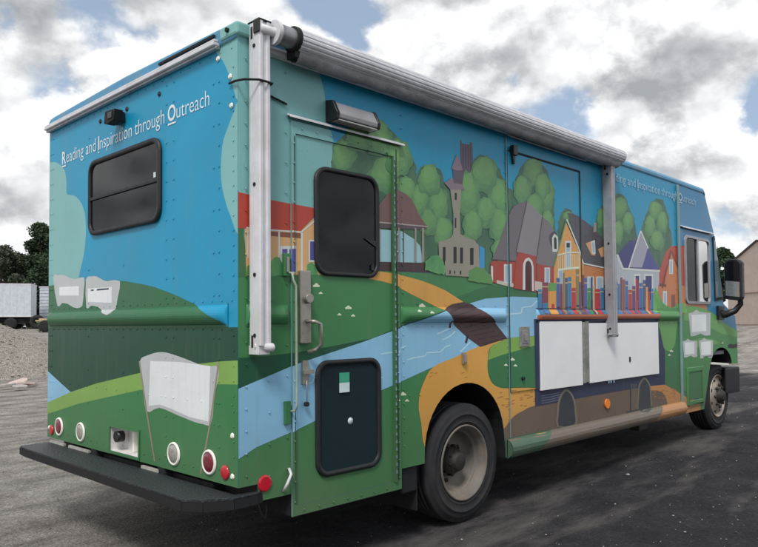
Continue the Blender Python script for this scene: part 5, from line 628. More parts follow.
(9,'treelow',[(3.178,2.189),(2.966,1.788),(2.982,1.786),(3.195,2.189)]),
(9,'white2',[(3.18,2.186),(3.318,2.024),(3.461,1.84),(3.482,1.846),(3.339,2.03),(3.2,2.192)]),
(9,'white2',[(3.469,1.837),(3.945,1.813),(3.951,1.825),(3.474,1.849)]),
(8,'tan2',[(3.516,2.024),(3.683,2.068),(3.69,1.923),(3.625,1.924)]),
(9,'roofedge',[(3.456,2.041),(3.509,2.084),(3.581,2.123),(3.688,2.187),(3.732,2.05),(3.683,2.059),(3.516,2.017)]),
(10,'stone',[(3.669,2.21),(3.72,2.215),(3.717,2.132),(3.665,2.128)]),
(10,'white2',[(3.617,2.041),(3.688,2.059),(3.698,1.939),(3.636,1.93)]),
(11,'pane2',[(3.635,2.029),(3.677,2.041),(3.684,1.954),(3.648,1.947)]),
(8,'tan2',[(3.735,1.988),(3.857,2.028),(3.876,1.928),(3.8,1.918)]),
(9,'roofedge',[(3.693,1.999),(3.787,2.05),(3.901,2.085),(3.936,1.989),(3.861,2.02),(3.734,1.98)]),
(9,'white2',[(3.158,2.009),(3.259,2.017),(3.251,1.793),(3.151,1.788)]),
(10,'pane2',[(3.179,1.97),(3.234,1.974),(3.228,1.8),(3.173,1.797)]),
(10,'black2',[(3.18,1.995),(3.235,1.999),(3.234,1.961),(3.179,1.957)]),
(8,'white2',[(3.54,1.734),(3.658,1.739),(3.65,1.535),(3.533,1.533)]),
(9,'pane2',[(3.562,1.722),(3.634,1.725),(3.626,1.535),(3.555,1.534)]),
(8,'white2',[(3.698,1.741),(3.835,1.747),(3.826,1.538),(3.69,1.536)]),
(9,'pane2',[(3.721,1.729),(3.81,1.732),(3.802,1.538),(3.713,1.536)]),
(11,'cream',[(3.033,1.879),(3.203,1.912),(3.385,1.924),(3.386,1.934),(3.201,1.922),(3.029,1.889)]),
(11,'cream',[(3.039,1.757),(3.19,1.774),(3.379,1.792),(3.376,1.81),(3.187,1.792),(3.035,1.775)]),
(11,'cream',[(3.037,1.89),(3.033,1.774),(3.041,1.774),(3.045,1.891)]),
(11,'cream',[(3.069,1.892),(3.065,1.775),(3.074,1.776),(3.078,1.893)]),
(11,'cream',[(3.102,1.894),(3.098,1.777),(3.107,1.777),(3.111,1.895)]),
(11,'cream',[(3.136,1.896),(3.132,1.779),(3.14,1.779),(3.144,1.897)]),
(11,'cream',[(3.169,1.899),(3.165,1.78),(3.174,1.781),(3.178,1.899)]),
(11,'cream',[(3.203,1.901),(3.199,1.782),(3.208,1.782),(3.212,1.901)]),
(11,'cream',[(3.237,1.903),(3.233,1.784),(3.242,1.784),(3.246,1.903)]),
(11,'cream',[(3.272,1.905),(3.267,1.785),(3.277,1.786),(3.281,1.906)]),
(11,'cream',[(3.306,1.907),(3.302,1.787),(3.311,1.787),(3.316,1.908)]),
(11,'cream',[(3.341,1.91),(3.337,1.789),(3.346,1.789),(3.351,1.91)]),
(11,'cream',[(3.377,1.912),(3.372,1.79),(3.382,1.791),(3.386,1.912)]),
(9,'white2',[(3.373,1.933),(3.373,1.799),(3.388,1.8),(3.388,1.935)]),
(7,'navyroof',[(3.989,1.884),(4.111,1.946),(4.188,2),(4.375,2.109),(4.516,2.125),(4.607,2.19),(4.776,2.069),(5.043,1.863),(3.987,1.821)]),
(8,'gablegrey',[(4.621,2.201),(4.776,2.069),(4.636,1.867),(4.357,1.855)]),
(8,'navyroof2',[(4.776,2.069),(5.043,1.863),(4.636,1.867)]),
(9,'white2',[(4.359,1.847),(4.636,2.222),(4.608,2.223),(4.333,1.849)]),
(9,'white2',[(4.609,2.219),(4.769,2.06),(4.797,2.067),(4.636,2.226)]),
(9,'white2',[(4.092,1.955),(4.204,1.83),(4.242,1.839),(4.13,1.964)]),
(9,'white2',[(4.221,1.825),(4.589,1.833),(5.05,1.843),(5.054,1.863),(4.592,1.853),(4.225,1.844)]),
(7,'greywall',[(3.987,1.83),(4.227,1.833),(5.033,1.852),(5.011,1.439),(3.97,1.433)]),
(8,'greywall',[(3.989,1.884),(4.122,1.942),(4.215,1.834),(3.987,1.83)]),
(9,'white2',[(4.457,1.796),(4.597,1.803),(4.585,1.552),(4.445,1.549)]),
(10,'navyroof',[(4.486,1.779),(4.565,1.782),(4.554,1.551),(4.476,1.55)]),
(9,'white2',[(4.678,1.806),(4.887,1.815),(4.874,1.557),(4.666,1.553)]),
(10,'navyroof',[(4.709,1.788),(4.853,1.794),(4.841,1.556),(4.698,1.554)]),
(6,'roofred',[(5.008,1.841),(5.084,1.905),(5.217,2.063),(5.348,2.123),(5.699,2.17),(6.542,2.25),(6.483,1.378),(5.046,1.641)]),
(7,'orangewall2',[(5.001,1.71),(5.16,1.705),(5.231,1.95),(5.345,2.065),(5.512,1.907),(5.524,1.727),(6.314,1.673),(6.285,1.242),(4.986,1.429)]),
(8,'roofedge2',[(5.116,1.681),(5.366,2.08),(5.326,2.081),(5.078,1.684)]),
(8,'roofedge2',[(5.327,2.076),(5.526,1.883),(5.566,1.891),(5.365,2.085)]),
(8,'brickdark',[(5.026,1.726),(5.199,1.724),(5.197,1.696),(5.025,1.701)]),
(9,'white2',[(5.289,1.984),(5.388,1.989),(5.379,1.837),(5.281,1.833)]),
(10,'pane2',[(5.314,1.969),(5.361,1.972),(5.354,1.847),(5.307,1.844)]),
(9,'white2',[(5.113,1.653),(5.215,1.655),(5.207,1.501),(5.104,1.5)]),
(10,'pane2',[(5.139,1.633),(5.189,1.634),(5.182,1.501),(5.132,1.5)]),
(9,'brown2',[(5.32,1.622),(5.425,1.624),(5.414,1.441),(5.31,1.44)]),
(11,'bush2',[(4.809,1.426),(4.832,1.449),(4.83,1.481),(4.852,1.504),(4.848,1.529),(4.859,1.554),(4.864,1.585),(4.899,1.61),(4.894,1.632),(4.918,1.665),(4.929,1.686),(4.953,1.662),(4.986,1.641),(5.008,1.612),(5.057,1.581),(5.08,1.551),(5.129,1.522),(5.193,1.505),(5.265,1.49),(5.329,1.486),(5.403,1.5),(5.435,1.518),(5.49,1.533),(5.58,1.536),(5.672,1.532),(5.671,1.501),(5.703,1.468),(5.712,1.436),(5.641,1.43),(5.575,1.432),(5.506,1.432),(5.443,1.435),(5.374,1.433),(5.321,1.426),(5.233,1.433),(5.189,1.429),(5.106,1.427),(5.072,1.43),(4.994,1.428),(4.951,1.431),(4.873,1.431)]),
(11,'bk_blue',[(2.732,1.601),(2.787,1.602),(2.781,1.41),(2.727,1.409)]),
(12,'bk_tan',[(2.732,1.578),(2.786,1.579),(2.786,1.572),(2.732,1.57)]),
(12,'bk_navy',[(2.728,1.449),(2.782,1.449),(2.782,1.442),(2.728,1.441)]),
(11,'bk_maroon',[(2.792,1.657),(2.881,1.66),(2.873,1.41),(2.784,1.41)]),
(12,'bk_tan',[(2.791,1.628),(2.88,1.63),(2.88,1.62),(2.791,1.618)]),
(12,'bk_navy',[(2.786,1.46),(2.875,1.461),(2.875,1.451),(2.786,1.45)]),
(11,'bk_orange',[(2.884,1.64),(3.005,1.644),(2.997,1.41),(2.877,1.41)]),
(12,'bk_tan',[(2.883,1.613),(3.004,1.616),(3.003,1.607),(2.883,1.603)]),
(12,'bk_navy',[(2.878,1.457),(2.999,1.458),(2.998,1.449),(2.878,1.448)]),
(11,'bk_blue2',[(3.01,1.7),(3.062,1.702),(3.053,1.41),(3.001,1.41)]),
(12,'bk_tan',[(3.009,1.666),(3.061,1.667),(3.061,1.656),(3.009,1.654)]),
(12,'bk_navy',[(3.003,1.469),(3.055,1.47),(3.054,1.458),(3.002,1.458)]),
(11,'bk_maroon',[(3.064,1.654),(3.103,1.655),(3.095,1.411),(3.056,1.41)]),
(11,'bk_olive',[(3.11,1.745),(3.144,1.747),(3.133,1.411),(3.099,1.411)]),
(11,'bk_slate',[(3.147,1.706),(3.191,1.708),(3.181,1.411),(3.137,1.411)]),
(12,'bk_tan',[(3.145,1.67),(3.19,1.672),(3.189,1.66),(3.145,1.659)]),
(12,'bk_navy',[(3.139,1.471),(3.183,1.471),(3.182,1.46),(3.138,1.459)]),
(11,'bk_blue',[(3.195,1.716),(3.25,1.718),(3.239,1.411),(3.185,1.411)]),
(12,'bk_tan',[(3.194,1.679),(3.248,1.681),(3.248,1.669),(3.193,1.667)]),
(12,'bk_navy',[(3.187,1.473),(3.241,1.474),(3.241,1.461),(3.186,1.461)]),
(11,'bk_red',[(3.25,1.627),(3.319,1.629),(3.311,1.411),(3.243,1.411)]),
(12,'bk_tan',[(3.25,1.601),(3.318,1.603),(3.318,1.595),(3.249,1.593)]),
(12,'bk_navy',[(3.244,1.456),(3.313,1.456),(3.313,1.447),(3.244,1.447)]),
(11,'bk_olive',[(3.329,1.788),(3.377,1.791),(3.363,1.411),(3.315,1.411)]),
(12,'bk_tan',[(3.327,1.743),(3.375,1.745),(3.375,1.73),(3.327,1.728)]),
(12,'bk_navy',[(3.318,1.488),(3.366,1.488),(3.365,1.473),(3.318,1.473)]),
(11,'bk_purple',[(3.377,1.681),(3.408,1.683),(3.399,1.412),(3.367,1.411)]),
(11,'bk_slate',[(3.412,1.666),(3.44,1.667),(3.431,1.412),(3.403,1.412)]),
(11,'bk_maroon',[(3.447,1.743),(3.486,1.745),(3.474,1.412),(3.435,1.412)]),
(11,'bk_blue2',[(3.489,1.72),(3.537,1.721),(3.526,1.412),(3.478,1.412)]),
(12,'bk_tan',[(3.488,1.683),(3.536,1.684),(3.536,1.672),(3.488,1.67)]),
(12,'bk_navy',[(3.48,1.475),(3.528,1.475),(3.528,1.463),(3.48,1.462)]),
(11,'bk_green',[(3.538,1.636),(3.596,1.638),(3.587,1.412),(3.53,1.412)]),
(12,'bk_tan',[(3.537,1.609),(3.595,1.611),(3.595,1.602),(3.537,1.6)]),
(12,'bk_navy',[(3.532,1.458),(3.589,1.459),(3.589,1.45),(3.531,1.449)]),
(11,'bk_navy',[(3.604,1.733),(3.635,1.734),(3.623,1.412),(3.592,1.412)]),
(11,'bk_tan',[(3.637,1.656),(3.669,1.657),(3.659,1.412),(3.627,1.412)]),
(11,'bk_red',[(3.672,1.631),(3.768,1.634),(3.759,1.413),(3.663,1.412)]),
(12,'bk_tan',[(3.671,1.605),(3.767,1.608),(3.767,1.599),(3.67,1.596)]),
(12,'bk_navy',[(3.665,1.457),(3.761,1.458),(3.761,1.449),(3.665,1.449)]),
(11,'bk_blue',[(3.773,1.643),(3.834,1.645),(3.824,1.413),(3.764,1.413)]),
(12,'bk_tan',[(3.772,1.615),(3.833,1.617),(3.832,1.608),(3.772,1.606)]),
(12,'bk_navy',[(3.766,1.46),(3.826,1.461),(3.826,1.451),(3.765,1.451)]),
(11,'bk_navy',[(3.839,1.672),(3.901,1.674),(3.891,1.413),(3.829,1.413)]),
(12,'bk_tan',[(3.838,1.641),(3.9,1.642),(3.9,1.632),(3.838,1.63)]),
(12,'bk_navy',[(3.831,1.466),(3.893,1.466),(3.892,1.456),(3.831,1.456)]),
(11,'bk_red',[(3.907,1.692),(3.969,1.694),(3.958,1.413),(3.895,1.413)]),
(12,'bk_tan',[(3.905,1.658),(3.968,1.66),(3.968,1.649),(3.905,1.647)]),
(12,'bk_navy',[(3.897,1.47),(3.96,1.471),(3.96,1.46),(3.897,1.459)]),
(11,'bk_olive',[(3.973,1.658),(4.036,1.66),(4.026,1.414),(3.962,1.413)]),
(12,'bk_tan',[(3.971,1.629),(4.035,1.63),(4.035,1.621),(3.971,1.619)]),
(12,'bk_navy',[(3.964,1.464),(4.028,1.464),(4.028,1.454),(3.964,1.454)]),
(11,'bk_blue2',[(4.043,1.705),(4.11,1.708),(4.097,1.414),(4.031,1.414)]),
(12,'bk_tan',[(4.042,1.671),(4.108,1.673),(4.108,1.661),(4.041,1.659)]),
(12,'bk_navy',[(4.033,1.473),(4.1,1.474),(4.099,1.462),(4.033,1.462)]),
(11,'bk_blue',[(4.114,1.69),(4.157,1.691),(4.145,1.414),(4.102,1.414)]),
(11,'bk_maroon',[(4.165,1.751),(4.209,1.753),(4.194,1.414),(4.15,1.414)]),
(11,'bk_brown',[(4.213,1.735),(4.262,1.737),(4.247,1.414),(4.199,1.414)]),
(11,'bk_blue2',[(4.266,1.723),(4.323,1.725),(4.309,1.414),(4.252,1.414)]),
(12,'bk_tan',[(4.264,1.686),(4.322,1.688),(4.321,1.675),(4.264,1.674)]),
(12,'bk_navy',[(4.255,1.477),(4.312,1.478),(4.312,1.466),(4.254,1.465)]),
(11,'bk_red',[(4.325,1.641),(4.402,1.643),(4.392,1.415),(4.314,1.414)]),
(12,'bk_tan',[(4.323,1.614),(4.401,1.616),(4.4,1.607),(4.323,1.605)]),
(12,'bk_navy',[(4.316,1.461),(4.394,1.462),(4.393,1.453),(4.316,1.452)]),
(11,'bk_purple',[(4.409,1.681),(4.477,1.683),(4.465,1.415),(4.397,1.415)]),
(12,'bk_tan',[(4.408,1.649),(4.476,1.651),(4.475,1.64),(4.407,1.638)]),
(12,'bk_navy',[(4.399,1.469),(4.467,1.47),(4.467,1.459),(4.399,1.459)]),
(11,'bk_red',[(4.486,1.755),(4.522,1.756),(4.506,1.415),(4.47,1.415)]),
(11,'bk_maroon',[(4.527,1.742),(4.561,1.743),(4.545,1.415),(4.511,1.415)]),
(11,'bk_blue2',[(4.565,1.715),(4.64,1.717),(4.625,1.415),(4.55,1.415)]),
(12,'bk_tan',[(4.563,1.679),(4.638,1.681),(4.637,1.669),(4.563,1.667)]),
(12,'bk_navy',[(4.553,1.476),(4.628,1.477),(4.627,1.465),(4.553,1.465)]),
(11,'bk_slate',[(4.647,1.747),(4.709,1.749),(4.693,1.416),(4.63,1.415)]),
(12,'bk_tan',[(4.645,1.707),(4.707,1.709),(4.706,1.696),(4.644,1.694)]),
(12,'bk_navy',[(4.634,1.483),(4.696,1.484),(4.695,1.47),(4.633,1.47)]),
(11,'bk_orange',[(4.711,1.681),(4.754,1.682),(4.74,1.416),(4.698,1.416)]),
(11,'bk_red',[(4.757,1.637),(4.805,1.638),(4.794,1.416),(4.746,1.416)]),
(11,'bk_blue',[(4.812,1.667),(4.876,1.669),(4.864,1.416),(4.799,1.416)]),
(12,'bk_tan',[(4.81,1.637),(4.875,1.639),(4.874,1.629),(4.81,1.627)]),
(12,'bk_navy',[(4.802,1.468),(4.866,1.468),(4.866,1.458),(4.801,1.458)]),
(12,'bush2',[(2.89,1.656),(3.004,1.66),(3.002,1.596),(2.888,1.593)]),
(12,'bk_red',[(2.93,1.491),(2.976,1.491),(2.974,1.452),(2.929,1.451)]),
(12,'bk_blue',[(2.797,1.497),(2.87,1.498),(2.868,1.415),(2.794,1.415)]),
(12,'shelf',[(2.708,1.403),(4.95,1.422),(4.947,1.373),(2.707,1.368)]),
(12,'beltgreen',[(4.953,1.478),(5.523,1.484),(5.514,1.336),(4.945,1.339)]),
(9,'cabblue',[(5.574,3.067),(7.983,3.059),(7.817,1.029),(7.332,1.216),(6.91,1.309),(6.487,1.439),(6.3,1.474),(6.348,2.201),(5.698,2.154),(5.521,2.141)]),
(10,'limegreen2',[(5.633,1.506),(5.885,1.509),(6.149,1.49),(6.487,1.439),(6.91,1.309),(7.332,1.216),(7.326,1.142),(6.799,1.188),(6.35,1.275),(5.962,1.345),(5.624,1.357)]),
(9,'green3',[(5.573,1.421),(5.963,1.367),(6.351,1.298),(6.801,1.211),(7.438,1.139),(7.586,0.594),(6.043,0.307),(6.054,0.471),(5.77,0.56),(5.526,0.621)]),
(11,'limegreen2',[(5.607,1.07),(5.805,1.129),(6.097,1.155),(6.467,1.136),(6.724,1.083),(6.462,1.067),(6.092,1.066),(5.799,1.032)]),
(11,'flaggrey',[(5.75,1.428),(5.876,1.44),(5.974,1.47),(6.071,1.447),(6.204,1.442),(6.41,1.434),(6.38,1.181),(6.221,1.178),(6.089,1.204),(5.924,1.183),(5.797,1.18)]),
(12,'flagwhite',[(5.836,1.411),(6.271,1.421),(6.259,1.231),(5.838,1.225)]),
(11,'flaggrey',[(5.57,1.131),(5.651,1.137),(5.713,1.156),(5.774,1.138),(5.858,1.132),(5.986,1.123),(5.966,0.951),(5.868,0.951),(5.785,0.971),(5.681,0.959),(5.6,0.958)]),
(12,'flagwhite',[(5.625,1.117),(5.899,1.117),(5.891,0.987),(5.626,0.989)]),
(11,'flaggrey',[(6.03,1.127),(6.119,1.134),(6.187,1.156),(6.254,1.135),(6.345,1.129),(6.485,1.118),(6.462,0.922),(6.354,0.921),(6.264,0.944),(6.15,0.93),(6.061,0.929)]),
(12,'flagwhite',[(6.091,1.112),(6.39,1.111),(6.38,0.963),(6.09,0.964)]),
(12,'black2',[(6.961,1.053),(7.067,1.067),(7.173,1.052),(7.32,1.063),(7.317,1.018),(7.17,1.006),(6.993,1.016)]),
(12,'white2',[(6.785,1.093),(6.819,1.093),(6.818,1.074),(6.784,1.075)]),
(12,'railgreen',[(2.2,0.35),(2.62,0.35),(2.9,0.51),(2.2,0.51)]),
(11,'railbrown',[(2.2,0.35),(5.56,0.35),(5.56,0.505),(2.2,0.505)]),
(12,'path2',[(4.7,0.35),(5.56,0.35),(5.56,0.505),(5,0.505)]),
(13,'seam',[(1.132,0.41),(1.142,0.41),(1.142,2.41),(1.132,2.41)]),
(13,'seamlight',[(2.335,0.51),(2.347,0.51),(2.347,2.73),(2.335,2.73)]),
(13,'seam',[(0.345,0.41),(0.351,0.41),(0.351,2.35),(0.345,2.35)]),
(13,'seam',[(3.43,1.45),(3.438,1.45),(3.438,2.63),(3.43,2.63)])]
ART_REAR=[
(1,'teal',[(2.587,2.586),(2.548,2.655),(2.489,2.605),(2.431,2.556),(2.378,2.549),(2.325,2.542),(2.275,2.531),(2.224,2.512),(2.176,2.487),(2.138,2.461),(2.115,2.434),(2.102,2.406),(2.093,2.376),(2.09,2.343),(2.092,2.31),(2.088,2.284),(2.075,2.271),(2.056,2.267),(2.031,2.262),(1.998,2.255),(1.959,2.248),(1.92,2.233),(1.88,2.21),(1.84,2.179),(1.808,2.144),(1.786,2.105),(1.773,2.061),(1.766,2.014),(1.767,1.961),(1.775,1.904),(1.789,1.848),(1.813,1.795),(1.843,1.742),(1.873,1.688),(1.883,1.628),(1.891,1.568),(1.953,1.528),(2.129,1.484),(2.375,1.459),(2.565,1.545),(2.627,1.856),(2.617,2.28)]),
(1,'teal',[(0.26,2.899),(0.219,2.783),(0.132,2.703),(0.062,2.597),(0.016,2.483),(-0.063,2.404),(-0.064,2.852)]),
(1,'teal',[(0.01,2.45),(0.02,2.449),(0.018,2.443),(0.023,2.429),(0.042,2.404),(0.068,2.372),(0.09,2.341),(0.107,2.318),(0.122,2.297),(0.133,2.271),(0.141,2.237),(0.146,2.198),(0.149,2.161),(0.149,2.127),(0.147,2.095),(0.141,2.062),(0.13,2.025),(0.115,1.988),(0.099,1.954),(0.083,1.924),(0.066,1.898),(0.051,1.873),(0.039,1.85),(0.029,1.828),(0.01,1.808),(-0.027,1.764),(-0.071,1.722),(-0.102,1.759),(-0.115,1.951),(-0.116,2.222),(-0.105,2.424),(-0.072,2.482),(-0.026,2.469)]),
(2,'green4',[(2.567,1.635),(2.529,1.7),(2.414,1.643),(2.158,1.651),(1.857,1.653),(1.543,1.642),(1.286,1.629),(1.179,1.619),(1.102,1.608),(0.975,1.592),(0.837,1.57),(0.696,1.539),(0.562,1.506),(0.442,1.472),(0.338,1.441),(0.26,1.415),(0.191,1.39),(0.122,1.367),(-0.1,1.178),(2.55,0.804)]),
(3,'darkgreen3',[(2.561,1.337),(1.695,1.333),(0.886,1.334),(-0.059,1.337),(-0.059,1.119),(1.005,0.981),(2.547,0.656)]),
(4,'river',[(2.556,1.084),(2.411,1.026),(1.996,0.896),(1.926,0.86),(2.406,0.741),(2.548,0.715)]),
(5,'limegreen',[(2.549,0.759),(2.407,0.795),(1.996,0.896),(1.589,0.977),(1.006,1.069),(0.551,1.126),(0.177,1.162),(-0.059,1.177),(-0.058,1.061),(0.006,1.055),(0.348,1.039),(1.005,0.969),(1.855,0.828),(2.405,0.712),(2.547,0.678)]),
(4,'green5',[(2.548,0.693),(2.405,0.73),(1.855,0.851),(1.005,0.992),(0.348,1.055),(-0.1,1.077),(-0.097,0.414),(2.539,0.29)]),
(6,'flaggrey',[(1.006,1.136),(0.983,1.159),(0.943,1.169),(0.897,1.178),(0.849,1.188),(0.795,1.195),(0.738,1.198),(0.68,1.195),(0.619,1.187),(0.551,1.177),(0.468,1.163),(0.38,1.147),(0.305,1.135),(0.245,1.136),(0.197,1.141),(0.168,1.131),(0.168,1.095),(0.187,1.043),(0.205,0.991),(0.215,0.937),(0.224,0.883),(0.239,0.844),(0.262,0.829),(0.29,0.83),(0.319,0.833),(0.344,0.833),(0.371,0.834),(0.407,0.837),(0.459,0.843),(0.521,0.851),(0.585,0.859),(0.649,0.869),(0.715,0.879),(0.776,0.882),(0.831,0.869),(0.88,0.85),(0.919,0.849),(0.944,0.885),(0.957,0.94),(0.969,0.994),(0.987,1.046),(1.005,1.096)]),
(7,'flagwhite',[(0.878,1.143),(0.551,1.148),(0.245,1.137),(0.265,0.85),(0.447,0.858),(0.635,0.886),(0.768,0.901),(0.896,0.883)]),
(8,'flagline',[(1.018,1.138),(0.928,0.845),(0.832,0.572),(0.816,0.575),(0.911,0.848),(1.001,1.14)]),
(8,'flagline',[(0.176,1.158),(0.25,0.86),(0.345,0.573),(0.33,0.573),(0.235,0.86),(0.161,1.157)]),
(6,'flaggrey',[(2.316,1.707),(2.285,1.723),(2.231,1.712),(2.179,1.712),(2.125,1.709),(2.074,1.696),(2.022,1.682),(1.969,1.674),(1.912,1.67),(1.842,1.677),(1.787,1.675),(1.78,1.639),(1.792,1.59),(1.799,1.534),(1.814,1.487),(1.847,1.472),(1.887,1.471),(1.922,1.472),(1.96,1.477),(2.005,1.489),(2.053,1.503),(2.106,1.51),(2.157,1.512),(2.198,1.49),(2.236,1.493),(2.287,1.598)]),
(7,'flagwhite',[(2.203,1.627),(1.872,1.62),(1.872,1.555),(2.202,1.566)]),
(6,'flaggrey',[(1.762,1.658),(1.729,1.678),(1.684,1.675),(1.641,1.676),(1.597,1.671),(1.55,1.657),(1.505,1.643),(1.477,1.637),(1.438,1.633),(1.346,1.635),(1.267,1.625),(1.267,1.582),(1.294,1.527),(1.313,1.469),(1.339,1.424),(1.377,1.416),(1.417,1.423),(1.447,1.428),(1.48,1.437),(1.525,1.454),(1.577,1.471),(1.631,1.48),(1.682,1.483),(1.723,1.465),(1.751,1.468),(1.766,1.561)]),
(7,'flagwhite',[(1.73,1.597),(1.38,1.593),(1.379,1.493),(1.728,1.508)]),
(8,'navy',[(1.683,1.588),(1.638,1.588),(1.638,1.579),(1.683,1.579)]),
(8,'navy',[(1.593,1.589),(1.419,1.588),(1.419,1.578),(1.593,1.578)]),
(7,'green5',[(1.763,1.468),(1.699,1.309),(1.691,1.309),(1.755,1.469)]),
(7,'green5',[(1.351,1.429),(1.391,1.323),(1.385,1.322),(1.344,1.428)])]
# =====================================================================
#  printed wrap: flat shapes on the truck's side wall and rear wall,
#  clipped to the panels they are stuck on
# =====================================================================
def cliphp(P, a, b, c):            # keep a*x+b*y<=c
    out = []; n = len(P)
    for i in range(n):
        p, q = P[i], P[(i+1) % n]; dp = a*p[0]+b*p[1]-c; dq = a*q[0]+b*q[1]-c
        if dp <= 0: out.append(p)
        if (dp < 0 < dq) or (dq < 0 < dp):
            t = dp/(dp-dq); out.append((p[0]+(q[0]-p[0])*t, p[1]+(q[1]-p[1])*t))
    return out
def area(P): return .5*sum(P[i][0]*P[(i+1) % len(P)][1]-P[(i+1) % len(P)][0]*P[i][1] for i in range(len(P)))
def clipconv(P, Cx):
    for i in range(len(Cx)):
        (x0, y0), (x1, y1) = Cx[i], Cx[(i+1) % len(Cx)]
        a, b = (y1-y0), -(x1-x0)
        P = cliphp(P, a, b, a*x0+b*y0)
        if len(P) < 3: return []
    return P
def tess(P):
    t = tessellate_polygon([[Vector((q[0], q[1], 0)) for q in P]])
    out = []
    for f in t:
        T = [P[i] for i in f]; A = area(T)
        if abs(A) > 1e-8: out.append(T if A > 0 else T[::-1])
    return out
def bb(P): xs = [q[0] for q in P]; ys = [q[1] for q in P]; return min(xs), max(xs), min(ys), max(ys)
def subtract_rect(outline_tris, owner_rects, cuts_z):
    """cells: (convex poly, owner)"""
    xs = {-1., 9.}; zs = {-1., 5.}
    for o, (x0, x1, z0, z1) in owner_rects: xs |= {x0, x1}; zs |= {z0, z1}
    for o, L in cuts_z.items(): zs |= set(L[1]); xs |= set(L[0])
    zs = sorted(zs); xs = sorted(xs)
    cells = {}
    for j in range(len(zs)-1):
        run = None
        for i in range(len(xs)-1):
            cx, cz = (xs[i]+xs[i+1])/2, (zs[j]+zs[j+1])/2; own = 'body'
            for o, (x0, x1, z0, z1) in owner_rects:
                if x0 < cx < x1 and z0 < cz < z1: own = o; break
            keep = own == 'body'
            if run and keep and run[0] == own: run[2] = xs[i+1]
            else:
                if run: cells.setdefault(j, []).append(tuple(run))
                run = [own, xs[i], xs[i+1]]
        cells.setdefault(j, []).append(tuple(run))
    out = []
    # merge rows with identical body layout
    for j in range(len(zs)-1):
        for own, xa, xb in cells[j]:
            if own == 'hole': continue
            R = [(xa, zs[j]), (xb, zs[j]), (xb, zs[j+1]), (xa, zs[j+1])]
            for T in outline_tris:
                b = bb(T)
                if b[1] <= xa or b[0] >= xb or b[3] <= zs[j] or b[2] >= zs[j+1]: continue
                C = clipconv(T, R)
                if len(C) >= 3 and abs(area(C)) > 1e-8: out.append((C, own))
    return out
TC = {}
def tessc(P):
    k = id(P)
    if k not in TC: TC[k] = (tess(P), P)
    return TC[k][0]
def touches(P, Q):
    for A in tessc(P):
        a = bb(A)
        for B_ in tessc(Q):
            b = bb(B_)
            if a[1] <= b[0] or a[0] >= b[1] or a[3] <= b[2] or a[2] >= b[3]: continue
            R = clipconv(A, B_)
            if len(R) >= 3 and abs(area(R)) > 1e-9: return True
    return False
def apply_art(outline, base_ink, art, owner_rects, cuts, mapper, builders):
    cells = subtract_rect(tess(outline), owner_rects, cuts)
    cb = [(C, o, bb(C)) for C, o in cells]
    # stack the shapes only as high as the shapes they overlap
    order = sorted(range(len(art)), key=lambda i: art[i][0]); done = []; lay = {}
    for i in order:
        P = art[i][2]; bx = bb(P); l = 0; hid = []
        for j, bj, lj in done:
            if lj > l-0 and not (bx[1] <= bj[0] or bx[0] >= bj[1] or bx[3] <= bj[2] or bx[2] >= bj[3]) and touches(P, art[j][2]): l = lj
        lay[i] = l+1; done.append((i, bx, l+1))
    print('layers', max(lay.values()))
    art = [(lay[i], art[i][1], art[i][2]) for i in order]
    for C, o in cells: builders[o].face([mapper(q, 0, o) for q in C], 'ink_'+base_ink)
    for lv, ink, P in art:
        for T in tess(P):
            b = bb(T)
            for C, o, c in cb:
                if b[1] <= c[0] or b[0] >= c[1] or b[3] <= c[2] or b[2] >= c[3]: continue
                Q = clipconv(T, C)
                if len(Q) >= 3 and abs(area(Q)) > 2e-8: builders[o].face([mapper(q, lv, o) for q in Q], 'ink_'+ink)
LV = .00030
W = 2.40
# ---- truck root: on the ground below the middle of the body -------------
truck = empty('bookmobile', (3.4, 1.2, 0))
tag(truck, 'large bookmobile van wrapped in a painted village scene, with a rolled awning along its side', 'truck')
# ---- side outline (x, z) with both wheel arches -------------------------
def arc(cx, cz, rx, rz, a0, a1, n): return [(cx+rx*cos(radians(a0+(a1-a0)*i/n)), cz+rz*sin(radians(a0+(a1-a0)*i/n))) for i in range(n+1)]
REAR_ARCH = [(1.392, .464)] + arc(1.83, .53, .437, .412, 172, 8, 18) + [(2.28, .46), (2.285, .374)]
FRONT_ARCH = [(6.16, .362), (6.375, .84)] + arc(6.745, .80, .362, .232, 165, 12, 12) + [(7.10, .822)]
low = [(0, .55), (.115, .55), (.118, .464), (.328, .464), (.328, .348), (1.165, .348), (1.165, .464)] + REAR_ARCH + [(5.54, .368)] + FRONT_ARCH
up = [(7.318, .815), (7.325, 1.2), (7.27, 1.40), (6.875, 1.545), (6.60, 2.37), (6.33, 2.80), (0, 2.80)]
OUT = low + up
BELTS = [(.045, .312), (1.178, 2.31), (2.70, 5.488)]
BZ = (1.34, 1.457)
own = [('leaf', (.357, 1.120, .40, 2.365)), ('frame', (.328, 1.165, .345, 2.43)),
       ('cabdoor_hole', (0, 0, 0, 0))]
own = own[:2]
own += [('hole', (5.685, 6.395, 1.545, 2.262)), ('cab', (5.565, 6.44, .95, 2.33)), ('cab', (5.565, 6.15, .42, .95))]
for x0, x1 in BELTS: own.append(('belt', (x0, x1, *BZ)))
own += [('sdoor', (2.352, 3.425, .84, 2.622)), ('rail', (2.30, 5.54, .30, .502))]
strips = [BZ[0]+(BZ[1]-BZ[0])*t for t in (0, .06, .13, .2, .3, .4, .5, .6, .7, .8, .87, .94, 1)]
xc = []
for x0, x1 in BELTS: xc += [x0, x0+.006, x0+.02, x0+.045, x1-.045, x1-.02, x1-.006, x1]
rz = [.368+.134*t for t in (0, .1, .25, .4, .6, .8, .92, 1)]
cuts = {'belt': (xc, strips), 'rail': ([], rz)}
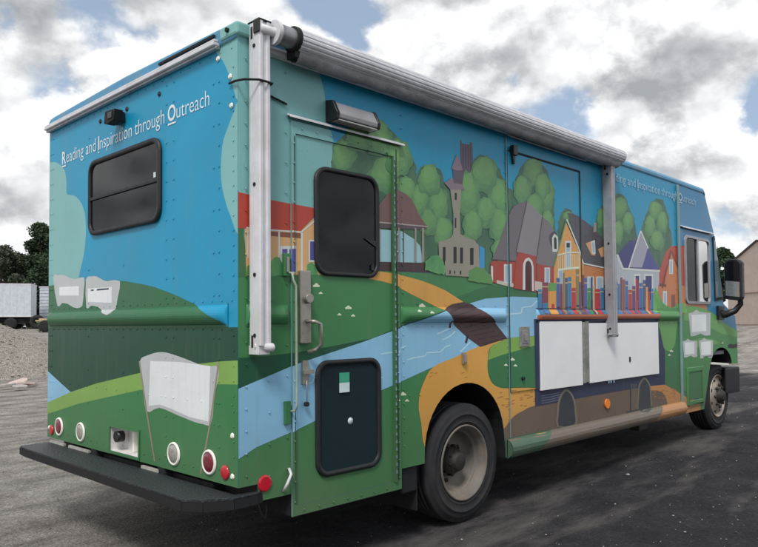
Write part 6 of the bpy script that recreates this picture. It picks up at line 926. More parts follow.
def endf(u, L, e=.045):
    for x0, x1 in L:
        if x0-1e-6 <= u <= x1+1e-6: return min(1, max(0, min((u-x0), (x1-u))/e))**.5
    return 0
def prof(z, z0, z1, d):
    t = (z-z0)/(z1-z0)
    if t <= .06 or t >= .94: return .003
    return .003+d*max(0, sin(pi*(t-.06)/.88))**.7
def map_side(q, lv, o):
    x, z = q; off = lv*LV
    if o == 'belt': off += prof(z, *BZ, .034*endf(x, BELTS))
    elif o == 'rail': off += .004+.05*max(0, sin(pi*min(1, max(0, (z-.362)/(.14)))))**.6
    elif o == 'frame': off += .012
    elif o == 'leaf': off += .004
    elif o == 'sdoor': off += .009
    elif o == 'cab': off += .007
    return (x, -off, z)
B = {k: MB() for k in ('body', 'leaf', 'frame', 'belt', 'sdoor', 'cab', 'rail')}
for b_ in B.values(): b_.recalc = False
apply_art(OUT, 'blue', ART_SIDE, own, cuts, map_side, B)
# edges of the raised panels
def rim_edges(b, x0, x1, z0, z1, d, mat):
    for (a, c) in (((x0, z0), (x1, z0)), ((x1, z0), (x1, z1)), ((x1, z1), (x0, z1)), ((x0, z1), (x0, z0))):
        b.face([(a[0], 0, a[1]), (c[0], 0, c[1]), (c[0], -d, c[1]), (a[0], -d, a[1])], mat)
rim_edges(B['frame'], .328, 1.165, .345, 2.43, .012, 'ink_seamlight'); rim_edges(B['frame'], .357, 1.120, .40, 2.365, .0118, 'ink_seam')
rim_edges(B['sdoor'], 2.352, 3.425, .84, 2.622, .0088, 'ink_seam'); rim_edges(B['cab'], 5.565, 6.44, .95, 2.33, .0068, 'ink_seam')
rim_edges(B['rail'], 2.30, 5.54, .364, .502, .01, 'ink_railgreen')
# rail end cap
B['rail'].face([(2.30, 0, .368), (2.30, -.02, .372), (2.30, -.05, .40), (2.30, -.054, .44), (2.30, -.03, .49), (2.30, 0, .502)], 'ink_railgreen')
body = B['body']
# far side wall
OUTB = [(x, z) for x, z in OUT]
for T in tess(OUT):
    for hx in ([(-1, 5.685), (5.685, 6.395), (6.395, 9)]):
        rects = [(-1, 5)] if hx[0] != 5.685 else [(-1, 1.545), (2.262, 5)]
        for z0, z1 in rects:
            Q = clipconv(T, [(hx[0], z0), (hx[1], z0), (hx[1], z1), (hx[0], z1)])
            if len(Q) >= 3: body.face([(x, W, z) for x, z in Q[::-1]], 'ink_blue' if sum(z for x, z in Q)/len(Q) > 1.3 else 'ink_green')
# skin between the side walls (underside, arches, nose, windshield slope)
n = len(OUT)
for i in range(n-1):
    (x0, z0), (x1, z1) = OUT[i], OUT[i+1]
    if i == n-2: continue                                  # roof comes separately
    m_ = 'black_matte' if i < len(low)-1 else ('ink_green3' if z1 < 1.25 else 'ink_cabblue')
    body.face([(x0, 0, z0), (x1, 0, z1), (x1, W, z1), (x0, W, z0)], m_)
# partition behind the cab so the box is closed, cab floor
body.box(5.50, 5.54, .02, W-.02, .6, 2.78, 'interior'); body.box(5.54, 6.9, .02, W-.02, .95, .99, 'interior')
# dark rectangle inside arches: inner wheel-well walls
for (x0, x1, z1) in ((1.40, 2.27, .93), (6.30, 7.12, 1.02)):
    body.box(x0, x1, .75, .78, .50, z1, 'black_matte'); body.box(x0, x1, W-.78, W-.75, .50, z1, 'black_matte')
# ---------------- rear wall ------------------------------------------------
OUTR = [(0, .55), (W, .55), (W, 2.80), (0, 2.80)]
RB = (.085, 2.375)
ownr = [('hole', (1.015, 1.385, .572, .719)), ('belt', (*RB, *BZ))]
cutr = {'belt': ([RB[0], RB[0]+.006, RB[0]+.02, RB[0]+.045, RB[1]-.045, RB[1]-.02, RB[1]-.006, RB[1]], strips)}
def map_rear(q, lv, o):
    y, z = q; off = lv*LV
    if o == 'belt': off += prof(z, *BZ, .034*endf(y, [RB]))
    return (-off, y, z)
RBD = {'body': MB(), 'belt': MB()}
for b_ in RBD.values(): b_.recalc = False
apply_art(OUTR, 'blue', ART_REAR, ownr, cutr, map_rear, RBD)
rearw = RBD['body']
# compartment for the plate and inlet, lined white
x1 = .09
rearw.face([(0, 1.015, .572), (0, 1.385, .572), (x1, 1.385, .572), (x1, 1.015, .572)], 'box_white')
rearw.face([(0, 1.015, .719), (0, 1.385, .719), (x1, 1.385, .719), (x1, 1.015, .719)], 'box_white')
for y in (1.015, 1.385): rearw.face([(0, y, .572), (0, y, .719), (x1, y, .719), (x1, y, .572)], 'box_white')
rearw.face([(x1, 1.015, .572), (x1, 1.385, .572), (x1, 1.385, .719), (x1, 1.015, .719)], 'box_white')
# rivets (low domes)
def rivet_side(b, x, z, off=0, r=.0075, mat='ink_seamlight'):
    n = 7; y = -off-.0052
    ring = [(x+r*cos(2*pi*k/n), y, z+r*sin(2*pi*k/n)) for k in range(n)]; ring2 = [(x+r*.6*cos(2*pi*k/n), y-r*.45, z+r*.6*sin(2*pi*k/n)) for k in range(n)]
    b.raw(ring+ring2, [(k, (k+1) % n, n+(k+1) % n, n+k) for k in range(n)]+[tuple(range(n, 2*n))], mat)
def rivet_rear(b, y, z, r=.0075, mat='ink_seamlight'):
    n = 7; x = -.0026
    ring = [(x, y+r*cos(2*pi*k/n), z+r*sin(2*pi*k/n)) for k in range(n)]; ring2 = [(x-r*.45, y+r*.6*cos(2*pi*k/n), z+r*.6*sin(2*pi*k/n)) for k in range(n)]
    b.raw(ring+ring2, [(k, (k+1) % n, n+(k+1) % n, n+k) for k in range(n)]+[tuple(range(n, 2*n))], mat)
def ink_at(art, q, lvmin=0, base='blue'):
    best = (-1, base)
    for lv, ink, P in art:
        if lv > best[0] or lv == best[0]:
            x0, x1_, z0, z1 = bb(P)
            if not (x0 < q[0] < x1_ and z0 < q[1] < z1): continue
            c = False; m = len(P)
            for i in range(m):
                a, d = P[i], P[i-1]
                if (a[1] > q[1]) != (d[1] > q[1]) and q[0] < (d[0]-a[0])*(q[1]-a[1])/(d[1]-a[1])+a[0]: c = not c
            if c: best = (lv, ink)
    return 'ink_'+best[1]
def col_side(x, z0, z1, step, b='body', off=0):
    z = z0
    while z <= z1:
        if not any(a <= x <= c and BZ[0]-.01 < z < BZ[1]+.01 for a, c in BELTS): rivet_side(B[b], x, z, off, .0058, ink_at(ART_SIDE, (x, z)))
        z += step
def row_side(z, x0, x1, step, b='body', off=0):
    x = x0
    while x <= x1: rivet_side(B[b], x, z, off, .0055, ink_at(ART_SIDE, (x, z))); x += step
col_side(.045, .6, 2.75, .11); col_side(.185, .58, 2.7, .16); col_side(.30, .6, 2.7, .16)
for x in (.342, 1.143): col_side(x, .42, 2.36, .105, 'frame', .012)
row_side(.372, .40, 1.10, .105, 'frame', .012); row_side(2.397, .40, 1.10, .105, 'frame', .012)
col_side(1.20, .6, 2.65, .085); col_side(2.325, .65, 2.68, .075); col_side(3.46, 1.5, 2.7, .15)
col_side(3.75, 1.5, 2.68, .12); col_side(5.46, .6, 2.7, .09); col_side(5.63, .6, 1.25, .12, 'cab', .007); col_side(7.24, .9, 1.34, .055)
row_side(.53, 2.4, 5.45, .16); row_side(.90, 1.25, 1.4, .1)
for x0_, x1_ in BELTS:
    row_side(BZ[1]+.012, x0_+.02, x1_-.02, .14); row_side(BZ[0]-.012, x0_+.02, x1_-.02, .14)
for y, st in ((.035, .075), (.165, .11), (.215, .22), (.62, .11), (.70, .11), (1.22, .22), (2.33, .11), (2.37, .11), (1.72, .22)):
    z = .62
    while z < 2.72:
        if not BZ[0]-.01 < z < BZ[1]+.01 and not (.7 < y < 1.75 and 1.9 < z < 2.48): rivet_rear(rearw, y, z, .0055, ink_at(ART_REAR, (y, z)))
        z += st
for z, st in ((.60, .09), (.95, .14), (1.47, .09), (1.326, .09), (2.745, .1)):
    y = .05
    while y < 2.36:
        if not (z < .75 and .98 < y < 1.42): rivet_rear(rearw, y, z, .005, ink_at(ART_REAR, (y, z)))
        y += st
for (y, z) in ((.045, .60), (.045, .80), (.17, 2.72), (.06, 2.60), (.05, 2.45), (2.36, .62)): rivet_rear(rearw, y, z, .016, 'bezel')
for y in (1.55, 1.18, .78): rivet_rear(rearw, y, 2.68, .016, 'black_plastic')
# ---------------- lettering -----------------------------------------------
def text_mesh(s, bold=False):
    cu = bpy.data.curves.new('lettering', 'FONT'); cu.body = s; cu.size = 1; cu.resolution_u = 3
    cu.offset = .022 if bold else -.006
    ob = bpy.data.objects.new('lettering', cu); COL.objects.link(ob)
    dg = bpy.context.evaluated_depsgraph_get(); me = bpy.data.meshes.new_from_object(ob.evaluated_get(dg))
    vs = [v.co.copy() for v in me.vertices]; fs = [tuple(p.vertices) for p in me.polygons]
    bpy.data.objects.remove(ob); bpy.data.curves.remove(cu); bpy.data.meshes.remove(me); return vs, fs
def lettering(b, mapper, u0, u1, z, h, mt='text_white'):
    pieces = [('R', 1), ('eading', 0), (' ', 0), ('and', 0), (' ', 0), ('I', 1), ('nspiration', 0), (' ', 0), ('through', 0), (' ', 0), ('O', 1), ('utreach', 0)]
    x = 0; lay = []
    for s, bold in pieces:
        if s == ' ': x += .26; continue
        vs, fs = text_mesh(s, bold); a = min(v.x for v in vs); c = max(v.x for v in vs)
        lay.append((vs, fs, x-a, x, x+c-a, bold)); x += c-a+.07
    tot = x; sy = h/.70
    for vs, fs, dx, a, c, bold in lay:
        P = [((v.x+dx)/tot, v.y*sy) for v in vs]
        b.raw([mapper(u0+(u1-u0)*p, z+q) for p, q in P], fs, mt)
        if bold:
            ua, ub = u0+(u1-u0)*a/tot, u0+(u1-u0)*c/tot
            b.face([mapper(ua, z-.022), mapper(ub, z-.022), mapper(ub, z-.012), mapper(ua, z-.012)], mt)
lettering(rearw, lambda u, z: (-.0028, u, z), 2.165, .245, 2.497, .088)
lettering(body, lambda u, z: (u, -.0082, z), 3.90, 6.05, 2.632, .084, 'text_faded')
body_o = body.build('body', truck); rear_o = rearw.build('rear_wall', truck)
belt_o = B['belt'].build('belt_moulding', truck); rbelt_o = RBD['belt'].build('belt_moulding', truck)
rail_o = B['rail'].build('rub_rail', truck)
door = B['leaf'].build('entry_door', truck); frame_o = B['frame'].build('door_frame', door)
sdoor = B['sdoor'].build('service_door', truck); cab = B['cab'].build('cab_door', truck)
# ---------------- roof cap ------------------------------------------------
b = MB()
sec = [(-.010, 2.795), (-.012, 2.83), (.004, 2.855), (.035, 2.872), (.09, 2.878), (W/2, 2.895), (W-.09, 2.878), (W-.035, 2.872), (W-.004, 2.855), (W+.012, 2.83), (W+.010, 2.795), (W-.06, 2.79), (.06, 2.79)]
def capsec(x, dz=0, s=1): return [(x, W/2+(y-W/2)*s, z+dz) for y, z in sec]
S0 = [capsec(-.012, -.012, .998), capsec(.02, 0), capsec(5.49, .005), capsec(6.30, .0), capsec(6.345, -.03, .998)]
m_ = len(sec)
for i in range(len(S0)-1):
    for k in range(m_):
        b.face([S0[i][k], S0[i][(k+1) % m_], S0[i+1][(k+1) % m_], S0[i+1][k]], 'roof_teal' if i == 0 else 'roof_paint', False)
b.face(S0[0], 'roof_paint'); b.face(S0[-1][::-1], 'roof_paint')
b.box(-.020, .07, -.022, .135, 2.795, 2.862, 'roof_teal'); b.build('roof', truck, .012)
b = MB(); b.box(-.045, -.002, .15, W-.005, 2.778, 2.796, 'alu_white'); b.box(-.03, -.003, .15, W-.005, 2.764, 2.778, 'alu_rail'); b.box(-.04, -.013, .15, W-.005, 2.797, 2.811, 'alu_white')
b.build('rain_gutter', truck, .004)
b = MB(); b.box(-.026, -.012, .18, .75, 2.832, 2.845, 'black_matte'); b.tube([(-.02, .055, 2.83), (-.032, .055, 2.83)], .012, 'black_matte'); b.build('trim_strip', truck)
# corner bead at rear right corner, teal to green like the wrap around it
b = MB()
pass
# seam posts
b = MB(); b.box(5.503, 5.536, -.026, -.004, .37, 2.79, 'ink_seamlight'); b.build('body_seam_cover', truck, .006)
b = MB(); b.box(6.30, 6.32, -.012, -.004, 2.33, 2.36, 'alu_white')
b = MB()
# drip rails over the doors
for nm, (x0, x1, z, par) in {'a': (.305, 1.20, 2.448, door), 'b': (2.36, 3.50, 2.722, sdoor), 'c': (5.60, 6.52, 2.352, cab)}.items():
    b = MB(); b.prism([(-.004, z+.018), (-.034, z+.004), (-.036, z-.008), (-.030, z-.008), (-.028, z), (-.004, z+.006)], 'x', x0, x1, 'alu_white'); b.build('drip_rail', par, .002)
# dark opening line over the service door and its latch
b = MB(); b.box(2.36, 3.42, -.017, -.010, 2.612, 2.624, 'black_matte'); b.box(3.415, 3.427, -.017, -.010, 1.48, 2.62, 'ink_seam'); b.build('door_gasket', sdoor)
b = MB(); b.box(2.385, 2.44, -.045, -.010, 2.585, 2.66, 'black_plastic'); b.prism([(2.39, 2.60), (2.43, 2.60), (2.42, 2.52), (2.405, 2.52)], 'y', -.03, -.012, 'black_plastic'); b.build('latch', sdoor, .004)
# ---------------- rounded frames and panes ----------------------------------
def rrect(x0, x1, z0, z1, r, n=6):
    o = []
    for cx, cz, a in ((x1-r, z1-r, 0), (x0+r, z1-r, 90), (x0+r, z0+r, 180), (x1-r, z0+r, 270)):
        for k in range(n+1): t = radians(a+90*k/n); o.append((cx+r*cos(t), cz+r*sin(t)))
    return o
def framed(pname, cname, par, mp, x0, x1, z0, z1, r, w, d, fm, gm, extra=None, lab=None):
    """frame ring standing d proud, pane set back inside it"""
    out = rrect(x0, x1, z0, z1, r); mid = rrect(x0+w*.45, x1-w*.45, z0+w*.45, z1-w*.45, r-w*.3); inn = rrect(x0+w, x1-w, z0+w, z1-w, max(.01, r-w*.8)); n = len(out)
    b = MB(); L = [[mp(q, .004) for q in out], [mp(q, d*.8) for q in out], [mp(q, d) for q in mid], [mp(q, d*.85) for q in inn], [mp(q, d*.35) for q in inn]]
    for i in range(4):
        b.raw(L[i]+L[i+1], [(k, (k+1) % n, n+(k+1) % n, n+k) for k in range(n)], fm, True)
    fr = b.build(pname, par)
    b = MB(); b.face([mp(q, d*.4) for q in inn], gm)
    pane = b.build(cname, fr if extra == 'sub' else par)
    return fr, pane
sideM = lambda q, d: (q[0], -d, q[1])
rearM = lambda q, d: (-d, q[0], q[1])
framed('window_frame', 'upper_window', door, sideM, .487, .985, 1.615, 2.218, .085, .024, .022, 'window_rubber', 'glass_tinted')
framed('window_frame', 'lower_window', door, sideM, .488, .990, .515, 1.150, .085, .028, .022, 'window_rubber', 'glass_door')
rf, rp = framed('rear_window', 'window_pane', truck, rearM, .745, 1.695, 1.94, 2.432, .085, .028, .024, 'window_rubber', 'glass_tinted', 'sub')
b = MB(); b.box(-.020, -.010, .775, 1.665, 2.170, 2.190, 'window_rubber'); b.build('window_bar', rf, .003); b = MB(); b.box(-.014, -.0105, .80, .825, 2.20, 2.23, 'sticker_white'); b.build('sticker', rf)
b = MB(); b.box(.66, .735, -.016, -.0125, 1.02, 1.075, 'sticker_green'); b.box(.66, .735, -.016, -.0125, .965, 1.019, 'sticker_white'); b.build('door_sticker', door)
b = MB(); b.lathe([(0, -.0115), (.019, -.0115), (.019, -.0095)], (.745, 0, .80), 'sticker_white', 20); b.build('round_sticker', door)
b = MB(); b.prism([(.86, 1.845), (.955, 1.835), (.955, 1.80), (.90, 1.825)], 'y', -.018, -.0125, 'black_plastic'); b.prism([(.915, 1.69), (.935, 1.70), (.94, 1.66), (.915, 1.66)], 'y', -.018, -.0125, 'black_plastic'); build_each(b, 'window_latch', door)
# cab window: bright metal frame with two sliding panes; one can see through the cab
for side_y, sgn in ((0, 1), (W, -1)):
    mp = (lambda q, d: (q[0], -d-.004, q[1])) if sgn > 0 else (lambda q, d: (q[0], W+d, q[1]))
    out = rrect(5.672, 6.408, 1.532, 2.275, .07); inn = rrect(5.70, 6.38, 1.56, 2.247, .05); n = len(out)
    b = MB(); L = [[mp(q, .002) for q in out], [mp(q, .02) for q in out], [mp(q, .022) for q in inn], [mp(q, -.01) for q in inn]]
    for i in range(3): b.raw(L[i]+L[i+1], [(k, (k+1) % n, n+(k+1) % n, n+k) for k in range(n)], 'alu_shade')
    y0, y1 = (-.024, .0) if sgn > 0 else (W, W+.024)
    b.box(6.015, 6.055, y0, y1, 1.56, 2.247, 'alu_rail'); fr = b.build('window_frame', cab if sgn > 0 else truck)
    b = MB(); b.face([mp(q, .004) for q in rrect(5.70, 6.03, 1.56, 2.247, .03)], 'glass_cab'); b.face([mp(q, .009) for q in rrect(6.04, 6.38, 1.56, 2.247, .03)], 'glass_cab')
    build_each(b, 'window_pane', fr if sgn < 0 else cab)
# quarter lights and windshield
b = MB()
b.prism([(6.545, 2.32), (6.60, 2.335), (6.85, 1.60), (6.57, 1.575)], 'y', -.012, -.005, 'window_rubber')
b.prism([(6.565, 2.28), (6.598, 2.29), (6.82, 1.63), (6.59, 1.61)], 'y', -.016, -.0120, 'glass_light')  # pale blue-grey base colour stands in for reflections on the near pane
b.prism([(6.565, 2.28), (6.598, 2.29), (6.82, 1.63), (6.59, 1.61)], 'y', W+.004, W+.01, 'glass_tinted'); build_each(b, 'quarter_window', truck)
def wsl(t, y, d=.012):
    a = Vector((6.60, 0, 2.37)); c = Vector((6.875, 0, 1.545)); q = a+(c-a)*t; nrm = Vector((.95, 0, .316)); return (q.x+nrm.x*d, y, q.z+nrm.z*d)
b = MB()
for y0, y1 in ((.10, 1.18), (1.22, W-.10)):
    A = [wsl(.02, y0), wsl(.02, y1), wsl(.95, y1), wsl(.95, y0)]; A2 = [wsl(.02, y0, -.0), wsl(.02, y1, 0), wsl(.95, y1, 0), wsl(.95, y0, 0)]
    b.face(A, 'glass_tinted')
    for k in range(4): b.face([A[k], A[(k+1) % 4], A2[(k+1) % 4], A2[k]], 'window_rubber')
build_each(b, 'windshield_pane', truck)
# seats seen through the cab window
for y0 in (.35, 1.55):
    b = MB(); b.box(5.85, 6.30, y0, y0+.5, 1.20, 1.36, 'seat_cloth'); b.box(5.75, 5.88, y0, y0+.5, 1.30, 1.98, 'seat_cloth'); b.box(5.77, 5.86, y0+.12, y0+.38, 1.98, 2.16, 'seat_cloth'); b.build('seat', truck, .03)
# ---------------- door furniture ---------------------------------------------
b = MB(); b.box(.372, .446, -.030, -.006, 1.245, 1.635, 'lock_steel'); plate = b.build('lock_plate', door, .006)
b = MB(); b.tube([(.418, -.02, 1.485), (.418, -.055, 1.485)], .026, 'lock_steel', 16); b.build('key_knob', door, .003)
b = MB(); b.tube([(.41, -.03, 1.365), (.43, -.075, 1.362), (.462, -.085, 1.35), (.466, -.085, 1.24), (.452, -.06, 1.212), (.42, -.03, 1.20)], .011, 'lock_steel', 8); b.build('handle', door)
b = MB(); b.box(.392, .432, -.022, -.006, 1.03, 1.155, 'lock_steel'); b.box(.385, .455, -.040, -.020, 1.085, 1.105, 'lock_steel'); b.tube([(.412, -.03, 1.05), (.412, -.03, 1.0), (.414, -.028, .93)], .0025, 'lock_steel', 6); b.tube([(.41, -.02, .925), (.41, -.038, .925)], .013, 'black_plastic', 10); b.build('hasp', door)
# grab handle beside the door
b = MB(); b.tube([(.300, -.008, 1.62), (.300, -.05, 1.615), (.302, -.055, 1.58), (.318, -.058, 1.55), (.320, -.058, 1.0), (.320, -.058, .93), (.316, -.05, .90), (.312, -.008, .895)], .007, 'grab_paint', 8)
b.build('grab_handle', truck)
b = MB(); b.box(.27, .312, -.022, -.005, 1.60, 1.72, 'ink_green'); b.box(.284, .300, -.03, -.02, 1.62, 1.70, 'lock_steel'); b.build('hook_bracket', truck, .003)
b = MB(); b.box(.275, .312, -.022, -.005, .83, .95, 'ink_green2'); b.build('hook_bracket', truck, .003)
b = MB(); b.tube([(.27, -.01, .49), (.275, -.035, .53), (.30, -.035, .575), (.306, -.01, .60)], .008, 'alu_white', 8); b.build('stake_hook', truck)
b = MB(); b.box(1.10, 1.117, -.026, -.006, .40, 2.36, 'ink_hedge')
z = .45
while z < 2.34:
    b.box(1.105, 1.113, -.030, -.025, z, z+.018, 'ink_seamlight'); z += .045
b.build('piano_hinge', door)
# porch light above the door
b = MB(); M_ = Matrix.Rotation(0, 4, 'X')
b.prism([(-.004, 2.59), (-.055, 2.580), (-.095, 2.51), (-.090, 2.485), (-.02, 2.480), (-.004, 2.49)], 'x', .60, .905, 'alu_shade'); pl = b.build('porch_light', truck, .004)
b = MB(); b.prism([(-.003, 2.596), (-.06, 2.585), (-.101, 2.510), (-.094, 2.476), (-.003, 2.472)], 'x', .578, .60, 'black_plastic'); b.prism([(-.003, 2.596), (-.06, 2.585), (-.101, 2.510), (-.094, 2.476), (-.003, 2.472)], 'x', .905, .920, 'black_plastic'); build_each(b, 'end_cap', pl, .003)
b = MB(); b.box(.60, .905, -.088, -.02, 2.473, 2.479, 'lens_clear'); b.build('lens', pl)
# reversing camera and small lamp mount on the rear wall
b = MB(); b.box(-.06, -.004, 1.20, 1.30, 2.60, 2.665, 'black_plastic'); b.prism([(1.17, 2.665), (1.30, 2.672), (1.32, 2.60), (1.28, 2.59), (1.19, 2.60)], 'x', -.085, -.03, 'black_matte'); b.box(-.09, -.085, 1.20, 1.26, 2.615, 2.655, 'glass_tinted'); b.build('reversing_camera', truck, .005)
# ---------------- tail lamps -------------------------------------------------
def lamp(name, y, z, r, bez, lens):
    if bez:
        b = MB(); b.lathe([(r*1.0, -.008), (r*1.02, -.014), (r*1.20, -.012), (r*1.25, -.004)], (0, y, z), 'bezel', 28, 'x'); o = b.build(name, truck)
        b = MB(); b.lathe([(0, -.019), (r*.5, -.018), (r*.85, -.015), (r*1.01, -.009)], (0, y, z), lens, 28, 'x'); b.build('lens', o)
    else:
        b = MB(); b.lathe([(0, -.012), (r*.8, -.0115), (r*.96, -.009), (r, -.004)], (0, y, z), lens, 24, 'x'); b.build(name, truck)
lamp('tail_light', 2.178, .643, .052, 1, 'lens_dark_red'); lamp('tail_light', .252, .644, .052, 1, 'lens_dark_red')
lamp('reversing_light', 1.820, .641, .052, 1, 'lens_clear'); lamp('reversing_light', .606, .644, .052, 1, 'lens_clear')
lamp('rear_reflector', 2.318, .606, .036, 0, 'lens_red'); lamp('rear_reflector', .108, .612, .036, 0, 'lens_red')
b = MB(); b.lathe([(0, -.013), (.034, -.0125), (.040, -.010), (.042, -.004)], (.155, 0, .548), 'lens_red', 24, 'y', False); b.build('side_reflector', truck)
b = MB(); b.prism([(3.841+.042*cos(2*pi*k/20), .626+.042*sin(2*pi*k/20)) for k in range(20)], 'y', -.02, -.006, 'orange_lens')
mk = b.build('side_marker', truck); 
b = MB(); b.tube([(.05, 1.325, .66), (.004, 1.325, .66)], .034, 'black_plastic', 18); b.build('power_inlet', truck)
b = MB(); b.box(.055, .088, 1.19, 1.21, .574, .717, 'bezel'); b.box(.075, .088, 1.05, 1.17, .60, .70, 'box_white'); build_each(b, 'compartment_divider', truck, .002)
b = MB()
for (y0, y1, z0, z1) in ((1.385, 1.40, .557, .734), (1.0, 1.015, .557, .734), (1.015, 1.385, .557, .572), (1.015, 1.385, .719, .734)): b.box(-.008, -.003, y0, y1, z0, z1, 'ink_green5')
b.build('compartment_frame', truck)
b = MB(); b.box(1.78, 1.815, -.018, -.005, 1.07, 1.15, 'lock_steel'); b.box(1.787, 1.808, -.03, -.016, 1.08, 1.135, 'lock_steel'); b.build('small_latch', truck, .003)
b = MB(); b.box(2.47, 2.595, -.022, -.0125, 1.165, 1.315, 'post_gray'); b.box(2.49, 2.575, -.025, -.021, 1.19, 1.29, 'alu_dark'); b.box(2.515, 2.55, -.034, -.024, 1.21, 1.26, 'lock_steel'); b.build('door_pull', sdoor, .004)
b = MB(); b.tube([(2.50, -.014, .93), (2.50, -.03, .93)], .014, 'black_plastic', 12); b.build('door_lock', sdoor)
# ---------------- display boards with strip between ---------------------------
for (x0, x1, z0, z1) in ((2.745, 3.392, .822, 1.352), (3.515, 4.922, .828, 1.335)):
    b = MB(); b.box(x0, x1, -.026, -.006, z0, z1, 'board_white'); o = b.build('display_board', truck, .002)
    if x0 > 3: bb2 = MB(); bb2.box(4.26, 4.285, -.032, -.026, .975, 1.02, 'hub_dark'); bb2.build('catch', o)
b = MB(); b.box(3.40, 3.43, -.036, -.006, .835, 1.345, 'post_gray'); b.box(3.445, 3.50, -.030, -.006, .84, 1.35, 'post_gray'); b.box(3.43, 3.445, -.020, -.006, .84, 1.35, 'black_matte'); build_each(b, 'board_strip', truck, .002)
b = MB(); 
for k, x in enumerate((3.865, 3.91, 3.965)): b.box(x, x+.03, -.012, -.0095, .802, .826, 'text_faded')
build_each(b, 'lettering_mark', truck)
# fuel door on the cab corner
b = MB()
for (x0, x1, z0, z1) in ((5.65, 5.70, .445, .845), (6.09, 6.14, .445, .845), (5.70, 6.09, .795, .845), (5.70, 6.09, .445, .49)): b.box(x0, x1, -.022, -.008, z0, z1, 'ink_green3')
fd = b.build('fuel_door', truck, .006)
b = MB(); b.box(5.71, 6.08, -.014, -.0105, .50, .785, 'ink_green2'); b.build('door_skin', fd)
# ---------------- awning --------------------------------------------------
AY, AZ = -.100, 2.822
b = MB()
nf = 64; ring = []
prof_ = []
for k in range(nf):
    t = 2*pi*k/nf; rr = .0625*(1+.022*(1 if k % 4 < 3 else -1.6)); prof_.append((rr*cos(t), rr*sin(t)))
A = [(.29, AY+c, AZ+s_) for c, s_ in prof_]; C2 = [(4.00, AY+c, AZ+s_) for c, s_ in prof_]
b.raw(A+C2, [(k, (k+1) % nf, nf+(k+1) % nf, nf+k) for k in range(nf)], 'awning_roll')
awn = b.build('awning', truck)
b = MB(); b.lathe([(0, .035), (.03, .03), (.05, .018), (.063, 0), (.063, -.03)], (4.0, AY, AZ), 'awning_roll', 28, 'x'); b.build('end_cap', awn)
b = MB(); b.lathe([(.05, -.0), (.0655, .0), (.0665, .003), (.0665, .024), (.06, .027)], (.262, AY, AZ), 'black_matte', 30, 'x'); b.box(.270, .296, -.120, -.05, 2.728, 2.775, 'black_matte'); b.build('clamp_ring', awn)
b = MB(); b.lathe([(0, -.10), (.023, -.10), (.024, -.025), (.030, -.02)], (.165, AY, AZ), 'alu_white', 32, 'x', True); b.lathe([(.03, -.022), (.062, -.022), (.063, -.016), (.063, -.006), (.062, 0), (.05, 0)], (.165, AY, AZ), 'alu_white', 32, 'x', False); b.lathe([(.052, 0), (.052, .10)], (.165, AY, AZ), 'alu_dark', 32, 'x'); b.lathe([(.0535, .02), (.0535, .08)], (.165, AY, AZ), 'alu_dark', 32, 'x'); b.build('gear_head', awn)
# rolled fabric hanging just under the casing
b = MB(); rn = random.Random(3); NX = 60; NR = 14; vs = []
for i in range(NX+1):
    x = .30+(3.97-.30)*i/NX; sag = .003*sin(i*1.7)
    for k in range(NR):
        t = 2*pi*k/NR; r_ = .042+rn.uniform(-.004, .004); vs.append((x, -.080+r_*cos(t), 2.757+sag+r_*sin(t)))
b.raw(vs, [(i*NR+k, i*NR+(k+1) % NR, (i+1)*NR+(k+1) % NR, (i+1)*NR+k) for i in range(NX) for k in range(NR)], 'awning_fabric', True); b.build('rolled_fabric', awn)
b = MB(); b.prism([(-.004, 2.775), (-.03, 2.785), (-.042, 2.765), (-.036, 2.745), (-.004, 2.735)], 'x', .13, 4.02, 'alu_white'); b.build('wall_rail', awn, .003)
def channel(x0, x1, y0, y1, z0, z1, nm, mt='alu_white'):
    b = MB()
    w = x1-x0; xm = (x0+x1)/2
    sec = [(x0, y1), (x0, y0+.006), (x0+.006, y0), (xm-.014, y0), (xm-.008, y0+.008), (xm+.008, y0+.008), (xm+.014, y0), (x1-.006, y0), (x1, y0+.006), (x1, y1)]
    b.prism(sec, 'z', z0, z1, mt); o = b.build(nm, awn, .001)
    b = MB()
    for z in (z0+.05, z0+.35, z0+.8, z1-.12): b.tube([(x0-.0005, (y0+y1)/2, z), (x0-.004, (y0+y1)/2, z)], .010, 'black_matte', 10)
    for z in (z0+.02, z1-.05): b.box(x0-.002, x0-.0002, y1-.03, y1-.015, z-.03, z+.03, 'hub_dark')
    build_each(b, 'bolt_head', o)
    return o
a1 = channel(.058, .128, -.104, -.016, 1.245, 2.862, 'awning_arm')
b = MB(); b.tube([(.066, -.05, 1.243), (.12, -.10, 1.235), (.135, -.10, 1.235)], .022, 'alu_white', 12); b.box(.058, .126, -.09, -.006, 1.20, 1.245, 'alu_white'); b.build('foot', a1, .008)
b = MB(); b.box(.055, .132, -.106, -.004, 2.862, 2.872, 'black_matte'); b.box(.05, .058, -.11, -.06, 2.80, 2.87, 'hub_dark'); b.build('top_bracket', a1, .004)
a2 = channel(3.828, 3.888, -.104, -.016, 1.235, 2.77, 'awning_arm', 'alu_shade')  # greyer metal than the rear arm: its shade is put into the colour
b = MB(); b.tube([(3.80, -.05, 1.232), (3.89, -.10, 1.228)], .014, 'alu_dark', 10); b.box(3.83, 3.888, -.10, -.02, 1.212, 1.236, 'alu_dark'); b.build('foot', a2, .004)
# black strap round the rear arm
b = MB(); z = 2.56
b.tube([(-.010, .06, z+.003), (-.016, .0, z), (.0, -.06, z-.002), (.05, -.109, z-.004), (.09, -.112, z-.004), (.132, -.109, z-.004), (.138, -.06, z-.01), (.16, -.012, z-.025), (.30, -.010, z-.05)], .006, 'black_matte', 6); b.build('strap', truck)
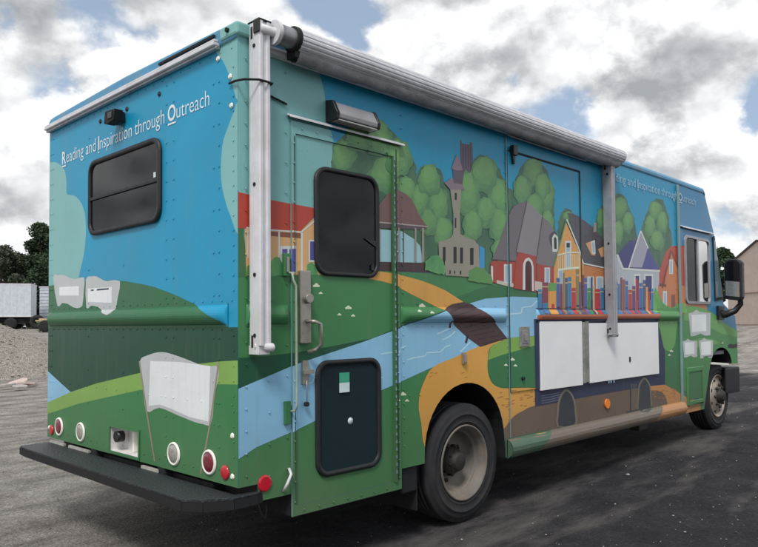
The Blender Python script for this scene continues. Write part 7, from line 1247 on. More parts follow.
# ---------------- rear step bumper ------------------------------------------------
b = MB(); top = .515
pl_ = [(-.002, W-.02), (-.002, .03), (.14, -.002), (.10, -.02), (-.04, -.022), (-.165, .05), (-.225, .14), (-.215, 2.20), (-.20, W-.04)]
b.prism(pl_, 'z', top-.012, top, 'tread_plate'); bm_ = b.build('step_bumper', truck, .003)
b = MB()
for i in range(2, len(pl_)-1):
    (x0, y0), (x1_, y1_) = pl_[i], pl_[i+1]; d = Vector((x1_-x0, y1_-y0, 0)).normalized(); nn = Vector((d.y, -d.x, 0))*.004
    A = [(x0, y0, top-.012), (x1_, y1_, top-.012), (x1_, y1_, top-.058), (x0, y0, top-.058)]
    b.face(A, 'black_matte'); b.face([(q[0]-nn.x, q[1]-nn.y, q[2]) for q in A], 'black_matte')
b.face([(-.2, W-.04, top-.012), (-.002, W-.02, top-.012), (-.002, W-.02, top-.058), (-.2, W-.04, top-.058)], 'black_matte')
b.build('bumper_skirt', bm_)
b = MB()
for y0, y1 in ((2.10, 2.34), (1.70, 2.02), (.78, .98)): b.box(-.006, .012, y0, y1, .516, .532, 'stone_sill')
build_each(b, 'sill_patch', truck)
# chassis
b = MB()
b.box(.0, 7.0, .72, .80, .42, .56, 'black_matte'); b.box(.0, 7.0, W-.80, W-.72, .42, .56, 'black_matte')
b.box(.05, .2, .3, W-.3, .40, .52, 'black_matte'); b.box(2.6, 3.9, .25, .70, .30, .46, 'black_matte'); b.box(4.3, 4.36, .2, W-.2, .36, .46, 'hub_dark')
b.box(4.55, 4.75, .02, .12, .30, .36, 'hub_dark')
b.build('chassis', truck, .01)
b = MB(); b.tube([(1.83, .3, .41), (1.83, .9, .42), (1.83, W-.3, .41)], .06, 'hub_dark', 14); b.lathe([(0, -.2), (.14, -.12), (.19, 0), (.14, .12), (0, .2)], (1.83, 1.2, .42), 'hub_dark', 20); b.build('axle', truck); b = MB(); b.box(6.80, 6.92, .25, W-.25, .36, .46, 'hub_dark'); b.build('axle', truck)
b = MB(); b.tube([(.3, 1.55, .34), (.9, 1.55, .33), (1.3, 1.5, .45)], .04, 'hub_dark', 10); b.build('exhaust_pipe', truck)
for y0, y1 in ((.03, .56), (W-.56, W-.03)):
    b = MB(); b.box(1.345, 1.357, y0, y1, .17, .60, 'black_matte'); b.build('mud_flap', truck, .004)
b = MB(); b.box(1.20, 1.34, .02, .10, .30, .47, 'black_matte'); b.build('flap_bracket', truck, .01)
b = MB(); b.tube([(.19, .12, .47), (.205, .10, .38), (.225, .09, .335), (.245, .10, .38), (.25, .12, .47)], .005, 'hub_dark', 6); b.build('hanging_cable', truck)
# front bumper, with wrapped end and pale lip
b = MB(); b.prism([(6.98, .035), (7.40, .0), (7.46, .06), (7.50, .3), (7.50, W-.3), (7.46, W-.06), (7.40, 0+W), (6.98, W-.035), (7.06, W-.12), (7.30, W-.2), (7.30, .2), (7.06, .12)], 'z', .462, .775, 'black_plastic'); fb = b.build('front_bumper', truck, .02)
b = MB(); b.prism([(6.40, .848), (7.10, .800), (7.10, .826), (6.40, .874)], 'y', .028, .044, 'bezel'); b.build('fender_lip', truck, .004)
# black boot at the nose, headlights
for y in (.32, W-.32):
    b = MB(); b.lathe([(0, .02), (.06, .018), (.085, .01), (.095, -.01)], (7.322, y, 1.02), 'lens_clear', 24, 'x'); b.build('headlight', truck)
b = MB()
for k in range(6): b.box(7.322, 7.335, .6, W-.6, .90+k*.055, .92+k*.055, 'black_plastic')
build_each(b, 'grille_bar', truck)
# ---------------- mirrors ---------------------------------------------------------
for sgn, yb in ((1, 0), (-1, W)):
    def Y(y): return y if sgn > 0 else W-y
    b = MB(); pts = [( -.040, 1.60), (-.215, 1.575), (-.236, 1.62), (-.240, 2.02), (-.21, 2.062), (-.09, 2.072), (-.052, 2.045), (-.036, 1.98)]
    b.prism([(Y(y), z) for y, z in pts], 'x', 6.79, 6.90, 'black_plastic'); mh = b.build('side_mirror', truck, .022)
    b = MB(); b.face([(6.786, Y(y), z) for y, z in ((-.058, 1.83), (-.212, 1.81), (-.216, 2.02), (-.20, 2.035), (-.08, 2.045), (-.058, 2.03))], 'glass_tinted'); b.face([(6.786, Y(y), z) for y, z in ((-.058, 1.64), (-.21, 1.62), (-.212, 1.795), (-.058, 1.815))], 'chrome'); b.build('mirror_glass', mh)
    b = MB(); b.tube([(6.86, Y(-.19), 1.66), (6.88, Y(-.19), 1.54), (6.86, Y(-.13), 1.46), (6.80, Y(-.04), 1.42), (6.72, Y(.0), 1.42)], [.03, .032, .036, .045, .05], 'black_plastic', 12)
    b.box(6.62, 6.80, min(Y(-.035), Y(-.002)), max(Y(-.035), Y(-.002)), 1.36, 1.52, 'black_plastic'); b.build('mirror_arm', mh, .006)
# ---------------- wheels ---------------------------------------------------------
def tyre(b, w, R, rin, y0):
    """outer face at y0, tread to y0+w"""
    P = [(rin, .012), (rin+.010, .002), (rin+.018, .000), (rin+.020, -.003), (rin+.026, -.003), (rin+.028, -.001), (R-.10, -.007), (R-.080, -.007), (R-.078, -.010), (R-.070, -.010), (R-.068, -.006), (R-.045, -.003), (R-.030, .002), (R-.028, .006), (R-.020, .008), (R-.018, .012), (R-.006, .016), (R-.001, .022), (R, .030)]
    g = (w-.06)/5
    y = .030
    for k in range(5):
        P += [(R, y+.004), (R, y+g-.005)]
        if k < 4: P += [(R-.012, y+g-.003), (R-.012, y+g+.003)]
        y += g
    P += [(R-.010, w-.018), (R-.055, w+.004), (R-.10, w+.006), (rin, w-.012)]
    b.lathe(P, (0, y0, 0), 'rubber', 64)
def make_wheel(kind):
    root = empty('wheel', (0, 0, 0)); R = .400; rin = .252
    b = MB(); tyre(b, .235, R, rin, 0)
    if kind == 'rear': tyre(b, .235, R, rin, .27)
    t = b.build('tyre', root)
    b = MB()
    if kind == 'rear':
        b.lathe([(rin+.004, .002), (rin+.002, -.006), (rin-.008, -.006), (rin-.014, .01), (rin-.018, .020), (rin-.024, .024), (rin-.026, .060), (rin-.030, .066), (rin-.048, .070), (rin-.050, .076), (rin-.053, .115), (.190, .128), (.180, .146), (.170, .150), (.150, .162), (.12, .166), (.095, .164)], (0, 0, 0), 'rim_dusty', 56)
        b.lathe([(.095, .160), (.090, .150), (0, .150)], (0, 0, 0), 'rim_dusty', 40)
        o = b.build('rim', root)
        b = MB(); b.lathe([(.092, .166), (.088, .09), (.070, .082), (.060, .040), (.048, .034), (0, .032)], (0, 0, 0), 'hub_dark', 28)
        for k in range(8):
            t_ = 2*pi*k/8+.2; c, s_ = cos(t_), sin(t_); b.tube([(.105*c, .158, .105*s_), (.105*c, .120, .105*s_)], .013, 'hub_dark', 6)
            b.tube([(.066*c, .09, .066*s_), (.066*c, .066, .066*s_)], .009, 'hub_dark', 6)
        b.build('hub', root)
        b = MB()
        for k in range(6):
            t_ = 2*pi*k/6+.5; c, s_ = cos(t_), sin(t_); b.tube([(.146*c, .170, .146*s_), (.146*c, .158, .146*s_)], .020, 'black_matte', 14)
        build_each(b, 'hand_hole', root)
    else:
        b.lathe([(rin+.004, .002), (rin+.002, -.006), (rin-.008, -.006), (rin-.016, .006), (rin-.022, .02), (.205, .014), (.17, -.004), (.13, -.012), (.10, -.014), (.09, -.014)], (0, 0, 0), 'rim_bright', 56)
        o = b.build('rim', root)
        b = MB(); b.lathe([(.092, -.014), (.086, -.045), (.065, -.055), (.060, -.072), (.045, -.080), (0, -.080)], (0, 0, 0), 'hub_dark', 28)
        for k in range(8):
            t_ = 2*pi*k/8; c, s_ = cos(t_), sin(t_); b.tube([(.128*c, -.010, .128*s_), (.128*c, -.036, .128*s_)], .017, 'hub_dark', 8)
        b.build('hub', root)
        b = MB()
        for k in range(8):
            t_ = 2*pi*k/8+.39; c, s_ = cos(t_), sin(t_); b.tube([(.192*c, .006, .192*s_), (.192*c, .003, .192*s_)], .019, 'black_matte', 14)
        build_each(b, 'hand_hole', root)
    return root
def place_wheel(src, loc, flip, first):
    if first: r = src; kids = list(src.children)
    else:
        r = src.copy(); COL.objects.link(r)
        for ch in src.children: c = ch.copy(); COL.objects.link(c); c.parent = r
    r.parent = truck; r.location = Vector(loc)-Vector(truck['_w']); r['_w'] = loc
    if flip: r.rotation_euler = (0, 0, pi)
    return r
wr = make_wheel('rear'); wf = make_wheel('front')
place_wheel(wr, (1.845, W-.03, .40), True, False); place_wheel(wf, (6.90, W-.10, .445), True, False)
place_wheel(wr, (1.845, .03, .40), False, True); place_wheel(wf, (6.90, .10, .445), False, True)
RIGHT=(0.69451443,-0.71942686,-0.00864336); UP=(-0.01834285,-0.02971457,0.99939011); FWD=(0.71924492,0.6939323,0.03383354)
EXPOSURE = 0.48
# (bearing x, bearing y, angular radius, amount) of clear gaps and of bright / dark cloud masses
SKY_LOBES = [(75,8,.06,-.15),(10,5,.06,-.12),(345,-5,.035,-.30),(506,45,.014,-.13),(512,70,.012,-.15),(521,92,.010,-.10),(546,99,.010,-.06),(640,30,.15,.1),(200,60,.15,.1),(430,60,.06,.2),(740,130,.05,-.04)]
SHADE_LOBES = [(60,45,.05,-.1),(130,85,.05,.2),(450,30,.07,.15),(20,120,.06,.25),(20,190,.05,-.1),(620,40,.09,-.15),(570,140,.07,.22),(710,140,.05,.2),(200,20,.05,-.05)]
# =====================================================================
#  ground
# =====================================================================
def ss(t): t = min(1, max(0, t)); return t*t*(3-2*t)
def ground_z(x, y):
    z = .05*ss((x-1.8)/5.0)
    z += 1.05*max(ss((x-19)/13), ss((y-24)/34))
    return z
def axis(lo, hi, inner_lo, inner_hi, step, grow=1.13):
    a = []; v = inner_lo
    while v < inner_hi: a.append(v); v += step
    s = step; v = inner_hi
    while v < hi: a.append(v); s *= grow; v += s
    a.append(hi); s = step*grow; v = inner_lo-s
    while v > lo: a.append(v); s *= grow; v -= s
    a.append(lo); return sorted(a)
from mathutils import noise as mnoise
def build_ground():
    X = axis(-900, 1600, -2.6, 13, .075); Y = axis(-900, 1600, -4, 19, .075)
    vs = []
    for y in Y:
        for x in X:
            z = ground_z(x, y); d = hypot(x-3, y-4)
            if d < 60:
                z += .010*mnoise.noise((x*1.1, y*1.1, 0)) + .007*mnoise.noise((x*4.3, y*4.3, 3)) + .004*mnoise.noise((x*11, y*11, 7))
                z -= .006
            vs.append((x, y, z))
    nx = len(X); fs = [(j*nx+i, j*nx+i+1, (j+1)*nx+i+1, (j+1)*nx+i) for j in range(len(Y)-1) for i in range(nx-1)]
    me = bpy.data.meshes.new('ground'); me.from_pydata(vs, [], fs); me.polygons.foreach_set('use_smooth', [True]*len(fs)); me.update()
    o = bpy.data.objects.new('ground', me); COL.objects.link(o); o['kind'] = 'structure'
    me.materials.append(MATS['ground'])
KG = .64; KD = .82
def ground_mat():
    m, nt, b = nodes_of('ground')
    g = nt.nodes.new('ShaderNodeNewGeometry'); pos = g.outputs['Position']
    def mp(scale, rot=0):
        q = nt.nodes.new('ShaderNodeMapping'); q.inputs['Scale'].default_value = scale; q.inputs['Rotation'].default_value = (0, 0, rot); nt.links.new(pos, q.inputs[0]); return q.outputs[0]
    # pale limestone yard
    big = noise(nt, .35, 5, .6, pos); mid = noise(nt, 2.6, 6, .65, pos); fine = noise(nt, 48, 6, .8, pos); grit = nt.nodes.new('ShaderNodeTexVoronoi'); grit.inputs['Scale'].default_value = 62; nt.links.new(pos, grit.inputs['Vector'])
    pale = ramp(nt, mid.outputs['Fac'], [(.3, alb((100, 95, 90), KG)), (.52, alb((124, 119, 113), KG)), (.72, alb((142, 137, 131), KG))])
    fr = ramp(nt, fine.outputs['Fac'], [(.28, G(.42)), (.5, G(.95)), (.74, G(1.5))])
    c1 = mixc(nt, 1, pale.outputs[0], fr.outputs[0], 'MULTIPLY')
    cell = ramp(nt, grit.outputs['Color'], [(0, G(.66)), (1, G(1.3))]); c1 = mixc(nt, 1, c1, cell.outputs[0], 'MULTIPLY')
    # wheel tracks: long streaks running out past the tail of the truck
    tr = noise(nt, 1.0, 5, .6, mp((.22, 2.6, 1), radians(38))); trr = ramp(nt, tr.outputs['Fac'], [(.36, G(.66)), (.5, G(1)), (.66, G(1.16))])
    c1 = mixc(nt, 1, c1, trr.outputs[0], 'MULTIPLY')
    # dark asphalt millings on the near right side of the yard
    dk = ramp(nt, mid.outputs['Fac'], [(.3, alb((34, 34, 38), KD)), (.7, alb((56, 55, 58), KD))])
    fd = ramp(nt, fine.outputs['Fac'], [(.3, G(.45)), (.5, G(.95)), (.66, G(1.5)), (.78, G(3.2))])
    c2 = mixc(nt, 1, dk.outputs[0], fd.outputs[0], 'MULTIPLY'); c2 = mixc(nt, 1, c2, cell.outputs[0], 'MULTIPLY')
    # dusty pale drifts over the dark part
    du = noise(nt, 1.0, 6, .68, mp((.30, 1.1, 1), radians(-40))); dur = ramp(nt, du.outputs['Fac'], [(.50, G(0)), (.74, G(.72))])
    c2 = mixc(nt, dur.outputs[0], c2, alb((128, 123, 118), KD))
    # where the dark material lies: right of a ragged line through the truck's tail
    sx = nt.nodes.new('ShaderNodeSeparateXYZ'); nt.links.new(pos, sx.inputs[0])
    def M(op, a, c_=None):
        q = nt.nodes.new('ShaderNodeMath'); q.operation = op
        for i, v in enumerate((a, c_)):
            if v is None: continue
            if isinstance(v, (int, float)): q.inputs[i].default_value = v
            else: nt.links.new(v, q.inputs[i])
        return q.outputs[0]
    # signed distance across line: 0.72*x - 0.70*y  (positive to the right of it)
    s = M('SUBTRACT', M('MULTIPLY', sx.outputs['X'], .70), M('MULTIPLY', sx.outputs['Y'], .62))
    s = M('ADD', s, M('MULTIPLY', M('SUBTRACT', mid.outputs['Fac'], .5), 1.7)); s = M('ADD', s, M('MULTIPLY', M('SUBTRACT', fine.outputs['Fac'], .5), .5))
    e = nt.nodes.new('ShaderNodeMapRange'); e.inputs[1].default_value = -1.05; e.inputs[2].default_value = .25; nt.links.new(s, e.inputs[0])
    # and it ends about 17 m out, where the pale yard begins again
    s2 = M('ADD', sx.outputs['X'], M('MULTIPLY', sx.outputs['Y'], .15)); s2 = M('ADD', s2, M('MULTIPLY', M('SUBTRACT', big.outputs['Fac'], .5), 2.2)); s2 = M('ADD', s2, M('MULTIPLY', M('SUBTRACT', mid.outputs['Fac'], .5), 1.6))
    e2 = nt.nodes.new('ShaderNodeMapRange'); e2.inputs[1].default_value = 17.8; e2.inputs[2].default_value = 16.9; nt.links.new(s2, e2.inputs[0])
    e3 = M('MULTIPLY', e.outputs[0], e2.outputs[0])
    col = mixc(nt, e3, c1, c2)
    nt.links.new(col, b.inputs['Base Color']); b.inputs['Roughness'].default_value = .92; b.inputs['Specular IOR Level'].default_value = .25
    h = M('ADD', M('MULTIPLY', fine.outputs['Fac'], .8), M('MULTIPLY', grit.outputs['Distance'], .5)); bump(nt, b, h, .9, .022)
ground_mat(); build_ground()
plain('stone_pale', (150, 146, 140), .9, 0, .25, 30, .3, k=KD); plain('stone_dark', (74, 74, 78), .85, 0, .3, 30, .3, k=KD)
def stones(name, label, n, region, mats, smin, smax, seed):
    r = random.Random(seed); b = MB(); b.recalc = False
    for i in range(n):
        x, y = region(r); s = smin*(smax/smin)**(r.random()**2.2); z = ground_z(x, y)
        vs = []
        for k in range(6):
            d = [(1,0,0),(-1,0,0),(0,1,0),(0,-1,0),(0,0,1),(0,0,-1)][k]; q = s*r.uniform(.6, 1.2); vs.append((x+d[0]*q, y+d[1]*q, z+s*.15+d[2]*q*.55))
        b.raw(vs, [(0,2,4),(2,1,4),(1,3,4),(3,0,4),(2,0,5),(1,2,5),(3,1,5),(0,3,5)], mats[0] if r.random() < .5 else mats[1])
    tag(b.build(name), label, 'gravel', kind='stuff')
stones('loose_gravel', 'small loose stones scattered over the gravel yard', 9000, lambda r: (r.uniform(-1.6, 11), r.uniform(-3.5, 12)), ('stone_pale', 'stone_dark'), .003, .011, 11)
stones('loose_gravel', 'larger pale pebbles lying about the yard', 70, lambda r: (r.uniform(-1.4, 13), r.uniform(-3, 12)), ('stone_pale', 'stone_pale'), .010, .028, 12)
# ---------------- gravel pile ------------------------------------------------------
def gravel_mat():
    m, nt, b = nodes_of('gravel_heap'); g = nt.nodes.new('ShaderNodeNewGeometry'); pos = g.outputs['Position']
    f = noise(nt, 13, 6, .75, pos); r = ramp(nt, f.outputs['Fac'], [(.3, alb((108, 102, 94), .72)), (.5, alb((146, 139, 130), .72)), (.72, alb((176, 169, 158), .72))])
    v = nt.nodes.new('ShaderNodeTexVoronoi'); v.inputs['Scale'].default_value = 34; nt.links.new(pos, v.inputs['Vector']); c = ramp(nt, v.outputs['Color'], [(0, G(.72)), (1, G(1.2))])
    nt.links.new(mixc(nt, 1, r.outputs[0], c.outputs[0], 'MULTIPLY'), b.inputs['Base Color']); b.inputs['Roughness'].default_value = .95
    bump(nt, b, v.outputs['Distance'], 1, .05)
gravel_mat()
CD = (0.7193, 0.6939)     # the way the camera looks, on the ground
def ray(px, dist):        # point on the ground at a bearing from the camera; px only as a bearing in photo units
    t = (px-384.2)/705.6; dx, dy = CD[0]+.6949*t, CD[1]-.7191*t; L = hypot(dx, dy)
    return (-2.003+dx*dist, -2.935+dy*dist)
px_, py_ = ray(-62, 20.5)
vs = []; fs = []; NA, NR = 150, 60; Rp, Hp = 4.7, 2.15
for j in range(NR+1):
    for i in range(NA):
        t = 2*pi*i/NA; rr = Rp*1.25*(j/NR)*(1+.06*sin(2*t+1)+.04*sin(5*t)); x, y = px_+rr*cos(t)*1.0, py_+rr*sin(t)
        h = Hp*max(0, 1-rr/Rp); h = Hp*(1-sqrt((rr/Rp)**2+.01)) if rr < Rp*.97 else h
        h = max(h, 0)+.045*max(0, 1-rr/(Rp*1.2))
        h += .06*mnoise.noise((x*1.4, y*1.4, 0))*min(1, h*3)+.035*mnoise.noise((x*4, y*4, 2))*min(1, h*4+.1)
        vs.append((x, y, ground_z(x, y)-.03+h if j < NR else ground_z(x, y)-.06))
fs = [(j*NA+i, j*NA+(i+1) % NA, (j+1)*NA+(i+1) % NA, (j+1)*NA+i) for j in range(NR) for i in range(NA)]
b = MB(); b.raw(vs, fs, 'gravel_heap', True)
rr_ = random.Random(4)
for k in range(1500):
    t = rr_.uniform(0, 2*pi); q = Rp*sqrt(rr_.uniform(.0, 1.35)); x, y = px_+q*cos(t), py_+q*sin(t); h = max(0, Hp*(1-sqrt((q/Rp)**2+.01))); s = rr_.uniform(.015, .05); z = ground_z(x, y)+h
    vv = [(x+d[0]*s*rr_.uniform(.6, 1.2), y+d[1]*s*rr_.uniform(.6, 1.2), z+d[2]*s*.7) for d in ((1,0,0),(-1,0,0),(0,1,0),(0,-1,0),(0,0,1),(0,0,-1))]
    b.raw(vv, [(0,2,4),(2,1,4),(1,3,4),(3,0,4),(2,0,5),(1,2,5),(3,1,5),(0,3,5)], 'gravel_heap')
o = b.build('gravel_pile', loc=(px_, py_, 0)); tag(o, 'tall sloping heap of pale crushed gravel behind the left end of the truck', 'gravel pile')
# broken slabs at its foot
plain('slab_pink', (184, 166, 158), .85, 0, .15, 12, .2, k=.9); plain('slab_grey', (150, 146, 140), .9, 0, .2, 12, .2, k=.8)
GRP = 'broken slabs at the foot of the gravel pile'
labs = ['flat pinkish broken slab at the foot of the gravel pile, nearest the truck', 'largest pinkish broken slab lying tilted at the foot of the gravel pile', 'small grey broken slab at the foot of the gravel pile, farthest left', 'narrow grey slab piece lying in front of the pink slabs by the gravel pile']
for k, (px, d, s, mt) in enumerate([(28, 15.6, .20, 'slab_pink'), (19, 15.9, .28, 'slab_pink'), (8, 15.2, .16, 'slab_grey'), (20, 14.8, .2, 'slab_grey')]):
    x, y = ray(px, d); r2 = random.Random(k); n = 6; poly = [(s*cos(2*pi*i/n)*r2.uniform(.7, 1.2), s*.7*sin(2*pi*i/n)*r2.uniform(.7, 1.2)) for i in range(n)]
    b = MB(); b.prism([(x+q[0], y+q[1]) for q in poly], 'z', ground_z(x, y)+.0, ground_z(x, y)+.055, mt); o = b.build('broken_slab', loc=(x, y, ground_z(x, y)), bevel=.008); o.rotation_euler = (r2.uniform(-.25, .25), r2.uniform(-.3, .3), 0); o.location.z += .05; tag(o, labs[k], 'slab', GRP)
# ---------------- white trailer ---------------------------------------------------
plain('trailer_white', (176, 182, 190), .45, 0, .06, 2, .08, .01, k=.75, dirt=(150, 152, 156)); plain('far_dark', (28, 28, 30), .8); plain('far_wheel', (30, 30, 31), .9)
plain('wood_plank', (168, 152, 118), .8, 0, .2, 8, .2, k=.8); plain('farm_green', (58, 82, 60), .5)
# axis of trailer: x runs from its hidden end (left) to the end nearest the truck
def oriented(o, ang): o.rotation_euler = (0, 0, ang)
tx, ty = ray(31, 62); gz = ground_z(tx, ty)
tr_ = empty('box_trailer', (tx, ty, gz)); tr_['_w'] = (0, 0, 0); ang = math.atan2(-.7191, .6949)+radians(16)
b = MB(); b.box(-13.6, 0, 0, 2.5, 1.15, 3.95, 'trailer_white')
for i in range(1, 24): b.box(-13.6+i*.567-.012, -13.6+i*.567+.012, -.012, 0, 1.2, 3.9, 'trailer_white')
b.build('cargo_box', tr_); b = MB(); b.box(-13.62, .02, -.02, 2.52, 3.9, 4.0, 'alu_white'); b.box(-13.62, .02, -.02, 2.52, 1.08, 1.2, 'alu_white'); b.build('edge_rail', tr_)
b = MB(); b.box(-13, -.3, .6, .9, .85, 1.1, 'far_dark'); b.box(-13, -.3, 1.6, 1.9, .85, 1.1, 'far_dark'); b.box(-.2, -.1, .2, 2.3, .55, .65, 'far_dark'); b.box(-4.5, -.6, .35, 2.15, .45, .9, 'far_dark'); b.build('undercarriage', tr_)
for xw in (-1.6, -2.9):
    for yw in (.0, 2.3):
        b = MB(); b.lathe([(0, 0), (.3, 0), (.5, .02), (.5, .2), (.3, .22), (0, .22)], (xw, yw, .5), 'far_wheel', 24); b.build('wheel', tr_)
b = MB(); b.box(-10.2, -10.0, .5, .62, 0, 1.1, 'far_dark'); b.box(-10.2, -10.0, 1.9, 2.0, 0, 1.1, 'far_dark'); build_each(b, 'landing_leg', tr_)
oriented(tr_, ang); tag(tr_, 'long white box trailer parked beyond the gravel pile at the far left', 'trailer')
# second, ribbed white box behind
tx, ty = ray(39.7, 66); gz = ground_z(tx, ty); c_ = empty('storage_container', (tx, ty, gz)); c_['_w'] = (0, 0, 0)
b = MB(); b.box(0, 6.1, 0, 2.4, 1.0, 3.9, 'trailer_white')
for i in range(9): b.box(0, 6.1, -.03, 0, 1.15+i*.31, 1.25+i*.31, 'trailer_white')
b.build('container_box', c_); b = MB(); b.box(-.05, 6.15, -.05, 2.45, 3.86, 3.96, 'alu_white'); b.build('top_rail', c_)
b = MB(); b.box(.1, 6, .2, 2.2, .7, 1.0, 'far_dark'); b.box(.3, .5, .2, .4, 0, .7, 'far_dark'); b.box(5.5, 5.7, .2, .4, 0, .7, 'far_dark'); b.box(.3, .5, 2, 2.2, 0, .7, 'far_dark'); b.box(5.5, 5.7, 2, 2.2, 0, .7, 'far_dark'); b.build('support_frame', c_)
oriented(c_, math.atan2(-.7191, .6949)); tag(c_, 'white ribbed storage box on a raised frame, just left of the truck tail', 'container')
# old cart with planks
tx, ty = ray(39.5, 50); gz = ground_z(tx, ty); f_ = empty('flat_cart', (tx, ty, gz)); f_['_w'] = (0, 0, 0)
b = MB(); b.box(-.2, 5, 0, 1.6, .62, .74, 'farm_green'); b.build('deck', f_)
for xw in (.4, 3.6):
    for yw in (-.1, 1.5): b = MB(); b.lathe([(0, 0), (.16, -.02), (.3, 0), (.42, .02), (.42, .16), (.3, .18), (0, .18)], (xw, yw, .42), 'far_wheel', 22); b.build('wheel', f_)
b = MB(); b.box(-.1, 0, .1, .2, 0, .62, 'farm_green'); b.build('leg', f_)
oriented(f_, math.atan2(-.7191, .6949)); tag(f_, 'low green flat cart on black wheels beside the white storage box', 'cart')
b = MB(); 
for i in range(5): b.box(-.3+.03*i, 4.6, .05+i*.3, .31+i*.3, .76, .86, 'wood_plank')
for i in range(4): b.box(-.1+.05*i, 4.4, .15+i*.3, .41+i*.3, .87, .97, 'wood_plank')
o = b.build('plank_stack', loc=(0, 0, 0)); o.location = (tx, ty, gz); oriented(o, math.atan2(-.7191, .6949)); tag(o, 'stack of pale wooden planks lying on the low green cart', 'planks')
# big tyre leaning
tx, ty = ray(37, 54); gz = ground_z(tx, ty); b = MB(); b.lathe([(.22, 0), (.35, -.06), (.48, -.04), (.54, .05), (.54, .25), (.48, .30), (.35, .32), (.22, .28), (.22, 0)], (0, 0, .62), 'far_wheel', 40)
o = b.build('loose_tyre', loc=(0, 0, 0)); o.location = (tx, ty, gz); oriented(o, math.atan2(-.7191, .6949)+.15); tag(o, 'large worn black tractor tyre standing between the trailer and the cart', 'tyre')
# ---------------- garage on the right -----------------------------------------------
plain('stucco', (158, 144, 134), .9, 0, .08, 1.5, .3, .01, k=.62, dirt=(148, 132, 124)); plain('roof_dark', (52, 46, 46), .7, k=.7); plain('joint_shade_brown', (120, 100, 92), .8, k=.7)
gz = 1.02; GA_ROT = math.atan2(-.957, .291)-radians(60)
gx, gy = ray(728, 36); ga = empty('garage', (gx, gy, gz)); ga['_w'] = (0, 0, 0); ga.rotation_euler = (0, 0, GA_ROT)
# gable wall in the local x/z plane, local y runs away from the camera
Wd, ev, ap = 12.5, 3.05, 4.62
Wd = 5.4
b = MB(); b.prism([(0, -1.3), (Wd, -1.3), (Wd, 3.05), (2.7, 4.05), (0, 3.05)], 'y', 0, 11, 'stucco'); b.build('wall', ga)
# (roof built as two slabs with thickness)
b = MB(); b.prism([(-.10, 3.01), (2.7, 4.05), (2.7, 4.14), (-.12, 3.10)], 'y', -.06, 11.1, 'roof_dark'); b.prism([(Wd+.10, 3.01), (2.7, 4.05), (2.7, 4.14), (Wd+.12, 3.10)], 'y', -.06, 11.1, 'roof_dark'); b.build('roof', ga)
b = MB(); b.box(-.02, Wd+.02, -.03, .0, 1.62, 1.66, 'joint_shade_brown'); b.box(-.02, Wd+.02, -.04, 0, -.1, .12, 'joint_shade_brown'); b.build('joint_shadow_strip', ga)  # upper strip is a wall joint, lower one a painted shadow along the base
tag(ga, 'beige stucco garage with a dark gabled roof at the right edge beyond the mirror', 'garage')
# ---------------- trees ----------------------------------------------------------------
def leafmat(name, c1, c2, c3):
    m, nt, b = nodes_of(name); g = nt.nodes.new('ShaderNodeNewGeometry')
    n1 = noise(nt, .9, 3, .6, g.outputs['Position']); r = ramp(nt, n1.outputs['Fac'], [(.35, (*c1, 1)), (.5, (*c2, 1)), (.68, (*c3, 1))])
    nt.links.new(r.outputs[0], b.inputs['Base Color']); b.inputs['Roughness'].default_value = .8; b.inputs['Specular IOR Level'].default_value = .2
leafmat('leaf_conifer', (.026, .046, .026), (.046, .074, .038), (.080, .115, .060)); leafmat('leaf_green', (.03, .055, .03), (.05, .085, .04), (.07, .11, .055)); leafmat('leaf_olive', (.05, .065, .045), (.08, .10, .065), (.11, .13, .09))
plain('bark', (84, 72, 62), .95, 0, .25, 6, .4, k=1)
def leaves(b, c, rad, n, size, mat, r):
    for k in range(n):
        d = Vector((r.gauss(0, 1), r.gauss(0, 1), r.gauss(0, 1))).normalized()*rad*(r.random()**.4); q = Vector(c)+Vector((d.x, d.y, d.z*.75))
        u = Vector((r.gauss(0, 1), r.gauss(0, 1), r.gauss(0, .6))).normalized(); w = u.cross(Vector((r.gauss(0, 1), r.gauss(0, 1), r.gauss(0, 1)))).normalized(); s = size*r.uniform(.6, 1.3)
        b.face([q-u*s, q+w*s*.5, q+u*s, q-w*s*.5], mat)
def tree(name, px, dist, h, crown, mat, label, seed, kind='pine', group=None, nclump=34):
    x, y = ray(px, dist); z0 = ground_z(x, y)-.1; r = random.Random(seed); root = empty(name, (x, y, z0)); root['_w'] = (0, 0, 0)
    tb = MB(); lb = MB(); lb.recalc = False
    lean = r.uniform(-.04, .04); th = h*.93
    tb.tube([(0, 0, 0), (lean*th*.3, 0, th*.3), (lean*th*.7, .1, th*.65), (lean*th, .1, th)], [h*.022, h*.017, h*.010, h*.003], 'bark', 10)
    for k in range(nclump):
        t = r.uniform(.22 if kind == 'pine' else .3, 1.0); a = r.uniform(0, 2*pi)
        reach = crown*((1.05-t)**.6 if kind == 'pine' else (1-abs(t-.62)*1.25))*r.uniform(.45, 1.05)
        zc = h*t+(-.06*h*r.random() if kind == 'pine' else 0); c = (reach*cos(a)+lean*h*t, reach*sin(a), zc)
        tb.tube([(lean*h*t, .05, zc*.93), (c[0]*.6, c[1]*.6, zc*.97), c], [h*.006, h*.004, h*.001], 'bark', 5)
        leaves(lb, c, crown*r.uniform(.20, .40), 260, .17, mat, r)
    leaves(lb, (lean*h, 0, h*.97), crown*.22, 120, .22, mat, r)
    tb.build('trunk', root); lb.build('crown', root); tag(root, label, 'tree', group); return root
GT = 'trees behind the trailers'
tree('pine_tree', 43, 74, 11.2, 2.6, 'leaf_conifer', 'tallest dark evergreen tree rising right behind the left edge of the truck', 1, 'pine', GT, 34)
tree('pine_tree', 31, 76, 8.7, 2.8, 'leaf_conifer', 'dark evergreen tree left of the tallest one, above the right end of the trailer', 2, 'pine', GT, 30)
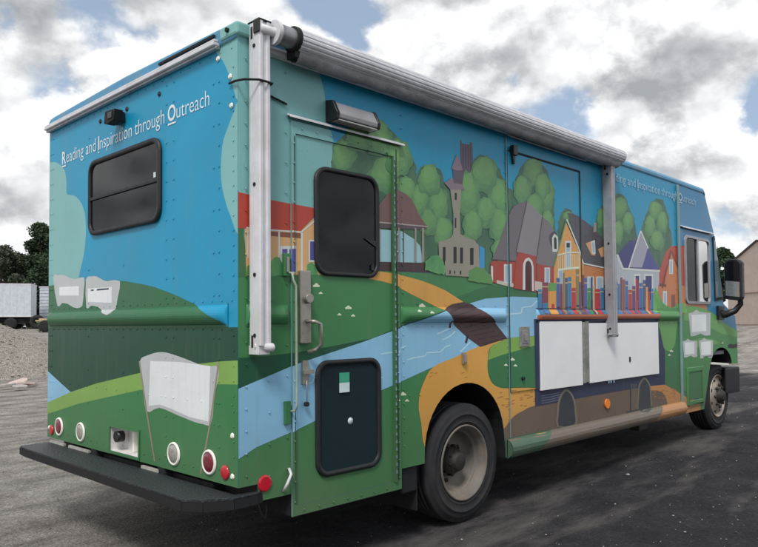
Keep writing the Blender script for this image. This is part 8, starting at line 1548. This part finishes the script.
tree('pine_tree', 19, 78, 8.0, 3.0, 'leaf_conifer', 'broad dark evergreen tree standing behind the middle of the white trailer', 3, 'pine', GT, 30)
tree('broadleaf_tree', 3, 72, 8.2, 2.6, 'leaf_olive', 'thin olive green tree at the far left edge above the white trailer', 4, 'leafy', GT, 20)
tree('pine_tree', 9, 82, 7.5, 2.6, 'leaf_conifer', 'lower dark evergreen tree between the olive tree and the broad evergreen', 5, 'pine', GT, 34)
tree('pine_tree', 50, 70, 7.0, 3.2, 'leaf_conifer', 'dark evergreen tree mostly hidden behind the truck tail', 6, 'pine', GT, 30)
tree('pine_tree', 60, 80, 9.0, 3.2, 'leaf_conifer', 'dark evergreen tree hidden farther behind the truck', 8, 'pine', GT, 34)
tree('broadleaf_tree', 722, 60, 6.4, 1.8, 'leaf_green', 'small round green tree showing above the mirror beside the garage', 7, 'leafy', None, 30)
# undergrowth along the tree line
b = MB(); b.recalc = False; r = random.Random(9)
for k in range(60):
    x, y = ray(r.uniform(-60, 110), r.uniform(69, 84)); leaves(b, (x, y, ground_z(x, y)+r.uniform(.2, 2.6)), r.uniform(.9, 1.6), 110, .26, 'leaf_conifer', r)
tag(b.build('undergrowth'), 'dark tangled brush under the evergreen trees', 'brush', kind='stuff')
b = MB(); b.recalc = False; r = random.Random(19)
for k in range(420):
    d = r.uniform(150, 185); x, y = ray(r.uniform(90, 690), d); leaves(b, (x, y, ground_z(x, y)+r.uniform(.5, 5.5)), r.uniform(2.0, 3.6), 60, 1.0, 'leaf_green' if r.random() < .5 else 'leaf_conifer', r)
tag(b.build('far_woods'), 'distant line of woods beyond the yard', 'woods', kind='stuff')
# =====================================================================
#  light, sky, camera
# =====================================================================
SUN_EL, SUN_AZ = radians(52), math.atan2(-.55, -.84)      # high, behind the camera, through thin cloud
sd = Vector((cos(SUN_EL)*cos(SUN_AZ), cos(SUN_EL)*sin(SUN_AZ), sin(SUN_EL)))
L = bpy.data.lights.new('sun', 'SUN'); L.energy = 1.7; L.angle = radians(14); L.color = (1, .965, .92)
so = bpy.data.objects.new('sun', L); COL.objects.link(so); so.rotation_euler = sd.to_track_quat('Z', 'Y').to_euler(); so.location = (0, 0, 30)
w = bpy.data.worlds.new('World'); SC.world = w; w.use_nodes = True; nt = w.node_tree
bg = nt.nodes['Background']; bg.inputs['Strength'].default_value = .1
sky = nt.nodes.new('ShaderNodeTexSky'); sky.sky_type = 'NISHITA'; sky.sun_disc = False; sky.sun_elevation = SUN_EL; sky.sun_rotation = pi/2-SUN_AZ
tc = nt.nodes.new('ShaderNodeTexCoord'); sp = nt.nodes.new('ShaderNodeSeparateXYZ'); nt.links.new(tc.outputs['Generated'], sp.inputs[0])
def WM(op, a, c=None, clamp=False):
    q = nt.nodes.new('ShaderNodeMath'); q.operation = op; q.use_clamp = clamp
    for i, v in enumerate((a, c)):
        if v is None: continue
        if isinstance(v, (int, float)): q.inputs[i].default_value = v
        else: nt.links.new(v, q.inputs[i])
    return q.outputs[0]
cb = nt.nodes.new('ShaderNodeMapping'); cb.inputs['Scale'].default_value = (1, 1, 1.35); nt.links.new(tc.outputs['Generated'], cb.inputs[0])
def wn(scale, detail, rough, off=(0, 0, 0), dist=0):
    mp_ = nt.nodes.new('ShaderNodeMapping'); mp_.inputs['Location'].default_value = off; nt.links.new(cb.outputs[0], mp_.inputs[0]); return noise(nt, scale, detail, rough, mp_.outputs[0], dist).outputs['Fac']
CL = (3.1, 8.4, 1.3)
def puff(off):
    # rounded cumulus heads: smooth cells bent by turbulence, on top of broad soft masses
    mp_ = nt.nodes.new('ShaderNodeMapping'); mp_.inputs['Location'].default_value = off; nt.links.new(cb.outputs[0], mp_.inputs[0])
    n_ = noise(nt, 7, 8, .58, mp_.outputs[0]); mx_ = nt.nodes.new('ShaderNodeVectorMath'); mx_.operation = 'MULTIPLY_ADD'
    nt.links.new(n_.outputs['Color'], mx_.inputs[0]); mx_.inputs[1].default_value = (.16, .16, .16); nt.links.new(mp_.outputs[0], mx_.inputs[2])
    v_ = nt.nodes.new('ShaderNodeTexVoronoi'); v_.inputs['Scale'].default_value = 6.2; nt.links.new(mx_.outputs[0], v_.inputs['Vector'])
    v2 = nt.nodes.new('ShaderNodeTexVoronoi'); v2.inputs['Scale'].default_value = 15; nt.links.new(mx_.outputs[0], v2.inputs['Vector'])
    lo = noise(nt, 3.0, 4, .5, mp_.outputs[0]); hi = noise(nt, 14, 8, .6, mp_.outputs[0])
    t_ = WM('MULTIPLY', WM('SUBTRACT', .48, v_.outputs['Distance']), .42); t_ = WM('ADD', t_, WM('MULTIPLY', WM('SUBTRACT', .45, v2.outputs['Distance']), .13))
    t_ = WM('ADD', t_, WM('MULTIPLY', WM('SUBTRACT', hi.outputs['Fac'], .5), .30)); return WM('ADD', t_, lo.outputs['Fac'])
d0 = puff(CL)
d1 = puff((CL[0]-.006, CL[1]-.006, CL[2]+.028))          # same clouds sampled a step toward the light
big = wn(2.0, 3, .5, (9, 2, 4))
def lobe(px, py, rad, amp):
    t = (px-384.2)/705.6; u = -(py-299.3)/705.6; d = Vector((.71924+.69451*t-.0183*u, .69393-.71943*t-.0297*u, .0338-.0086*t+.9994*u)).normalized()
    dp = nt.nodes.new('ShaderNodeVectorMath'); dp.operation = 'DOT_PRODUCT'; nt.links.new(tc.outputs['Generated'], dp.inputs[0]); dp.inputs[1].default_value = d
    k = WM('DIVIDE', WM('SUBTRACT', dp.outputs['Value'], 1), 2*rad*rad*-1); k = WM('MULTIPLY', k, -1)
    return WM('MULTIPLY', WM('EXPONENT', k), amp)
cov = d0
for a in SKY_LOBES: cov = WM('ADD', cov, lobe(*a))
mask = nt.nodes.new('ShaderNodeMapRange'); mask.interpolation_type = 'SMOOTHSTEP'; mask.inputs[1].default_value = .31; mask.inputs[2].default_value = .43; nt.links.new(cov, mask.inputs[0])
sh = WM('ADD', WM('MULTIPLY', WM('SUBTRACT', d0, d1), 3.2), .47)
sh = WM('ADD', sh, WM('MULTIPLY', WM('SUBTRACT', big, .5), .8))
sh = WM('SUBTRACT', sh, WM('MULTIPLY', WM('SUBTRACT', d0, .5), 1.2))
for a in SHADE_LOBES: sh = WM('ADD', sh, lobe(*a))
cr = ramp(nt, sh, [(.02, (2.9, 3.05, 3.25, 1)), (.28, (4.2, 4.35, 4.5, 1)), (.47, (5.9, 6.0, 6.1, 1)), (.72, (8.0, 8.0, 8.0, 1))])
skyb = mixc(nt, 1.0, sky.outputs[0], (1.0, 1.02, 1.08, 1), 'MULTIPLY'); skyb = mixc(nt, .6, skyb, (3.2, 3.9, 4.7, 1))
skc = mixc(nt, mask.outputs[0], skyb, cr.outputs[0])
# haze low over the horizon
hz = nt.nodes.new('ShaderNodeMapRange'); hz.inputs[1].default_value = .0; hz.inputs[2].default_value = .13; hz.inputs[3].default_value = .6; hz.inputs[4].default_value = 0; nt.links.new(sp.outputs[2], hz.inputs[0])
skc = mixc(nt, hz.outputs[0], skc, (5.4, 5.6, 5.8, 1))
nt.links.new(skc, bg.inputs['Color'])
cam = bpy.data.cameras.new('camera'); co = bpy.data.objects.new('camera', cam); COL.objects.link(co); SC.camera = co
Rm = Matrix(((RIGHT[0], UP[0], -FWD[0]), (RIGHT[1], UP[1], -FWD[1]), (RIGHT[2], UP[2], -FWD[2])))
co.matrix_world = Matrix.Translation((-2.00286, -2.93503, 1.35)) @ Rm.to_4x4()
cam.sensor_fit = 'HORIZONTAL'; cam.sensor_width = 36; cam.lens = 705.644/758*36; cam.shift_x = -(384.208-379)/758; cam.shift_y = (299.332-273.5)/758
cam.clip_start = .05; cam.clip_end = 5000
vs_ = SC.view_settings; vs_.view_transform = 'Standard'; vs_.look = 'None'; vs_.exposure = EXPOSURE; vs_.gamma = 1; vs_.use_curve_mapping = False
cleanup()
